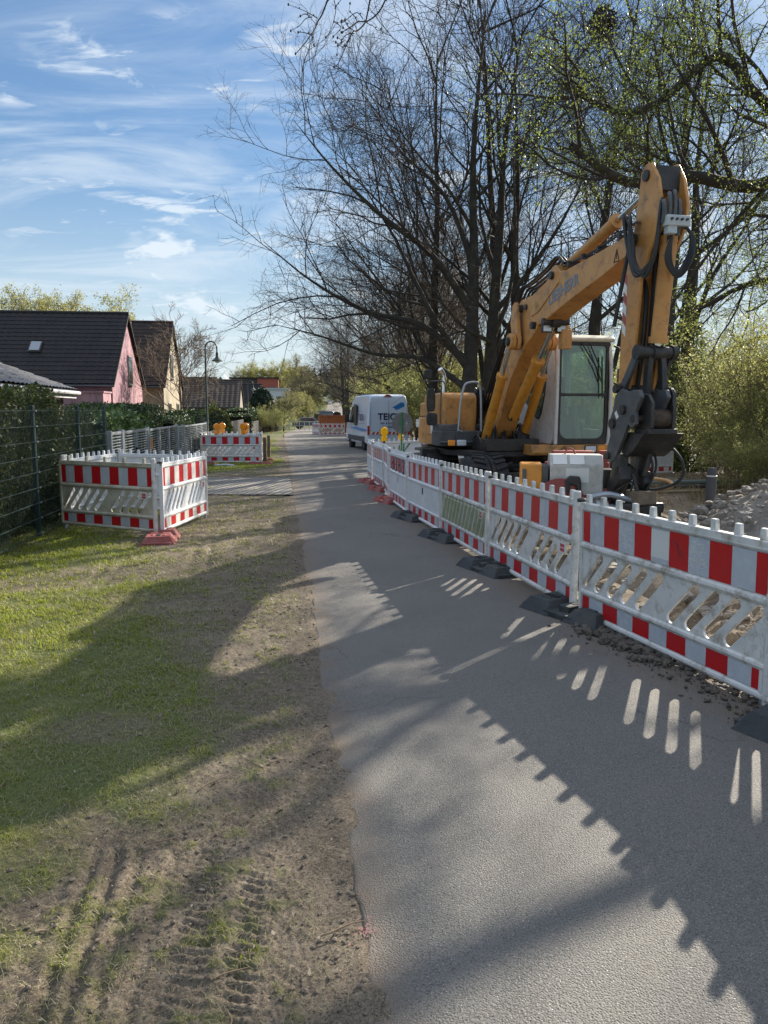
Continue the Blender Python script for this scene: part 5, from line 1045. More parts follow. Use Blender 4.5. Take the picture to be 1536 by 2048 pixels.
# round sign seen from behind on a green post
sg = thing('round_road_sign', 'round grey sign seen from behind on a thin green post above the barriers', 'sign', (.42, 17.6, gzf(.4, 17.6)), 0); mb = MB(); mb.lathe([(0, -.008), (.235, -.008), (.242, 0), (.235, .008), (0, .008)], (0, 0, 1.49), (.15, 1, 0), 36)
mb.build('disc', mat('sign_back', (.13, .135, .135), .6, .3, dirt=(.30, .30, .30), ds=6, da=.5), sg); mb = MB(); mb.cyl((-.02, -.03, .02), (-.02, -.03, 1.74), .018, n=10); mb.box((-.02, -.02, 1.49), (.12, .02, .03)); mb.build('post', mat('post_green', (.03, .18, .06), .5), sg)
mb = MB(); mb.box((.13, -.022, 1.50), (.07, .003, .05)); mb.build('sticker', M_FOIL_W, sg, smooth=0); mb = MB(); mb.box((0, 0, .05), (.6, .3, .1), taper=(.8, .8)); mb.build('foot', M_BLACKRUB, sg)
# bollards and posts
def post_thing(name, label, cat, x, y, r, h, m, group=None, cap=None, sq=False, band=False):
    t = thing(name, label, cat, (x, y, gzf(x, y) - .02), 0, group); mb = MB()
    if sq: mb.box((0, 0, h / 2), (r * 2, r * 2, h), taper=(.95, .95))
    else: mb.lathe([(r, 0), (r, h - .02), (r * .93, h), (0, h)], (0, 0, 0), n=24)
    mb.build('post', m, t, .01 if sq else 0)
    if band: mb = MB(); mb.lathe([(r + .001, h - .11), (r + .004, h - .108), (r + .004, h - .095), (r + .001, h - .093)], (0, 0, 0), n=24); mb.build('reflective_ring', M_FOIL_W, t)
M_WOOD = mat('grey_wood', (.16, .12, .085), .9, var=(.10, .075, .055), vs=12, bump=.4)
post_thing('bollard', 'dark grey round bollard with a white ring behind the sand heap', 'bollard', 4.16, 9.75, .062, 1.02, mat('bollard_grey', (.07, .07, .075), .6), band=True)
post_thing('wooden_post', 'front one of two wooden posts beside the second barrier box', 'post', -4.23, 27.4, .06, .92, M_WOOD, 'wooden posts on the verge', sq=True)
post_thing('wooden_post', 'rear one of two wooden posts beside the second barrier box', 'post', -4.52, 30.3, .06, .92, M_WOOD, 'wooden posts on the verge', sq=True)
# street lamps
M_LAMPGR = mat('lamp_green', (.015, .035, .028), .5)
def street_lamp(x, y, label, sc=1.0):
    t = thing('street_lamp', label, 'street lamp', (x, y, gzf(x, y)), -.13, 'swan neck street lamps on the left'); t.scale = (sc, sc, sc)
    mb = MB(); mb.lathe([(.07, 0), (.07, .9), (.045, .95), (.035, 3.9)], (0, 0, 0), n=14); mb.tube([(0, 0, 3.85)] + [(.235 - .235 * math.cos(a), 0, 4.25 + .26 * math.sin(a)) for a in [PI * k / 12 for k in range(13)]] + [(.47, 0, 4.05)], [.034] + [.028] * 14, 10); mb.build('pole', M_LAMPGR, t)
    mb = MB(); mb.lathe([(.03, .0), (.05, -.02), (.055, -.16), (.10, -.24), (.20, -.31), (.22, -.33), (.21, -.345), (.0, -.30)], (.47, 0, 4.10), n=24); mb.build('lamp_shade', M_LAMPGR, t)
    mb = MB(); mb.ball((.47, 0, 3.77), (.11, .11, .085), 14); mb.build('lamp_glass', mat('opal_glass', (.6, .65, .62), .2), t)
street_lamp(-6.93, 30.4, 'nearer swan neck street lamp rising behind the orange lamps'); street_lamp(-11.2, 64, 'farther swan neck street lamp beside the dark hedge')
# ------------------------------------------------------------------ fences
FX = lambda y: -3.41 - .1156 * y
M_FGREEN = mat('fence_green', (.012, .035, .035), .5)
def mesh_fence():
    t = thing('wire_mesh_fence', 'dark green double wire mesh fence in front of the thuja hedge', 'fence', (FX(5), 5, 0), 0); ox, oy = FX(5), 5
    ys = [3.3, 5.55, 7.8, 10.1, 12.2, 13.9]; base = lambda y: float(verge_z(FX(y), y)) - .02
    for y in ys:
        mb = MB(); mb.box((FX(y) - ox, y - oy, .87), (.05, .06, 1.78)); mb.build('post', M_FGREEN, t, .004)
    for i in range(len(ys) - 1):
        y0, y1 = ys[i], ys[i + 1]; mb = MB(); zt = 1.69
        for k in range(9):
            z = zt - .2 * k
            for o in (-.008, .008): mb.tube([(FX(y0) - ox + .035 + o, y0 - oy, z), (FX(y1) - ox + .035 + o, y1 - oy, z)], .004, 4, caps=False)
        n = int((y1 - y0) / .05)
        for k in range(n + 1):
            y = y0 + (y1 - y0) * k / n; mb.tube([(FX(y) - ox + .035, y - oy, .05), (FX(y) - ox + .035, y - oy, 1.72)], .0018, 3, caps=False)
        mb.build('mesh_panel', M_FGREEN if False else mat('mesh_wire', (.05, .08, .08), .4, .3), t)
        mb = MB()
        for k in range(9): mb.box((FX(y0) - ox + .047, y0 - oy, zt - .2 * k), (.016, .024, .02))
        mb.build('clamps', M_GALV, t, smooth=0)
mesh_fence()
def low_fence():
    def seg(name, label, cat, y0, y1, leaves, m, h=1.3, rod=.055, group=None, door=False):
        x0, x1 = FX(y0), FX(y1); t = thing(name, label, cat, (x0, y0, gzf(x0, y0)), math.atan2(y1 - y0, x1 - x0), group); L_ = math.hypot(x1 - x0, y1 - y0)
        for k in range(leaves):
            a = L_ * k / leaves + .03; b = L_ * (k + 1) / leaves - .03; mb = MB()
            mb.box((a, 0, h / 2 + .05), (.05, .05, h)); mb.box((b, 0, h / 2 + .05), (.05, .05, h)); mb.box(((a + b) / 2, 0, h + .03), (b - a, .045, .04)); mb.box(((a + b) / 2, 0, .09), (b - a, .045, .04)); f = mb.build('gate_frame' if door else 'frame', M_GALV, t)
            mb = MB(); n = int(h / rod)
            for j in range(1, n): mb.tube([(a, .0, .09 + j * rod), (b, .0, .09 + j * rod)], .013, 4, caps=False)
            nn = max(2, int((b - a) / .25))
            for j in range(1, nn): x = a + (b - a) * j / nn; mb.tube([(x, .008, .09), (x, .008, h)], .006, 4, caps=False)
            mb.build('grille', m, f)
        mb = MB(); mb.box((0, 0, h / 2 + .04), (.08, .08, h + .08)); mb.build('post', M_GALV, t)
        mb = MB(); mb.box((L_, 0, h / 2 + .04), (.08, .08, h + .08)); mb.build('post', M_GALV, t)
        if door: mb = MB(); mb.box((L_ / leaves - .1, -.05, .95), (.12, .05, .06)); mb.build('handle', M_DARK, t); mb = MB(); mb.box((L_ + .05, -.09, 1.0), (.10, .02, .28)); mb.build('orange_notice', mat('notice_orange', (.6, .25, .06), .6), t)
    seg('narrow_gate', 'narrow galvanised panel beside the green mesh fence', 'fence', 14.25, 15.2, 1, M_GALV)
    seg('double_gate', 'galvanised double gate with an orange notice on its post', 'gate', 15.3, 17.9, 2, M_GALV, door=True)
    seg('grey_grille_fence', 'grey grille fence between the double gate and the single gate', 'fence', 18.0, 22.4, 3, mat('fence_wire_grey', (.16, .18, .19), .5, .4), group='grey grille fences')
    seg('single_gate', 'single galvanised gate in the grey grille fence', 'gate', 22.5, 23.7, 1, M_GALV, door=False)
    seg('grey_grille_fence', 'grey grille fence ending at the lamp post', 'fence', 23.8, 29.8, 4, mat('fence_wire_grey', (.16, .18, .19), .5, .4), group='grey grille fences')
low_fence()
def picket(y0, y1, h, m, label, step=.13, wd=.09, off=0):
    x0, x1 = FX(y0) + off, FX(y1) + off; t = thing('picket_fence', label, 'fence', (x0, y0, gzf(x0, y0)), math.atan2(y1 - y0, x1 - x0), 'picket fences beyond the lamp'); L_ = math.hypot(x1 - x0, y1 - y0)
    mb = MB(); 
    for k in range(int(L_ / step)): mb.box((k * step, 0, h / 2), (wd, .02, h))
    mb.box((L_ / 2, .03, h * .75), (L_, .03, .07)); mb.box((L_ / 2, .03, h * .25), (L_, .03, .07)); mb.build('pickets', m, t)
picket(31.5, 40, 1.05, mat('picket_tan', (.24, .20, .15), .9), 'tan wooden picket fence just beyond the lamp post'); picket(40.5, 52, 1.35, mat('picket_dark', (.05, .045, .045), .9), 'dark picket fence beyond the tan one'); picket(54, 84, 1.1, mat('picket_dark', (.05, .045, .045), .9), 'distant picket fence by the far hedge')
rl = thing('white_railing', 'white railing at the far bend left of the grey car', 'railing', (-11.6, 86, gzf(-11, 86)), .1); mb = MB()
for k in range(9): mb.cyl((k * .55, 0, 0), (k * .55, 0, 1.0), .03, n=6)
mb.tube([(0, 0, 1.0), (4.4, 0, 1.0)], .03, 6); mb.tube([(0, 0, .55), (4.4, 0, .55)], .025, 6); mb.build('bars', M_CABW, rl)
# sand heap
def heap(name, cx, cy, rx, ry, h, m, label, seed, n=110):
    a = np.linspace(-1.25, 1.25, n); A, B = np.meshgrid(a, a); R = np.sqrt(A ** 2 + B ** 2) * (1 + .35 * (fbm(A * 1.5 + 9, B * 1.5, seed, 3) - .5))
    prof = np.clip(1.12 - R, 0, 1) ** .75; X = cx + A * rx; Y = cy + B * ry
    Z = h * np.clip(prof, 0, .85) / .85 + prof ** .3 * (.20 * (fbm(X * 2.2, Y * 2.2, seed + 1, 3) - .5) + .14 * (fbm(X * 7, Y * 7, seed + 2, 3) - .5) + .05 * (fbm(X * 22, Y * 22, seed + 4, 2) - .5)) - .06 + gz(X, Y)
    o = gridmesh(name, X, Y, Z, m, None, smooth=False); return tag(o, label, 'heap')
M_HEAP = mat('grey_sand', (.27, .245, .21), .95, var=(.20, .18, .15), vs=3, bump=1.0, bs=35, dirt=(.36, .34, .30), ds=4, da=.6)
M_EARTH = mat('brown_earth', (.17, .13, .085), .95, var=(.10, .075, .05), vs=4, bump=1.0, bs=35, dirt=(.26, .21, .14), ds=5, da=.6)
heap('sand_heap', 5.2, 8.6, 1.75, 2.0, 1.02, M_HEAP, 'pale grey heap of lumpy sand behind the nearest barrier', 71, 150)
heap('earth_mound', 3.15, 5.4, 1.0, 1.7, .42, M_EARTH, 'low brown mound of dug earth seen through the slots of the nearest barrier', 75, 120)
heap('earth_mound', 3.3, 10.6, 1.6, 1.3, .35, M_EARTH, 'brown earth bank beside the digger tool', 79, 90)
r_ = random.Random(9); sp = []
for k in range(900):
    a = r_.random() * 6.28; q = r_.random() ** .5 * 1.1; x = 5.2 + 1.9 * q * math.cos(a); y = 8.6 + 2.1 * q * math.sin(a); s = .02 + .07 * r_.random() ** 3; z = 1.0 * max(0, min(.85, 1.12 - q)) ** .75 / .85 ** .75 * 1.0; sp.append((x, y, z + .02, s))
for k in range(700): x = 3.1 + r_.gauss(0, .7); y = r_.uniform(4, 9); x = max(x, float(xr(y)) + .15); sp.append((x, y, .10 + .28 * math.exp(-((x - 3.15) / .7) ** 2) * (1 if y < 7 else .3), .012 + .05 * r_.random() ** 3))
lumps('sand_clods', sp, M_HEAP, 'broken clods and stones lying over the sand and earth heaps', 'clods', 14)
# pipes and hose lying behind the arm
def lying(name, pts, r, m, label, cat, group=None): mb = MB(); mb.tube(bez([(x, y, gzf(x, y) + z) for x, y, z in pts], 5), r, 10); return tag(mb.build(name, m), label, cat, group)
lying('drain_pipe', [(5.2, 17.5, .12), (8, 17.9, .12), (12, 18.6, .12)], .07, mat('pipe_greygreen', (.16, .20, .18), .6), 'grey green pipe lying on the ground left of the bushes', 'pipe')
lying('drain_pipe', [(5.0, 16.9, .10), (8, 17.1, .10), (12, 17.6, .10)], .04, M_GREYST, 'thinner dark pipe lying in front of the grey green pipe', 'pipe')
lying('timber_batten', [(5.2, 15.8, .08), (6.6, 16.1, .08), (8.4, 16.3, .08)], .035, mat('batten', (.30, .24, .16), .9), 'pale batten lying on the ground behind the arm', 'batten')
lying('orange_pipe', [(4.2, 13.6, .3), (4.9, 14.1, .28), (5.5, 14.7, .30), (5.6, 15.1, .38), (5.3, 15.3, .42)], .035, mat('pipe_orange', (.50, .30, .14), .6), 'bent pale orange pipe end beside the digger tool', 'pipe')
lying('black_bag', [(-6.75, 26.6, .25), (-6.55, 26.5, .38), (-6.35, 26.6, .2)], .22, M_HOSE, 'black rubbish bag leaning by the second barrier box', 'bag')
lying('scrap_sheet', [(-5.5, 25.0, .03), (-5.1, 24.9, .06), (-4.8, 24.7, .04)], .06, M_GALV, 'bent bits of scrap lying on the grass before the second box', 'scrap')
lying('scrap_sheet', [(-3.75, 11.0, .06), (-3.62, 10.9, .08), (-3.52, 10.95, .05)], .03, M_DARK, 'small dark fitting lying under the near left barrier box', 'scrap')
# ------------------------------------------------------------------ houses
def roofmat(name, c, c2):
    return mat(name, c, .85, var=c2, vs=1.2, dirt=(c[0] * 1.6, c[1] * 1.6, c[2] * 1.5), ds=2.5, da=.4, spec=.25)
M_TILE = roofmat('dark_roof_tile', (.022, .020, .022), (.032, .028, .028)); M_TILE2 = roofmat('brown_roof_tile', (.030, .022, .020), (.045, .032, .026)); M_TILE3 = roofmat('old_roof_tile', (.052, .042, .036), (.042, .036, .032))
def tile_roof(P00, P10, P01, P11, rows, cols, thick=.12, amp=.03):
    """P00-P10 eave, P01-P11 ridge; wavy courses really stepped"""
    P00, P10, P01, P11 = [np.array(p, float) for p in (P00, P10, P01, P11)]; nrm = np.cross(P10 - P00, P01 - P00); nrm /= np.linalg.norm(nrm)
    if nrm[2] < 0: nrm = -nrm
    nu = cols * 6 + 1; u = np.linspace(0, 1, nu); vv = []; hh = []
    for k in range(rows): vv += [k / rows, (k + .97) / rows]; hh += [.045, .0]
    vv = np.array(vv + [1.0]); hh = np.array(hh + [0.0]); U, V_ = np.meshgrid(u, vv); H = hh[:, None] * .6 + amp * (.5 + .5 * np.sin(U * cols * 2 * PI)) + .008 * vnoise(U * cols, V_ * rows, 3)
    P = (P00 * (1 - U[..., None]) + P10 * U[..., None]) * (1 - V_[..., None]) + (P01 * (1 - U[..., None]) + P11 * U[..., None]) * V_[..., None] + nrm * (H[..., None] + thick)
    r, c = U.shape; i = np.arange(r * c).reshape(r, c); F = np.stack([i[:-1, :-1], i[:-1, 1:], i[1:, 1:], i[1:, :-1]], -1).reshape(-1, 4)
    B = np.array([P00, P10, P11, P01]); o = r * c; V = np.concatenate([P.reshape(-1, 3), B, B + nrm * thick * .9]); F = np.concatenate([F, [[o, o + 1, o + 2, o + 3], [o, o + 4, o + 5, o + 1], [o + 1, o + 5, o + 6, o + 2], [o + 2, o + 6, o + 7, o + 3], [o + 3, o + 7, o + 4, o]]])
    return V, F
def house(label, loc, rot, L_, D_, eave, ridge, wallm, roofm, rows=16, cols=24, wins=(), chim=None, name='gabled_house', sky=None, over=.3, z=None, cat='house', group=None):
    """local x: from the road gable (x=0) away (to -L); y: across the gable 0..D"""
    t = thing(name, label, cat, (loc[0], loc[1], gzf(*loc) if z is None else z), rot, group)
    mb = MB(); mb.yz([(0, 0), (D_, 0), (D_, eave), (D_ / 2, ridge), (0, eave)], -L_, 0); wl = mb.build('wall', wallm, t, smooth=0)
    s = (ridge - eave) / (D_ / 2); V1, F1 = tile_roof((-L_ - .2, -over, eave - s * over), (.18, -over, eave - s * over), (-L_ - .2, D_ / 2, ridge), (.18, D_ / 2, ridge), rows, cols)
    V2, F2 = tile_roof((-L_ - .2, D_ + over, eave - s * over), (.18, D_ + over, eave - s * over), (-L_ - .2, D_ / 2, ridge), (.18, D_ / 2, ridge), rows, cols)
    rf = nplink('roof', npmesh('roof', np.concatenate([V1, V2]), np.concatenate([F1, F2 + len(V1)]), roofm, smooth=False), t)
    mb = MB(); mb.tube([(-L_ - .2, D_ / 2, ridge + .16), (.18, D_ / 2, ridge + .16)], .11, 8); mb.build('ridge_tiles', roofm, rf)
    mb = MB(); mb.tube([(-L_ - .2, -over - .06, eave - s * over), (.18, -over - .06, eave - s * over)], .07, 8); mb.tube([(-.05, -over - .06, eave - s * over - .05), (-.05, -.08, eave - .5), (-.05, -.08, .1)], .045, 6); mb.build('gutter', M_GREYST, t)
    for (face, a, z0, w, h_) in wins:
        mb = MB(); fm = MB()
        if face == 'g': fm.box((.03, a, z0), (.08, w + .12, h_ + .12)); mb.box((.075, a, z0), (.012, w, h_)); fm.box((.09, a, z0 - h_ / 2 - .09), (.16, w + .2, .05))
        else: fm.box((a, -.03, z0), (w + .12, .08, h_ + .12)); mb.box((a, -.075, z0), (w, .012, h_))
        f = fm.build('window_frame', mat('window_frame_grey', (.25, .24, .23), .6), wl); mb.build('pane', M_DGLASS, f, smooth=0)
    if chim: mb = MB(); mb.box((chim[0], chim[1], chim[2]), (.5, .5, chim[3])); mb.box((chim[0], chim[1], chim[2] + chim[3] / 2), (.58, .58, .08)); mb.build('chimney', mat('chimney_brick', (.16, .07, .06), .9, bump=.4), rf)
    if sky:
        a, f_ = sky; y = f_ * D_ / 2; z_ = eave + s * y + .24; mb = MB(); R = rotm('X', math.atan(s)); mb.box((a, y, z_), (.62, .85, .12), R); w = mb.build('skylight_frame', M_DARK, rf); mb = MB(); mb.box((a, y - .05, z_ + .07), (.5, .72, .02), R); mb.build('pane', mat('skylight_glass', (.25, .28, .3), .15), w)
    return t
ROT = math.radians(7.0)
M_PINK_W = mat('pink_render', (.35, .19, .21), .9, var=(.24, .135, .16), vs=.9, amt=.3, dirt=(.13, .07, .11), ds=2.4, da=.85, bump=.2, stretch=(1, 1, .22))
M_YELW = mat('yellow_render', (.30, .25, .17), .9, var=(.22, .19, .14), vs=.8, amt=.3, dirt=(.09, .08, .06), ds=2.2, da=.8, stretch=(1, 1, .25))
house('house with dark tiled roof and stained pink gable', (-14.0, 40.2), ROT, 12, 8.2, 3.45, 7.15, M_PINK_W, M_TILE, 17, 34, [('g', 4.6, 4.2, .9, 1.5)], (-.4, 6.0, 6.3, 1.5), sky=(-4.2, .42))
mb = MB(); mb.box((-1.4, -.9, 1.4), (2.9, 1.7, 2.8)); mb.box((-1.4, -.9, 2.84), (3.0, 1.8, .08)); ax = mb.build('pink_annex', M_PINK_W, None, smooth=0); ax.location = (-14.1, 40.1, gzf(-14, 40)); ax.rotation_euler = (0, 0, ROT); tag(ax, 'low pink flat roofed annex in front of the pink gable house', 'annex')
house('yellowish gabled house with brown roof behind the pink one', (-15.15, 53.6), ROT, 9, 9.0, 3.9, 8.3, M_YELW, M_TILE2, 17, 24, [('g', 3.9, 5.2, 1.0, 1.6), ('g', 2.4, 1.9, 1.0, 1.2), ('g', 6.4, 1.9, 1.0, 1.2)])
house('brown roofed house behind the bare tree', (-21.0, 73), ROT, 10, 11, 3.0, 7.0, mat('beige_render', (.17, .15, .125), .9), M_TILE3, 14, 20)
house('low brown roofed house beyond the bare tree', (-17.8, 95), ROT, 12, 10, 2.8, 6.0, mat('beige_render', (.17, .15, .125), .9), M_TILE3, 12, 20)
house('small pale gabled house left of the white hall', (-18.8, 118), ROT, 9, 8, 2.9, 6.3, mat('cream_render', (.46, .42, .32), .9), M_TILE, 12, 18, [('g', 4, 3.8, .9, 1.2)])
house('dark roofed house far behind the hedges', (-28, 128), ROT, 12, 10, 3.5, 7.6, mat('beige_render', (.17, .15, .125), .9), M_TILE, 12, 18)
def block(name, label, x, y, w, d, h, wm, rm, wins=0, rot=ROT, cat='building', z=0):
    t = thing(name, label, cat, (x, y, gzf(x, y) + z), rot); mb = MB(); mb.box((0, 0, h / 2), (w, d, h)); wl = mb.build('wall', wm, t, smooth=0); mb = MB(); mb.box((0, 0, h + .15), (w + .5, d + .5, .3)); mb.build('roof', rm, t, smooth=0)
    for k in range(wins):
        mb = MB(); mb.box((-w / 2 + (k + .5) * w / wins, -d / 2 - .02, h * .6), (w / wins * .5, .06, h * .3)); mb.build('window', M_DGLASS, wl, smooth=0)
block('white_hall', 'flat white hall beyond the dark hedges', -24.5, 158, 10.5, 12, 5.3, mat('hall_white', (.55, .58, .62), .8), mat('hall_roof', (.40, .42, .45), .7), 3)
block('red_building', 'red flat building above the white hall', -26.4, 178, 4.6, 8, 7.3, mat('brick_red', (.26, .07, .05), .9, var=(.20, .06, .045), vs=2), M_TILE, 2)
block('dark_building', 'dark brown flat building beside the red one', -32.2, 185, 7.5, 8, 7.2, mat('dark_render', (.07, .06, .055), .9), M_TILE, 3)
# low building with solar panels just behind the thuja hedge
sh = thing('garage_roof_building', 'low building with solar panels on its tiled hip roof behind the thuja hedge', 'garage', (-8.55, 17.1, gzf(-8, 17)), math.radians(8.3))
mb = MB(); mb.box((-2.6, 3.4, 1.1), (4.6, 7.0, 2.2)); mb.build('wall', mat('timber_red_brown', (.12, .045, .03), .8), sh, smooth=0)
e0 = np.array([0, -3.0, 2.32]); e1 = np.array([0, 7.2, 2.32]); k0 = np.array([-2.9, -3.0, 3.55]); k1 = np.array([-2.9, 4.2, 3.55]); V1, F1 = tile_roof(e0, e1, k0, k1, 9, 30, .08, .03); V2, F2 = tile_roof((0, 7.2, 2.32), (-5.8, 7.2, 2.32), (-2.9, 4.2, 3.55), (-2.91, 4.2, 3.55), 9, 16, .08, .02)
V3, F3 = tile_roof((-5.8, -3, 2.32), (-5.8, 7.2, 2.32), k0, k1, 9, 30, .08, .03)
nplink('roof', npmesh('roof', np.concatenate([V1, V2, V3]), np.concatenate([F1, F2 + len(V1), F3 + len(V1) + len(V2)]), mat('grey_roof_tile', (.05, .05, .055), .5, var=(.08, .08, .085), vs=2)), sh)
mb = MB(); mb.tube([(.08, -3, 2.30), (.08, 7.3, 2.30)], .06, 8); mb.tube([(.08, 7.3, 2.30), (-5.8, 7.3, 2.30)], .06, 8); mb.box((-.02, 2.1, 2.20), (.04, 10.3, .12)); mb.build('gutter', mat('gutter_white', (.5, .5, .5), .5), sh)
mb = MB(); sl = math.atan2(1.23, 2.9)
for i in range(3):
    for j in range(2): mb.box((-.95 - .98 * j * math.cos(sl), -2.0 + 1.72 * i, 2.32 + (.95 + .98 * j) * math.tan(sl) * 1.0 + .22), (.95, 1.66, .04), rotm('Y', sl))
mb.build('solar_panel', mat('solar_glass', (.10, .14, .20), .1, spec=.8), sh)
mb = MB(); mb.box((-2.2, 3.6, 3.55), (.22, .22, .4)); mb.tube([(-2.2, 1.7, 3.4), (-2.2, 1.7, 3.95)], .05, 8); mb.build('vent_pipe', mat('vent_beige', (.4, .36, .28), .8), sh)
# ------------------------------------------------------------------ plants
def tubes_np(P, R, sides):
    """P (K,N,3), R (K,N) -> verts, quads"""
    K, N = R.shape; D = np.gradient(P, axis=1); D /= np.linalg.norm(D, axis=2, keepdims=True) + 1e-9
    ref = np.where(np.abs(D[..., 2:3]) > .9, np.array([1., 0, 0]), np.array([0, 0, 1.])); U = np.cross(D, ref); U /= np.linalg.norm(U, axis=2, keepdims=True) + 1e-9
    for i in range(1, N):      # keep the frame from flipping
        u = U[:, i - 1] - D[:, i] * np.sum(U[:, i - 1] * D[:, i], 1, keepdims=True); U[:, i] = u / (np.linalg.norm(u, axis=1, keepdims=True) + 1e-9)
    Wv = np.cross(D, U); a = np.arange(sides) * 2 * PI / sides
    V = P[:, :, None] + (U[:, :, None] * np.cos(a)[None, None, :, None] + Wv[:, :, None] * np.sin(a)[None, None, :, None]) * R[:, :, None, None]
    i = np.arange(K * N * sides).reshape(K, N, sides); j = np.roll(i, -1, axis=2)
    F = np.stack([i[:, :-1], j[:, :-1], j[:, 1:], i[:, 1:]], -1).reshape(-1, 4); return V.reshape(-1, 3), F
def vadd(a, b, k=1.0): return (a[0] + b[0] * k, a[1] + b[1] * k, a[2] + b[2] * k)
def vnorm(a): l = math.sqrt(a[0] ** 2 + a[1] ** 2 + a[2] ** 2) or 1; return (a[0] / l, a[1] / l, a[2] / l)
def vcross(a, b): return (a[1] * b[2] - a[2] * b[1], a[2] * b[0] - a[0] * b[2], a[0] * b[1] - a[1] * b[0])
def grow(r, starts, spec, n_pts=(9, 7, 6, 5, 4, 3)):
    """starts: (level, p, dir, length, radius, fixed_points or None); spec per level: n children, angle, ratio, wobble, up, start; returns lists by level"""
    out = {}; tips = []
    stack = list(starts)
    while stack:
        lv, p, d, L_, rad, fixed = stack.pop()
        sp = spec[lv]; n = n_pts[min(lv, len(n_pts) - 1)]
        if fixed: pts = [tuple(q) for q in bez(fixed, 4)]; n = len(pts)
        else:
            pts = [p]; st = L_ / (n - 1); q = p; dd = d
            for i in range(n - 1):
                w = sp['wob']; dd = vnorm((dd[0] + r.uniform(-w, w), dd[1] + r.uniform(-w, w), dd[2] + r.uniform(-w, w) + sp['up'])); q = vadd(q, dd, st); pts.append(q)
        end = sp.get('taper', .35); rads = [rad * (1 - (1 - end) * (i / (n - 1)) ** .8) for i in range(n)]
        out.setdefault((lv, n), ([], [])); out[(lv, n)][0].append(pts); out[(lv, n)][1].append(rads)
        if lv + 1 >= len(spec): tips.append((pts, lv)); continue
        nc = sp['n']; nc = int(nc * r.uniform(.8, 1.25) * (max(.5, min(1.3, L_ / sp.get('len', L_)))) + .5)
        for k in range(nc):
            t = sp['start'] + (1 - sp['start']) * (k + r.random() * .8) / nc; t = min(t, .999); f = t * (n - 1); i = int(f); f -= i
            a, b = pts[i], pts[min(i + 1, n - 1)]; q = (a[0] + (b[0] - a[0]) * f, a[1] + (b[1] - a[1]) * f, a[2] + (b[2] - a[2]) * f); dd = vnorm((b[0] - a[0], b[1] - a[1], b[2] - a[2]))
            ang = math.radians(r.gauss(sp['ang'], 8)); x = vnorm(vcross(dd, (r.uniform(-1, 1), r.uniform(-1, 1), r.uniform(-1, 1)))); nd = (dd[0] * math.cos(ang) + x[0] * math.sin(ang), dd[1] * math.cos(ang) + x[1] * math.sin(ang), dd[2] * math.cos(ang) + x[2] * math.sin(ang))
            if nd[2] < sp.get('minz', -9): nd = (nd[0], nd[1], abs(nd[2]) * .3)
            nd = vnorm(nd); rr_ = rads[i] * (1 - f) + rads[min(i + 1, n - 1)] * f
            Lc = L_ * sp['ratio'] * r.uniform(.7, 1.2) * (1.15 - .5 * t)
            stack.append((lv + 1, q, nd, Lc, max(spec[lv + 1].get('rmin', .005), rr_ * r.uniform(.38, .6)), None))
    return out, tips
def tree_mesh(out, split, sides=(10, 7, 5, 4, 3, 3)):
    """two meshes: levels below split, the rest"""
    res = []
    for sel in (lambda l: l < split, lambda l: l >= split):
        Vs = []; Fs = []; o = 0
        for (lv, n), (P, R) in sorted(out.items()):
            if not sel(lv): continue
            V, F = tubes_np(np.array(P), np.array(R), sides[min(lv, len(sides) - 1)]); Vs.append(V); Fs.append(F + o); o += len(V)
        res.append((np.concatenate(Vs), np.concatenate(Fs)) if Vs else None)
    return res
def leaf_quads(C, size, rg, droop=0.0, flat=0.0, asp=.6):
    """C (k,3) centres -> random small rhombs"""
    k = len(C); a = rg.normal(size=(k, 3)); a[:, 2] -= droop; a /= np.linalg.norm(a, axis=1, keepdims=True); b = rg.normal(size=(k, 3)); b[:, 2] *= (1 - flat); b -= a * np.sum(a * b, 1, keepdims=True); b /= np.linalg.norm(b, axis=1, keepdims=True)
    s = size * (.6 + .8 * rg.random((k, 1)))
    V = np.stack([C, C + a * s * .5 + b * s * asp * .5, C + a * s, C + a * s * .5 - b * s * asp * .5], 1).reshape(-1, 3); F = np.arange(4 * k).reshape(k, 4); return V, F
def leaves_on(tips, per, size, rg, spread=.05, **kw):
    C = []
    for pts, lv in tips:
        P = np.array(pts); t = rg.random(per) * (len(P) - 1); i = t.astype(int); f = (t - i)[:, None]; C.append(P[i] * (1 - f) + P[np.minimum(i + 1, len(P) - 1)] * f)
    C = np.concatenate(C); C = C + rg.normal(size=C.shape) * spread; return leaf_quads(C, size, rg, **kw)
OAK = [dict(n=9, ang=46, ratio=.54, wob=.06, up=.03, start=.24, taper=.07, len=13), dict(n=6.5, ang=42, ratio=.52, wob=.19, up=.09, start=.2, taper=.05, rmin=.04, len=6),
       dict(n=6, ang=44, ratio=.55, wob=.27, up=.06, start=.18, taper=.3, rmin=.018, len=3), dict(n=5.5, ang=44, ratio=.55, wob=.32, up=.05, start=.15, taper=.35, rmin=.010, len=1.6), dict(n=3.4, ang=40, ratio=.60, wob=.32, up=.04, start=.15, taper=.5, rmin=.005, len=.9), dict(n=0, ang=0, ratio=1, wob=.3, up=.02, start=0, taper=.5, rmin=.0038)]
def oak_starts(r, h, rad, stems):
    st = []
    for (dx, dy, lean, L_, rr_) in stems: st.append((0, (dx, dy, -.1), vnorm((lean[0], lean[1], 1)), L_, rr_, None))
    return st
TM = {}
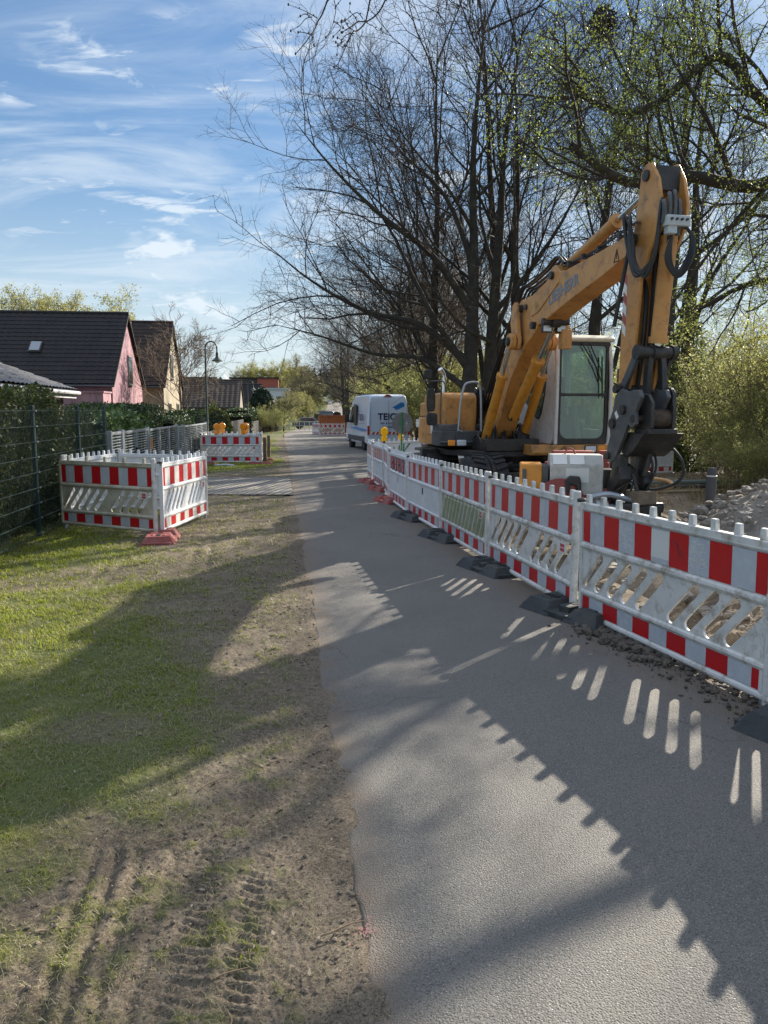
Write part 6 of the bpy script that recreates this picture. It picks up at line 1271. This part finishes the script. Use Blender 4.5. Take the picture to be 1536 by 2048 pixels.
def make_tree_kind(key, seed, starts, spec, split=2, leaf=None, bark=M_BARK, twig=M_TWIG, n_pts=(9, 7, 6, 5, 4, 3)):
    r = random.Random(seed); out, tips = grow(r, starts, spec, n_pts); a, b = tree_mesh(out, split); m = [npmesh('trunk', a[0], a[1], bark, smooth=True), npmesh('branches', b[0], b[1], twig, smooth=True) if b else None]
    if leaf: rg = np.random.default_rng(seed); V, F = leaves_on(tips, leaf[0], leaf[1], rg, leaf[2], **(leaf[4] if len(leaf) > 4 else {})); m.append(npmesh('foliage', V, F, leaf[3]))
    TM[key] = m; print(key, [len(x.polygons) for x in m if x], len(tips))
def put(key, name, label, cat, x, y, rz=0, s=1.0, group=None, sz=None, z=0, crown='branches'):
    t = thing(name, label, cat, (x, y, gzf(x, y) + z), rz, group); t.scale = (s, s, sz or s)
    for nm, me in zip(('trunk', crown, 'foliage'), TM[key]):
        if me is None: continue
        o = bpy.data.objects.new(nm, me); COL.objects.link(o); o.parent = t
    return t
R_ = random.Random
# main roadside trees, bare
make_tree_kind('A', 3, [(0, None, None, 13.5, .34, [(0, 0, -.1), (.04, 0, 3), (.12, .06, 6), (.05, 0, 9.5), (.35, 0, 13.5)]), (0, None, None, 13.5, .29, [(.62, .5, -.1), (.75, .5, 3.5), (.95, .45, 7), (1.1, .6, 10), (1.6, .6, 13.5)]),
    (1, None, None, 8.5, .155, [(.05, 0, 3.1), (-1.5, -.2, 4.3), (-3.2, -.4, 4.7), (-4.9, -.5, 5.6), (-6.3, -.7, 6.7)]), (1, None, None, 8.0, .145, [(.1, .03, 4.7), (-1.2, -.6, 6.3), (-2.8, -1.1, 7.4), (-4.2, -1.2, 8.7), (-5.3, -1.2, 10.0)]),
    (1, None, None, 7.0, .12, [(.04, 0, 2.3), (-1.4, .4, 3.3), (-3.0, .8, 3.5), (-4.8, 1.0, 4.1), (-6.4, 1.1, 4.5)]), (1, None, None, 7.0, .11, [(.12, .05, 6.1), (-.8, 0, 8.2), (-2.3, .2, 9.7), (-3.4, .3, 11.4)]), (1, None, None, 6.5, .11, [(.76, .5, 3.6), (2.2, .3, 4.6), (3.7, .2, 5.6), (4.9, .2, 7.2)])], OAK)
make_tree_kind('B', 8, [(0, None, None, 12.5, .29, [(0, 0, -.1), (-.04, 0, 3), (-.2, .1, 6.5), (-.15, .1, 9), (-.5, 0, 12.5)]), (1, None, None, 7, .11, [(-.04, 0, 2.7), (-1.5, -.4, 3.7), (-3.1, -.7, 4.2), (-4.6, -.9, 5.4), (-5.4, -1, 6.6)]), (1, None, None, 6.5, .10, [(-.08, .03, 3.9), (-1.2, .7, 5.6), (-2.6, 1.3, 6.9), (-3.6, 1.7, 8.6)]), (1, None, None, 6, .10, [(-.04, 0, 2.9), (1.4, .2, 4.3), (2.9, .3, 5.2), (4.0, .3, 6.8)])], OAK)
make_tree_kind('C', 14, [(0, (0, 0, -.1), vnorm((.02, .03, 1)), 14.0, .24, None), (0, (.25, .1, -.1), vnorm((.14, -.1, 1)), 9, .13, None)], [dict(OAK[0], ang=36, ratio=.48, n=13, start=.22)] + OAK[1:5] + [OAK[5]])
SMALL = [dict(n=9, ang=45, ratio=.75, wob=.1, up=.02, start=.25, taper=.4), dict(n=7, ang=42, ratio=.55, wob=.18, up=.05, start=.2, taper=.4, rmin=.02), dict(n=6, ang=42, ratio=.55, wob=.22, up=.05, start=.15, taper=.4, rmin=.012), dict(n=5, ang=40, ratio=.6, wob=.25, up=.03, start=.1, taper=.5, rmin=.008), dict(n=0, ang=0, ratio=1, wob=.28, up=.02, start=0, rmin=.006)]
make_tree_kind('D', 21, [(0, (0, 0, -.1), (0, 0, 1), 4.6, .08, None), (0, (0, 0, .8), vnorm((.3, .1, 1)), 4.0, .06, None)], SMALL, bark=M_TWIG_R, twig=M_TWIG_R)
# leafy small tree / far broad trees in young leaf
make_tree_kind('E', 25, [(0, (0, 0, -.1), (0, 0, 1), 6.5, .2, None), (0, (0, 0, 1.2), vnorm((.5, .1, 1)), 5.5, .14, None), (0, (0, 0, 1.0), vnorm((-.5, -.1, 1)), 5.5, .14, None)], SMALL, leaf=(5, .11, .12, M_LEAFY))
make_tree_kind('F', 27, [(0, (0, 0, -.1), (0, 0, 1), 5.5, .15, None), (0, (0, 0, .6), vnorm((.4, .2, 1)), 4.5, .1, None)], SMALL, leaf=(5, .11, .12, M_LEAFF))
WIL = [dict(SMALL[0], ang=50), dict(SMALL[1], up=.0), dict(SMALL[2], up=-.25, wob=.15, ratio=.9), dict(SMALL[3], up=-.35, wob=.1, ratio=.8, n=3), dict(n=0, ang=0, ratio=1, wob=.08, up=-.4, start=0, rmin=.006)]
make_tree_kind('G', 33, [(0, (0, 0, -.1), (0, 0, 1), 5.0, .22, None), (0, (0, 0, 1.0), vnorm((-.5, .1, 1)), 4.5, .14, None)], WIL, leaf=(7, .11, .06, M_LEAFY, dict(droop=1.5)))
rowg = 'bare roadside trees right of the road'
put('A', 'roadside_tree', 'largest bare tree, two thick trunks rising right behind the excavator', 'tree', 2.95, 27.2, 0, 1.10, rowg)
put('B', 'roadside_tree', 'bare tree with a dark leaning trunk just right of the biggest tree', 'tree', 5.0, 29.0, .6, 1.12, rowg)
for i, (x, y, rz, s, k, lb) in enumerate([(2.4, 34.0, 1.0, .95, 'B', 'bare tree behind the biggest one, above the round sign'), (1.9, 41, 2.6, .92, 'B', 'bare tree directly above the white van'), (.9, 49, .2, .88, 'A', 'bare tree left of the van roof, fifth in the row'), (-.2, 58, 1.9, .86, 'B', 'bare tree sixth in the row, over the road'), (-1.6, 68, .4, .82, 'B', 'bare tree seventh in the row beside the skip'), (-3.9, 86, 3.4, .88, 'A', 'curved bare tree leaning over the far road'), (-5.0, 104, 1.4, .85, 'B', 'bare tree far down the road'), (-6.0, 128, 2.4, .9, 'B', 'farthest bare tree right of the road')]):
    put(k, 'roadside_tree', lb, 'tree', x, y, rz, s, rowg)
put('C', 'roadside_tree', 'slim upright trunk left of the biggest tree, above the excavator hood', 'tree', 2.1, 30.5, 1.9, 1.15, rowg)
put('C', 'roadside_tree', 'slim upright trunk between the biggest tree and the boom', 'tree', 4.35, 31.0, 4.2, 1.25, rowg)
put('C', 'slim_tree', 'slim straight bare tree behind the boom, left of the cab', 'tree', 7.2, 27.0, .3, 1.15, 'bare trees right of the excavator')
put('B', 'slim_tree', 'dark bare trunk forking low just right of the bucket arm', 'tree', 9.15, 23.8, 2.2, 1.0, 'bare trees right of the excavator')
put('C', 'slim_tree', 'straight mossy trunk directly right of the arm, left of the forked one', 'tree', 8.45, 23.0, 1.3, 1.02, 'bare trees right of the excavator')
bg = 'bare trees in the background right'
for i, (x, y, rz, s, k, lb) in enumerate([(10, 42, .5, .9, 'B', 'bare background tree seen between boom and arm'), (6.5, 47, 2.0, .9, 'C', 'thin background tree seen behind the cab'), (3.4, 55, .9, .8, 'B', 'bare tree in the thicket right of the van')]):
    put(k, 'background_tree', lb, 'tree', x, y, rz, s, bg)
put('D', 'young_tree', 'many stemmed young tree between van and excavator hood', 'tree', 1.75, 31.5, .4, 1.25, 'young trees at the road'); put('D', 'young_tree', 'young tree leaning left behind the van roof', 'tree', 1.3, 43, 2.0, 1.4, 'young trees at the road')
# near tree out of frame on the right with its green leaning limbs
def near_leafy():
    r = random.Random(41); sp = [dict(n=13, ang=48, ratio=.34, wob=.1, up=.02, start=.18, taper=.4, len=6), dict(n=9, ang=45, ratio=.48, wob=.2, up=.05, start=.1, taper=.35, rmin=.016, len=2.2), dict(n=7, ang=42, ratio=.55, wob=.25, up=.05, start=.1, taper=.4, rmin=.008, len=1.1), dict(n=5, ang=42, ratio=.6, wob=.28, up=.04, start=.1, taper=.5, rmin=.005, len=.6), dict(n=0, ang=0, ratio=1, wob=.3, up=.02, start=0, rmin=.003)]
    S0 = [(0, None, None, 9, .30, [(10.6, 12.3, -.1), (10.5, 12.3, 2.5), (10.2, 12.3, 5.0), (10.4, 12.2, 8.5), (10.6, 12.3, 11.5)]),
          (0, None, None, 8, .15, [(10.3, 12.3, 3.7), (8.6, 12.5, 4.4), (6.9, 12.5, 5.5), (5.6, 12.2, 5.1), (4.5, 12.0, 5.2), (3.5, 11.6, 5.0), (2.6, 11.3, 5.4)]),
          (0, None, None, 6, .10, [(7.4, 12.6, 5.2), (6.4, 12.6, 6.0), (5.6, 12.5, 6.6), (5.0, 12.3, 7.0), (4.1, 12.2, 6.3), (3.4, 12.0, 6.1), (2.6, 12.0, 6.5)]),
          (0, None, None, 6, .10, [(10.3, 12.3, 5.6), (8.4, 12.5, 7.2), (6.8, 12.4, 8.1), (5.4, 12.0, 8.6), (4.4, 11.8, 8.9)]),
          (0, None, None, 5, .08, [(10.3, 12.3, 6.6), (8.7, 12.6, 8.5), (7.3, 12.4, 9.8), (6.3, 12.2, 10.6)]),
          (0, None, None, 5, .09, [(10.3, 12.3, 3.0), (8.9, 13.6, 3.7), (7.8, 14.6, 4.2), (6.9, 15.2, 4.1), (6.2, 15.6, 3.7)])]
    out, tips = grow(r, S0, sp); a, b = tree_mesh(out, 1); rg = np.random.default_rng(3)
    print('leafy tips', len(tips)); V, F = leaves_on(tips, 6, .032, rg, .05); t = thing('leafing_tree', 'mossy tree at the right edge whose limbs with young green leaves hang over the excavator', 'tree', (0, 0, 0))
    off = np.array([10.6, 12.3, 0]); t.location = (10.6, 12.3, gzf(9, 12.3))
    nplink('trunk', npmesh('trunk', a[0] - off, a[1], M_BARK, smooth=True), t); nplink('branches', npmesh('branches', b[0] - off, b[1], M_TWIG, smooth=True), t); nplink('foliage', npmesh('foliage', V - off, F, M_LEAF), t)
near_leafy()
# bird's nest like clump of mistletoe seen high in the branches
def leafball(name, label, cat, c, rad, n, size, m, group=None, squash=1.0, core=True):
    rg = np.random.default_rng(int(abs(c[0] * 31 + c[1] * 17)) + n); d = rg.normal(size=(n, 3)); d /= np.linalg.norm(d, axis=1, keepdims=True); q = rg.random((n, 1)) ** .4; C = d * q * np.array([rad, rad, rad * squash]); V, F = leaf_quads(C, size, rg); o = nplink(name, npmesh(name, V, F, m)); o.location = c; return tag(o, label, cat, group)
leafball('mistletoe_clump', 'dark round clump of twigs high in the branches above the excavator arm', 'mistletoe', (6.35, 24.0, 12.75), .42, 1500, .09, M_TWIG, squash=1.3)
# branch ends hanging in from the tree behind the camera
def hanging():
    r = random.Random(77); sp = [dict(n=0, ang=0, ratio=1, wob=0, up=0, start=0, taper=.3)]
    t = thing('overhanging_tree', 'budding twigs hanging into the top of the picture from a tree behind the viewer', 'tree', (4.2, -3.5, 0)); off = np.array([4.2, -3.5, 0])
    Y0 = 6.2
    def W_(u, v, dy=0):      # twig shapes laid out in a hanging plane over the road
        q = (Y0 + dy) / (1526.6 - (v - 1024) * .1314); return ((u - 768) * q, Y0 + dy, 1.7 + (-202.3 - (v - 1024) * .991) * q)
    tw = []
    def tl(pts, r0): tw.append(([W_(*p) for p in pts], r0))
    c = lambda a, b: (560 + a * .1953, b * .1953)
    T = [[(495, 0), (430, 120), (380, 185), (350, 290), (320, 370), (280, 450), (210, 510), (155, 530)], [(380, 185), (320, 175), (240, 130), (85, 40)], [(330, 175), (270, 220), (210, 285), (110, 310)], [(325, 365), (270, 365), (215, 355), (185, 325)], [(325, 370), (340, 430), (352, 485)], [(300, 165), (265, 175), (215, 190)],
         [(555, 0), (575, 130), (558, 220), (520, 300), (465, 350)], [(558, 220), (600, 280), (625, 315), (545, 370)], [(560, 90), (610, 50), (665, 0)], [(925, 0), (890, 140), (865, 205), (790, 300), (750, 340), (710, 440), (660, 520), (600, 620), (550, 655)], [(1085, 0), (1020, 90), (930, 160), (865, 205), (800, 240), (740, 300), (690, 310), (625, 310)],
         [(865, 205), (900, 270), (960, 295), (1000, 310), (1035, 265)], [(850, 195), (800, 160), (740, 180), (660, 215), (630, 190)], [(800, 235), (760, 190), (720, 150), (705, 110), (715, 0)], [(740, 300), (700, 320), (645, 355)], [(760, 345), (690, 380), (640, 430), (590, 490), (580, 530)], [(660, 520), (630, 500), (595, 490)], [(650, 425), (615, 480), (575, 455)], [(720, 370), (700, 440), (665, 490)], [(660, 215), (620, 245), (650, 310)], [(710, 290), (680, 260), (670, 230)], [(640, 435), (620, 430), (592, 412)]]
    for k, s in enumerate(T): tl([c(*p) for p in s], .0065 if k in (0, 9, 10) else .0036)
    V = []; F = []; o = 0; bud = MB()
    for pts, r0 in tw:
        P = np.array([tuple(p) for p in bez(pts, 3)]); P[:, 1] += .05 * np.sin(np.arange(len(P)) * .35 + r0 * 900) ; n = len(P); R = r0 * (1 - .55 * np.linspace(0, 1, n)); v, f = tubes_np((P - off)[None], R[None], 6); V.append(v); F.append(f + o); o += len(v)
        e = P[-1] - off; bud.ball(tuple(e), (.008, .008, .012), 6)
        for q in range(2, n - 1, 5): bud.ball(tuple(P[q] - off + np.array([.006, 0, .004])), (.0055, .0055, .007), 6)
    b = [W_(560 + 495 * .1953, 0), (-.7, 5.2, 5.3), (.8, 2.4, 6.0), (3.2, -1.5, 6.0), (4.2, -3.5, 4.6)]; b2 = [W_(560 + 925 * .1953, 0), (.0, 5.4, 5.3), (1.2, 2.4, 6.5), (3.2, -1.5, 6.0)]; b3 = [W_(560 + 1085 * .1953, 0), (.5, 5.3, 5.3), (1.5, 2.2, 6.5), (3.0, -1.2, 6.1)]; b4 = [W_(560 + 610 * .1953, -20), (-.45, 5.3, 5.3), (.9, 2.4, 6.4)]
    for bb_, r0, r1 in ((b, .010, .09), (b2, .010, .06), (b3, .009, .06), (b4, .008, .03)):
        P = np.array([tuple(p) for p in bez(bb_, 5)]); R = np.linspace(r0, r1, len(P)); v, f = tubes_np((P - off)[None], R[None], 7); V.append(v); F.append(f + o); o += len(v)
    nplink('branches', npmesh('branches', np.concatenate(V), np.concatenate(F), M_TWIG, smooth=True), t); bud.build('buds', M_TWIG, t, smooth=60)
    v, f = tubes_np(np.array([[(0, 0, -.1), (0, 0, 2.0), (.05, 0, 4.6), (.3, -.2, 7.5)]]), np.array([[.22, .18, .15, .1]]), 10); nplink('trunk', npmesh('trunk', v, f, M_BARK, smooth=True), t)
hanging()
# shrubs
SH = [dict(n=5, ang=30, ratio=.5, wob=.14, up=.02, start=.25, taper=.4), dict(n=5, ang=38, ratio=.55, wob=.2, up=.03, start=.15, rmin=.006), dict(n=4, ang=40, ratio=.6, wob=.25, up=.02, start=.1, rmin=.0045), dict(n=0, ang=0, ratio=1, wob=.3, up=.02, start=0, rmin=.0035)]
def shrub_kind(key, seed, n, h, spread, leaf, rad=.018):
    r = random.Random(seed); st = []
    for k in range(n): a = r.random() * 6.28; q = r.random() * spread * .45; st.append((0, (q * math.cos(a), q * math.sin(a), -.05), vnorm((r.gauss(0, .38), r.gauss(0, .38), 1)), h * r.uniform(.65, 1.1), rad * r.uniform(.5, 1.1), None))
    out, tips = grow(r, st, SH, (7, 5, 4, 3)); a, b = tree_mesh(out, 1, (5, 3, 3, 3)); V, F = leaves_on(tips, leaf[0], leaf[1], np.random.default_rng(seed), leaf[2])
    TM[key] = [npmesh('stems', a[0], a[1], M_TWIG_R, smooth=True), npmesh('twigs', b[0], b[1], M_TWIG_R, smooth=True), npmesh('foliage', V, F, leaf[3])]
shrub_kind('S1', 51, 46, 3.4, 3.0, (6, .05, .035, M_LEAFS)); shrub_kind('S2', 53, 40, 2.6, 2.6, (6, .05, .035, M_LEAFS)); shrub_kind('S3', 57, 34, 4.6, 3.4, (5, .10, .07, M_LEAFS), .03)
def shrub(key, label, x, y, rz, s, group, sz=None):
    t = thing('shrub', label, 'shrub', (x, y, gzf(x, y)), rz, group); t.scale = (s, s, sz or s)
    for nm, me in zip(('stems', 'twigs', 'foliage'), TM[key]): o = bpy.data.objects.new(nm, me); COL.objects.link(o); o.parent = t
gs = 'twiggy shrubs right of the dig'
for i, (x, y, s, k, lb) in enumerate([(9.3, 16.0, .98, 'S1', 'tall twiggy shrub in small leaf at the right picture edge'), (9.3, 18.4, .85, 'S1', 'twiggy shrub behind the bollard'), (7.9, 16.6, .75, 'S2', 'low twiggy shrub in front of its taller neighbours, over the lying pipes'), (10.6, 18.6, 1.0, 'S1', 'tall shrub behind the one at the right edge'), (10.0, 20.8, .85, 'S1', 'shrub right of the graffiti barrier'), (11.5, 15.0, 1.0, 'S1', 'shrub outside the right edge beside the leafing tree'), (8.6, 24.8, 1.1, 'S2', 'shrub behind the graffiti barrier'), (10.5, 23.0, 1.0, 'S1', 'shrub at the foot of the forked bare tree'), (13.5, 22, 1.05, 'S1', 'far shrub at the right edge'), (9.6, 13.4, .8, 'S2', 'shrub at the foot of the leafing tree'), (7.2, 14.6, .5, 'S2', 'small bramble like shrub before the lying pipes')]):
    shrub(k, lb, x, y, i * 1.3, s, gs)
gt = 'green undergrowth along the right side of the road'
for i, (x, y, s, k) in enumerate([(3.6, 33, .75, 'S3'), (5.5, 33.5, .8, 'S3'), (7.8, 34, .85, 'S3'), (2.6, 38.5, .8, 'S3'), (4.0, 41, .9, 'S3'), (1.9, 46, .9, 'S3'), (3.6, 50, 1.0, 'S3'), (1.0, 55, .9, 'S3'), (2.6, 60, 1.1, 'S3'), (-.2, 66, .95, 'S3'), (1.2, 72, 1.1, 'S3'), (6.5, 39, .9, 'S3'), (9.5, 38, 1.0, 'S3'), (12.5, 37, .7, 'S3'), (15.5, 33, .65, 'S3'), (12.5, 28, .6, 'S3'), (15.8, 27, .6, 'S3')]):
    lab = ['low green bush behind the round sign', 'green bush behind the excavator hood', 'green bush seen through the cab', 'green bush right of the van roof', 'green bush above the excavator hood', 'green bush left of the van roof', 'bush in the thicket over the van', 'green bush at the far tree trunks', 'tall bush in the far thicket', 'green bush right of the skip', 'bush behind the far tree row', 'bush between boom and cab roof', 'bush behind the cab mirror', 'far bush right of the arm', 'far bush at the right edge', 'bush between the arm and the twiggy shrubs', 'bush high behind the right shrubs'][i]
    shrub(k, lab, x, y, i * .9, s, gt)
# ivy on the trunks right of the arm
def ivy(name, label, x, y, h, r0, n, seed):
    rg = np.random.default_rng(seed); a = rg.random(n) * 6.28; z = h * rg.random(n) ** 1.2; q = r0 * (1.15 - .7 * z / h) * (.5 + .6 * rg.random(n)); C = np.stack([q * np.cos(a), q * np.sin(a), z], -1) + rg.normal(size=(n, 3)) * .05; V, F = leaf_quads(C, .10, rg, droop=.5); o = nplink(name, npmesh(name, V, F, M_IVY)); o.location = (x, y, gzf(x, y)); return tag(o, label, 'ivy', 'ivy on the trunks beside the arm')
ivy('ivy', 'ivy climbing the forked bare trunk right of the arm', 9.15, 23.8, 4.4, .9, 6500, 5); ivy('ivy', 'ivy climbing the straight mossy trunk right of the arm', 8.45, 23.0, 3.5, .6, 3000, 6)
def weeds():
    rg = np.random.default_rng(19); n = 26000; x = 2.6 + 7.2 * rg.random(n); y = 8.8 + 12 * rg.random(n); k = rg.random(n) < sst(fbm(x * 1.3, y * 1.3, 88, 3), .40, .62) * .9 + .05; x, y = x[k], y[k]; n = len(x)
    C = np.stack([x, y, gz(x, y) + .03 + .05 * rg.random(n)], -1); V, F = leaf_quads(C, .13, rg, droop=-.9, asp=.12); o = nplink('dry_weeds', npmesh('dry_weeds', V, F, leafmat('dry_weed', (.20, .15, .08), (.33, .27, .15), .3))); tag(o, 'dry brown weeds and stalks on the dug ground around the excavator', 'weeds', kind='stuff')
weeds()
# hedges
def hedge(label, p0, p1, w, h, n, size, m, core=(.012, .018, .008), z0=0, rough_=.12, seed=1, name='hedge', group=None, hole=0.0):
    p0 = np.array(p0, float); p1 = np.array(p1, float); L_ = np.linalg.norm(p1 - p0); t = thing(name, label, 'hedge', (p0[0], p0[1], gzf(*p0) + z0), math.atan2(p1[1] - p0[1], p1[0] - p0[0]), group)
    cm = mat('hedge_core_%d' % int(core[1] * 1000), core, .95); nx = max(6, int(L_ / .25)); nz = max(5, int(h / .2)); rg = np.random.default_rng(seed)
    # core: lumpy box
    def prof(s): # perimeter 0..1 over front-top-back
        per = 2 * h + w; d = s * per
        return np.where(d < h, -w / 2, np.where(d < h + w, d - h - w / 2, w / 2)), np.where(d < h, d, np.where(d < h + w, h, 2 * h + w - d))
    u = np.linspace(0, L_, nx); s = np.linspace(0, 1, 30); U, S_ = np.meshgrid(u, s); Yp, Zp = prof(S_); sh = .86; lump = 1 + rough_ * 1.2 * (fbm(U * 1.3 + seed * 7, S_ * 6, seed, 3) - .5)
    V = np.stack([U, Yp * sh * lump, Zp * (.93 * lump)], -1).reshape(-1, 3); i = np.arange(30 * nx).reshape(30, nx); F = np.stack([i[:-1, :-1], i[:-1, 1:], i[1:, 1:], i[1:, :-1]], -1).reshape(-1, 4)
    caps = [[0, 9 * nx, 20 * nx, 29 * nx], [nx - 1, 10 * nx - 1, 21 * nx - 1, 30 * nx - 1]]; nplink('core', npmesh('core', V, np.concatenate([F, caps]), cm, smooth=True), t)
    uu = rg.random(n) * L_; ss = rg.random(n); y_, z_ = prof(ss); lump = 1 + rough_ * 1.6 * (fbm(uu * 1.3 + seed * 7, ss * 6, seed, 3) - .5) + rough_ * .8 * (fbm(uu * 5, ss * 25, seed + 2, 2) - .5); dep = 1 - .12 * rg.random(n) ** 2
    C = np.stack([uu, y_ * lump * dep, z_ * lump * dep], -1); ne = n // 10; e = np.stack([np.where(rg.random(ne) < .5, -.02, L_ + .02), (rg.random(ne) - .5) * w, rg.random(ne) * h], -1); C = np.concatenate([C, e])
    V, F = leaf_quads(C, size, rg, droop=-.5); nplink('foliage', npmesh('foliage', V, F, m), t); return t
hedge('tall dark thuja hedge standing behind the green wire mesh fence', (FX(3) - .85, 3), (FX(12.1) - .85, 12.1), 1.1, 1.93, 60000, .055, M_THUJA, seed=2, rough_=.16)
hedge('lower dark hedge end behind the last panel of the wire mesh fence', (FX(12.2) - .85, 12.2), (FX(13.9) - .7, 13.9), .9, 1.72, 8000, .055, M_THUJA, seed=4, rough_=.22)
hedge('glossy laurel bush hedge with pale leaf tips behind the galvanised gate', (FX(14.8) - .9, 14.9), (FX(19.4) - .9, 19.4), 1.3, 1.55, 7000, .11, M_LAUREL, seed=6, rough_=.25)
hedge('dark clipped hedge block in front of the pink house', (-7.7, 20.6), (-7.9, 25.0), 1.5, 1.95, 14000, .07, M_HEDGE, seed=8, rough_=.06)
hedge('clipped hedge block in front of the yellowish house', (-7.5, 25.4), (-8.1, 30.4), 1.3, 1.62, 12000, .07, M_HEDGE, seed=10, rough_=.05)
hedge('hedge strip behind the grey grille fence', (FX(18) - .5, 18), (FX(29.5) - .5, 29.5), .5, 1.15, 9000, .07, M_HEDGE, seed=12, rough_=.15)
hedge('dark hedge row right of the farther street lamp', (-12.6, 62), (-10.9, 58.5), 2.0, 1.7, 5000, .14, M_HEDGE, seed=14, rough_=.08)
hedge('dark clipped hedge block beyond the round shrubs', (-11.6, 44.0), (-12.0, 50.5), 2.0, 1.9, 7000, .12, M_HEDGE, seed=16, rough_=.06)
hedge('distant dark hedge left of the far lamp', (-12.4, 66), (-13.4, 76), 2.0, 2.2, 6000, .16, M_HEDGE, seed=18, rough_=.08)
def roundbush(label, x, y, rad, h, n, size, m, seed, name='round_shrub'):
    rg = np.random.default_rng(seed); d = rg.normal(size=(n, 3)); d /= np.linalg.norm(d, axis=1, keepdims=True); d[:, 2] = np.abs(d[:, 2]) * 1.0 ; q = .8 + .25 * fbm(d[:, 0] * 3 + 5, d[:, 1] * 3 + d[:, 2] * 2, seed, 3)[:, None] + .0; q = q * (1 - .15 * rg.random((n, 1)) ** 2); C = d * q * np.array([rad, rad, h]); V, F = leaf_quads(C, size, rg); t = thing(name, label, 'shrub', (x, y, gzf(x, y)), 0)
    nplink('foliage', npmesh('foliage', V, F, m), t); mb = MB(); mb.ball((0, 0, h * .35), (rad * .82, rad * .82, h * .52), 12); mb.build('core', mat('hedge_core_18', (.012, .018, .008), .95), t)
roundbush('dark green round shrub below the nearer street lamp', -8.9, 36.5, 1.15, 2.0, 4000, .12, M_HEDGE, 3); roundbush('yellow green conifer ball right of the nearer street lamp', -8.4, 38.5, 1.0, 2.3, 4500, .11, M_CONIF, 4); roundbush('broad dark shrub left of the nearer street lamp', -9.6, 34.5, 1.2, 1.7, 4000, .12, M_HEDGE, 5)
roundbush('dark spruce like tree beside the white hall', -13.2, 84, 1.7, 5.0, 6000, .22, M_SPRUCE, 6, 'dark_conifer'); 
# trees on the left and far ahead
for i, (k, nm, x, y, rz, s, lb) in enumerate([
    ('E', 'willow_tree', -40.5, 82, .3, 1.6, 'grey green leafing tree top left behind the pink house roof'), ('E', 'willow_tree', -36.0, 84, 1.9, 1.5, 'middle leafing tree behind the pink house roof'), ('E', 'willow_tree', -31.8, 86, 2.9, 1.6, 'tallest yellow green tree top behind the pink house roof'), ('E', 'willow_tree', -29.5, 88, 4.0, 1.25, 'yellow tree top just left of the pink house gable'),
    ('D', 'bare_garden_tree', -47, 80, 1.1, 2.0, 'bare tree top at the far left above the ridge'), ('D', 'bare_garden_tree', -11.9, 46.5, 2.2, 1.15, 'bare garden tree between the yellowish house and the street lamp'), 
    ('E', 'garden_tree', -26.5, 200, 1, 1.25, 'pale leafing tree behind the red building'), ('E', 'garden_tree', -33, 198, 2, 1.2, 'pale leafing tree above the white hall'),
    ('G', 'weeping_willow', -11.8, 112, .5, .68, 'weeping willow in yellow green leaf left of the far road'), ('G', 'weeping_willow', -13.8, 126, 2.5, .7, 'second weeping willow behind the grey car'), ('G', 'weeping_willow', -13.2, 145, 4.5, .75, 'weeping willow farther along the road'),
    ('F', 'garden_tree', -10.9, 84, .5, .52, 'bush like tree at the far left bend'),
    ('F', 'roadside_bush_tree', -14.5, 145, .4, 1.0, 'left roadside tree near the top of the far road'), ('F', 'roadside_bush_tree', -19.0, 185, 1.4, 1.2, 'left roadside tree at the top of the far road'), ('F', 'roadside_bush_tree', -7.6, 150, 2.2, 1.1, 'right roadside tree near the top of the far road'), ('F', 'roadside_bush_tree', -9.0, 190, 3.2, 1.3, 'right roadside tree at the top of the far road'), ('F', 'roadside_bush_tree', -26, 240, 3.9, 1.6, 'tree closing the end of the road on the left'), ('F', 'roadside_bush_tree', -15, 262, 5.0, 1.6, 'tree closing the end of the road in the middle'), ('F', 'roadside_bush_tree', -7, 240, .9, 1.6, 'tree closing the end of the road on the right'),
    ('B', 'roadside_bush_tree', -17.5, 168, .9, .75, 'bare tree left at the top of the far road'), ('B', 'roadside_bush_tree', -8.2, 172, 2.9, .75, 'bare tree right at the top of the far road')]):
    put(k, nm, lb, 'tree', x, y, rz, s)
# reedy hedge of thin stems between the willows and the road
for i, (x, y, s) in enumerate([(-11.9, 76, .55), (-11.7, 82, .6), (-12.6, 87, .7), (-12.8, 94, .8)]): shrub('S2', ['twiggy bush by the far bend, nearest of four', 'twiggy bush by the far bend, second of four', 'twiggy bush by the far bend, third of four', 'twiggy bush by the far bend, farthest of four'][i], x, y, i, s * 1.5, 'twiggy bushes by the far bend')
# far woods closing the horizon, too distant to tell trees apart
def far_woods():
    rg = np.random.default_rng(2); Vs = []; n = 52000; a = rg.uniform(-1.15, 1.15, n); d = rg.uniform(300, 380, n); x = d * np.tan(a) ; keep = np.abs(x) < 700; x = x[keep]; d = d[keep]; h = 4 + 8 * fbm(x * .03, d * .0, 5, 4); z = gz(x, d) + h * rg.random(len(x)) ** .7; V, F = leaf_quads(np.stack([x, d, z], -1), 2.4, rg); o = nplink('woods', npmesh('woods', V, F, leafmat('far_wood', (.07, .075, .045), (.13, .13, .07), .2))); tag(o, 'grey green woods closing the horizon', 'woods', kind='stuff')
far_woods()
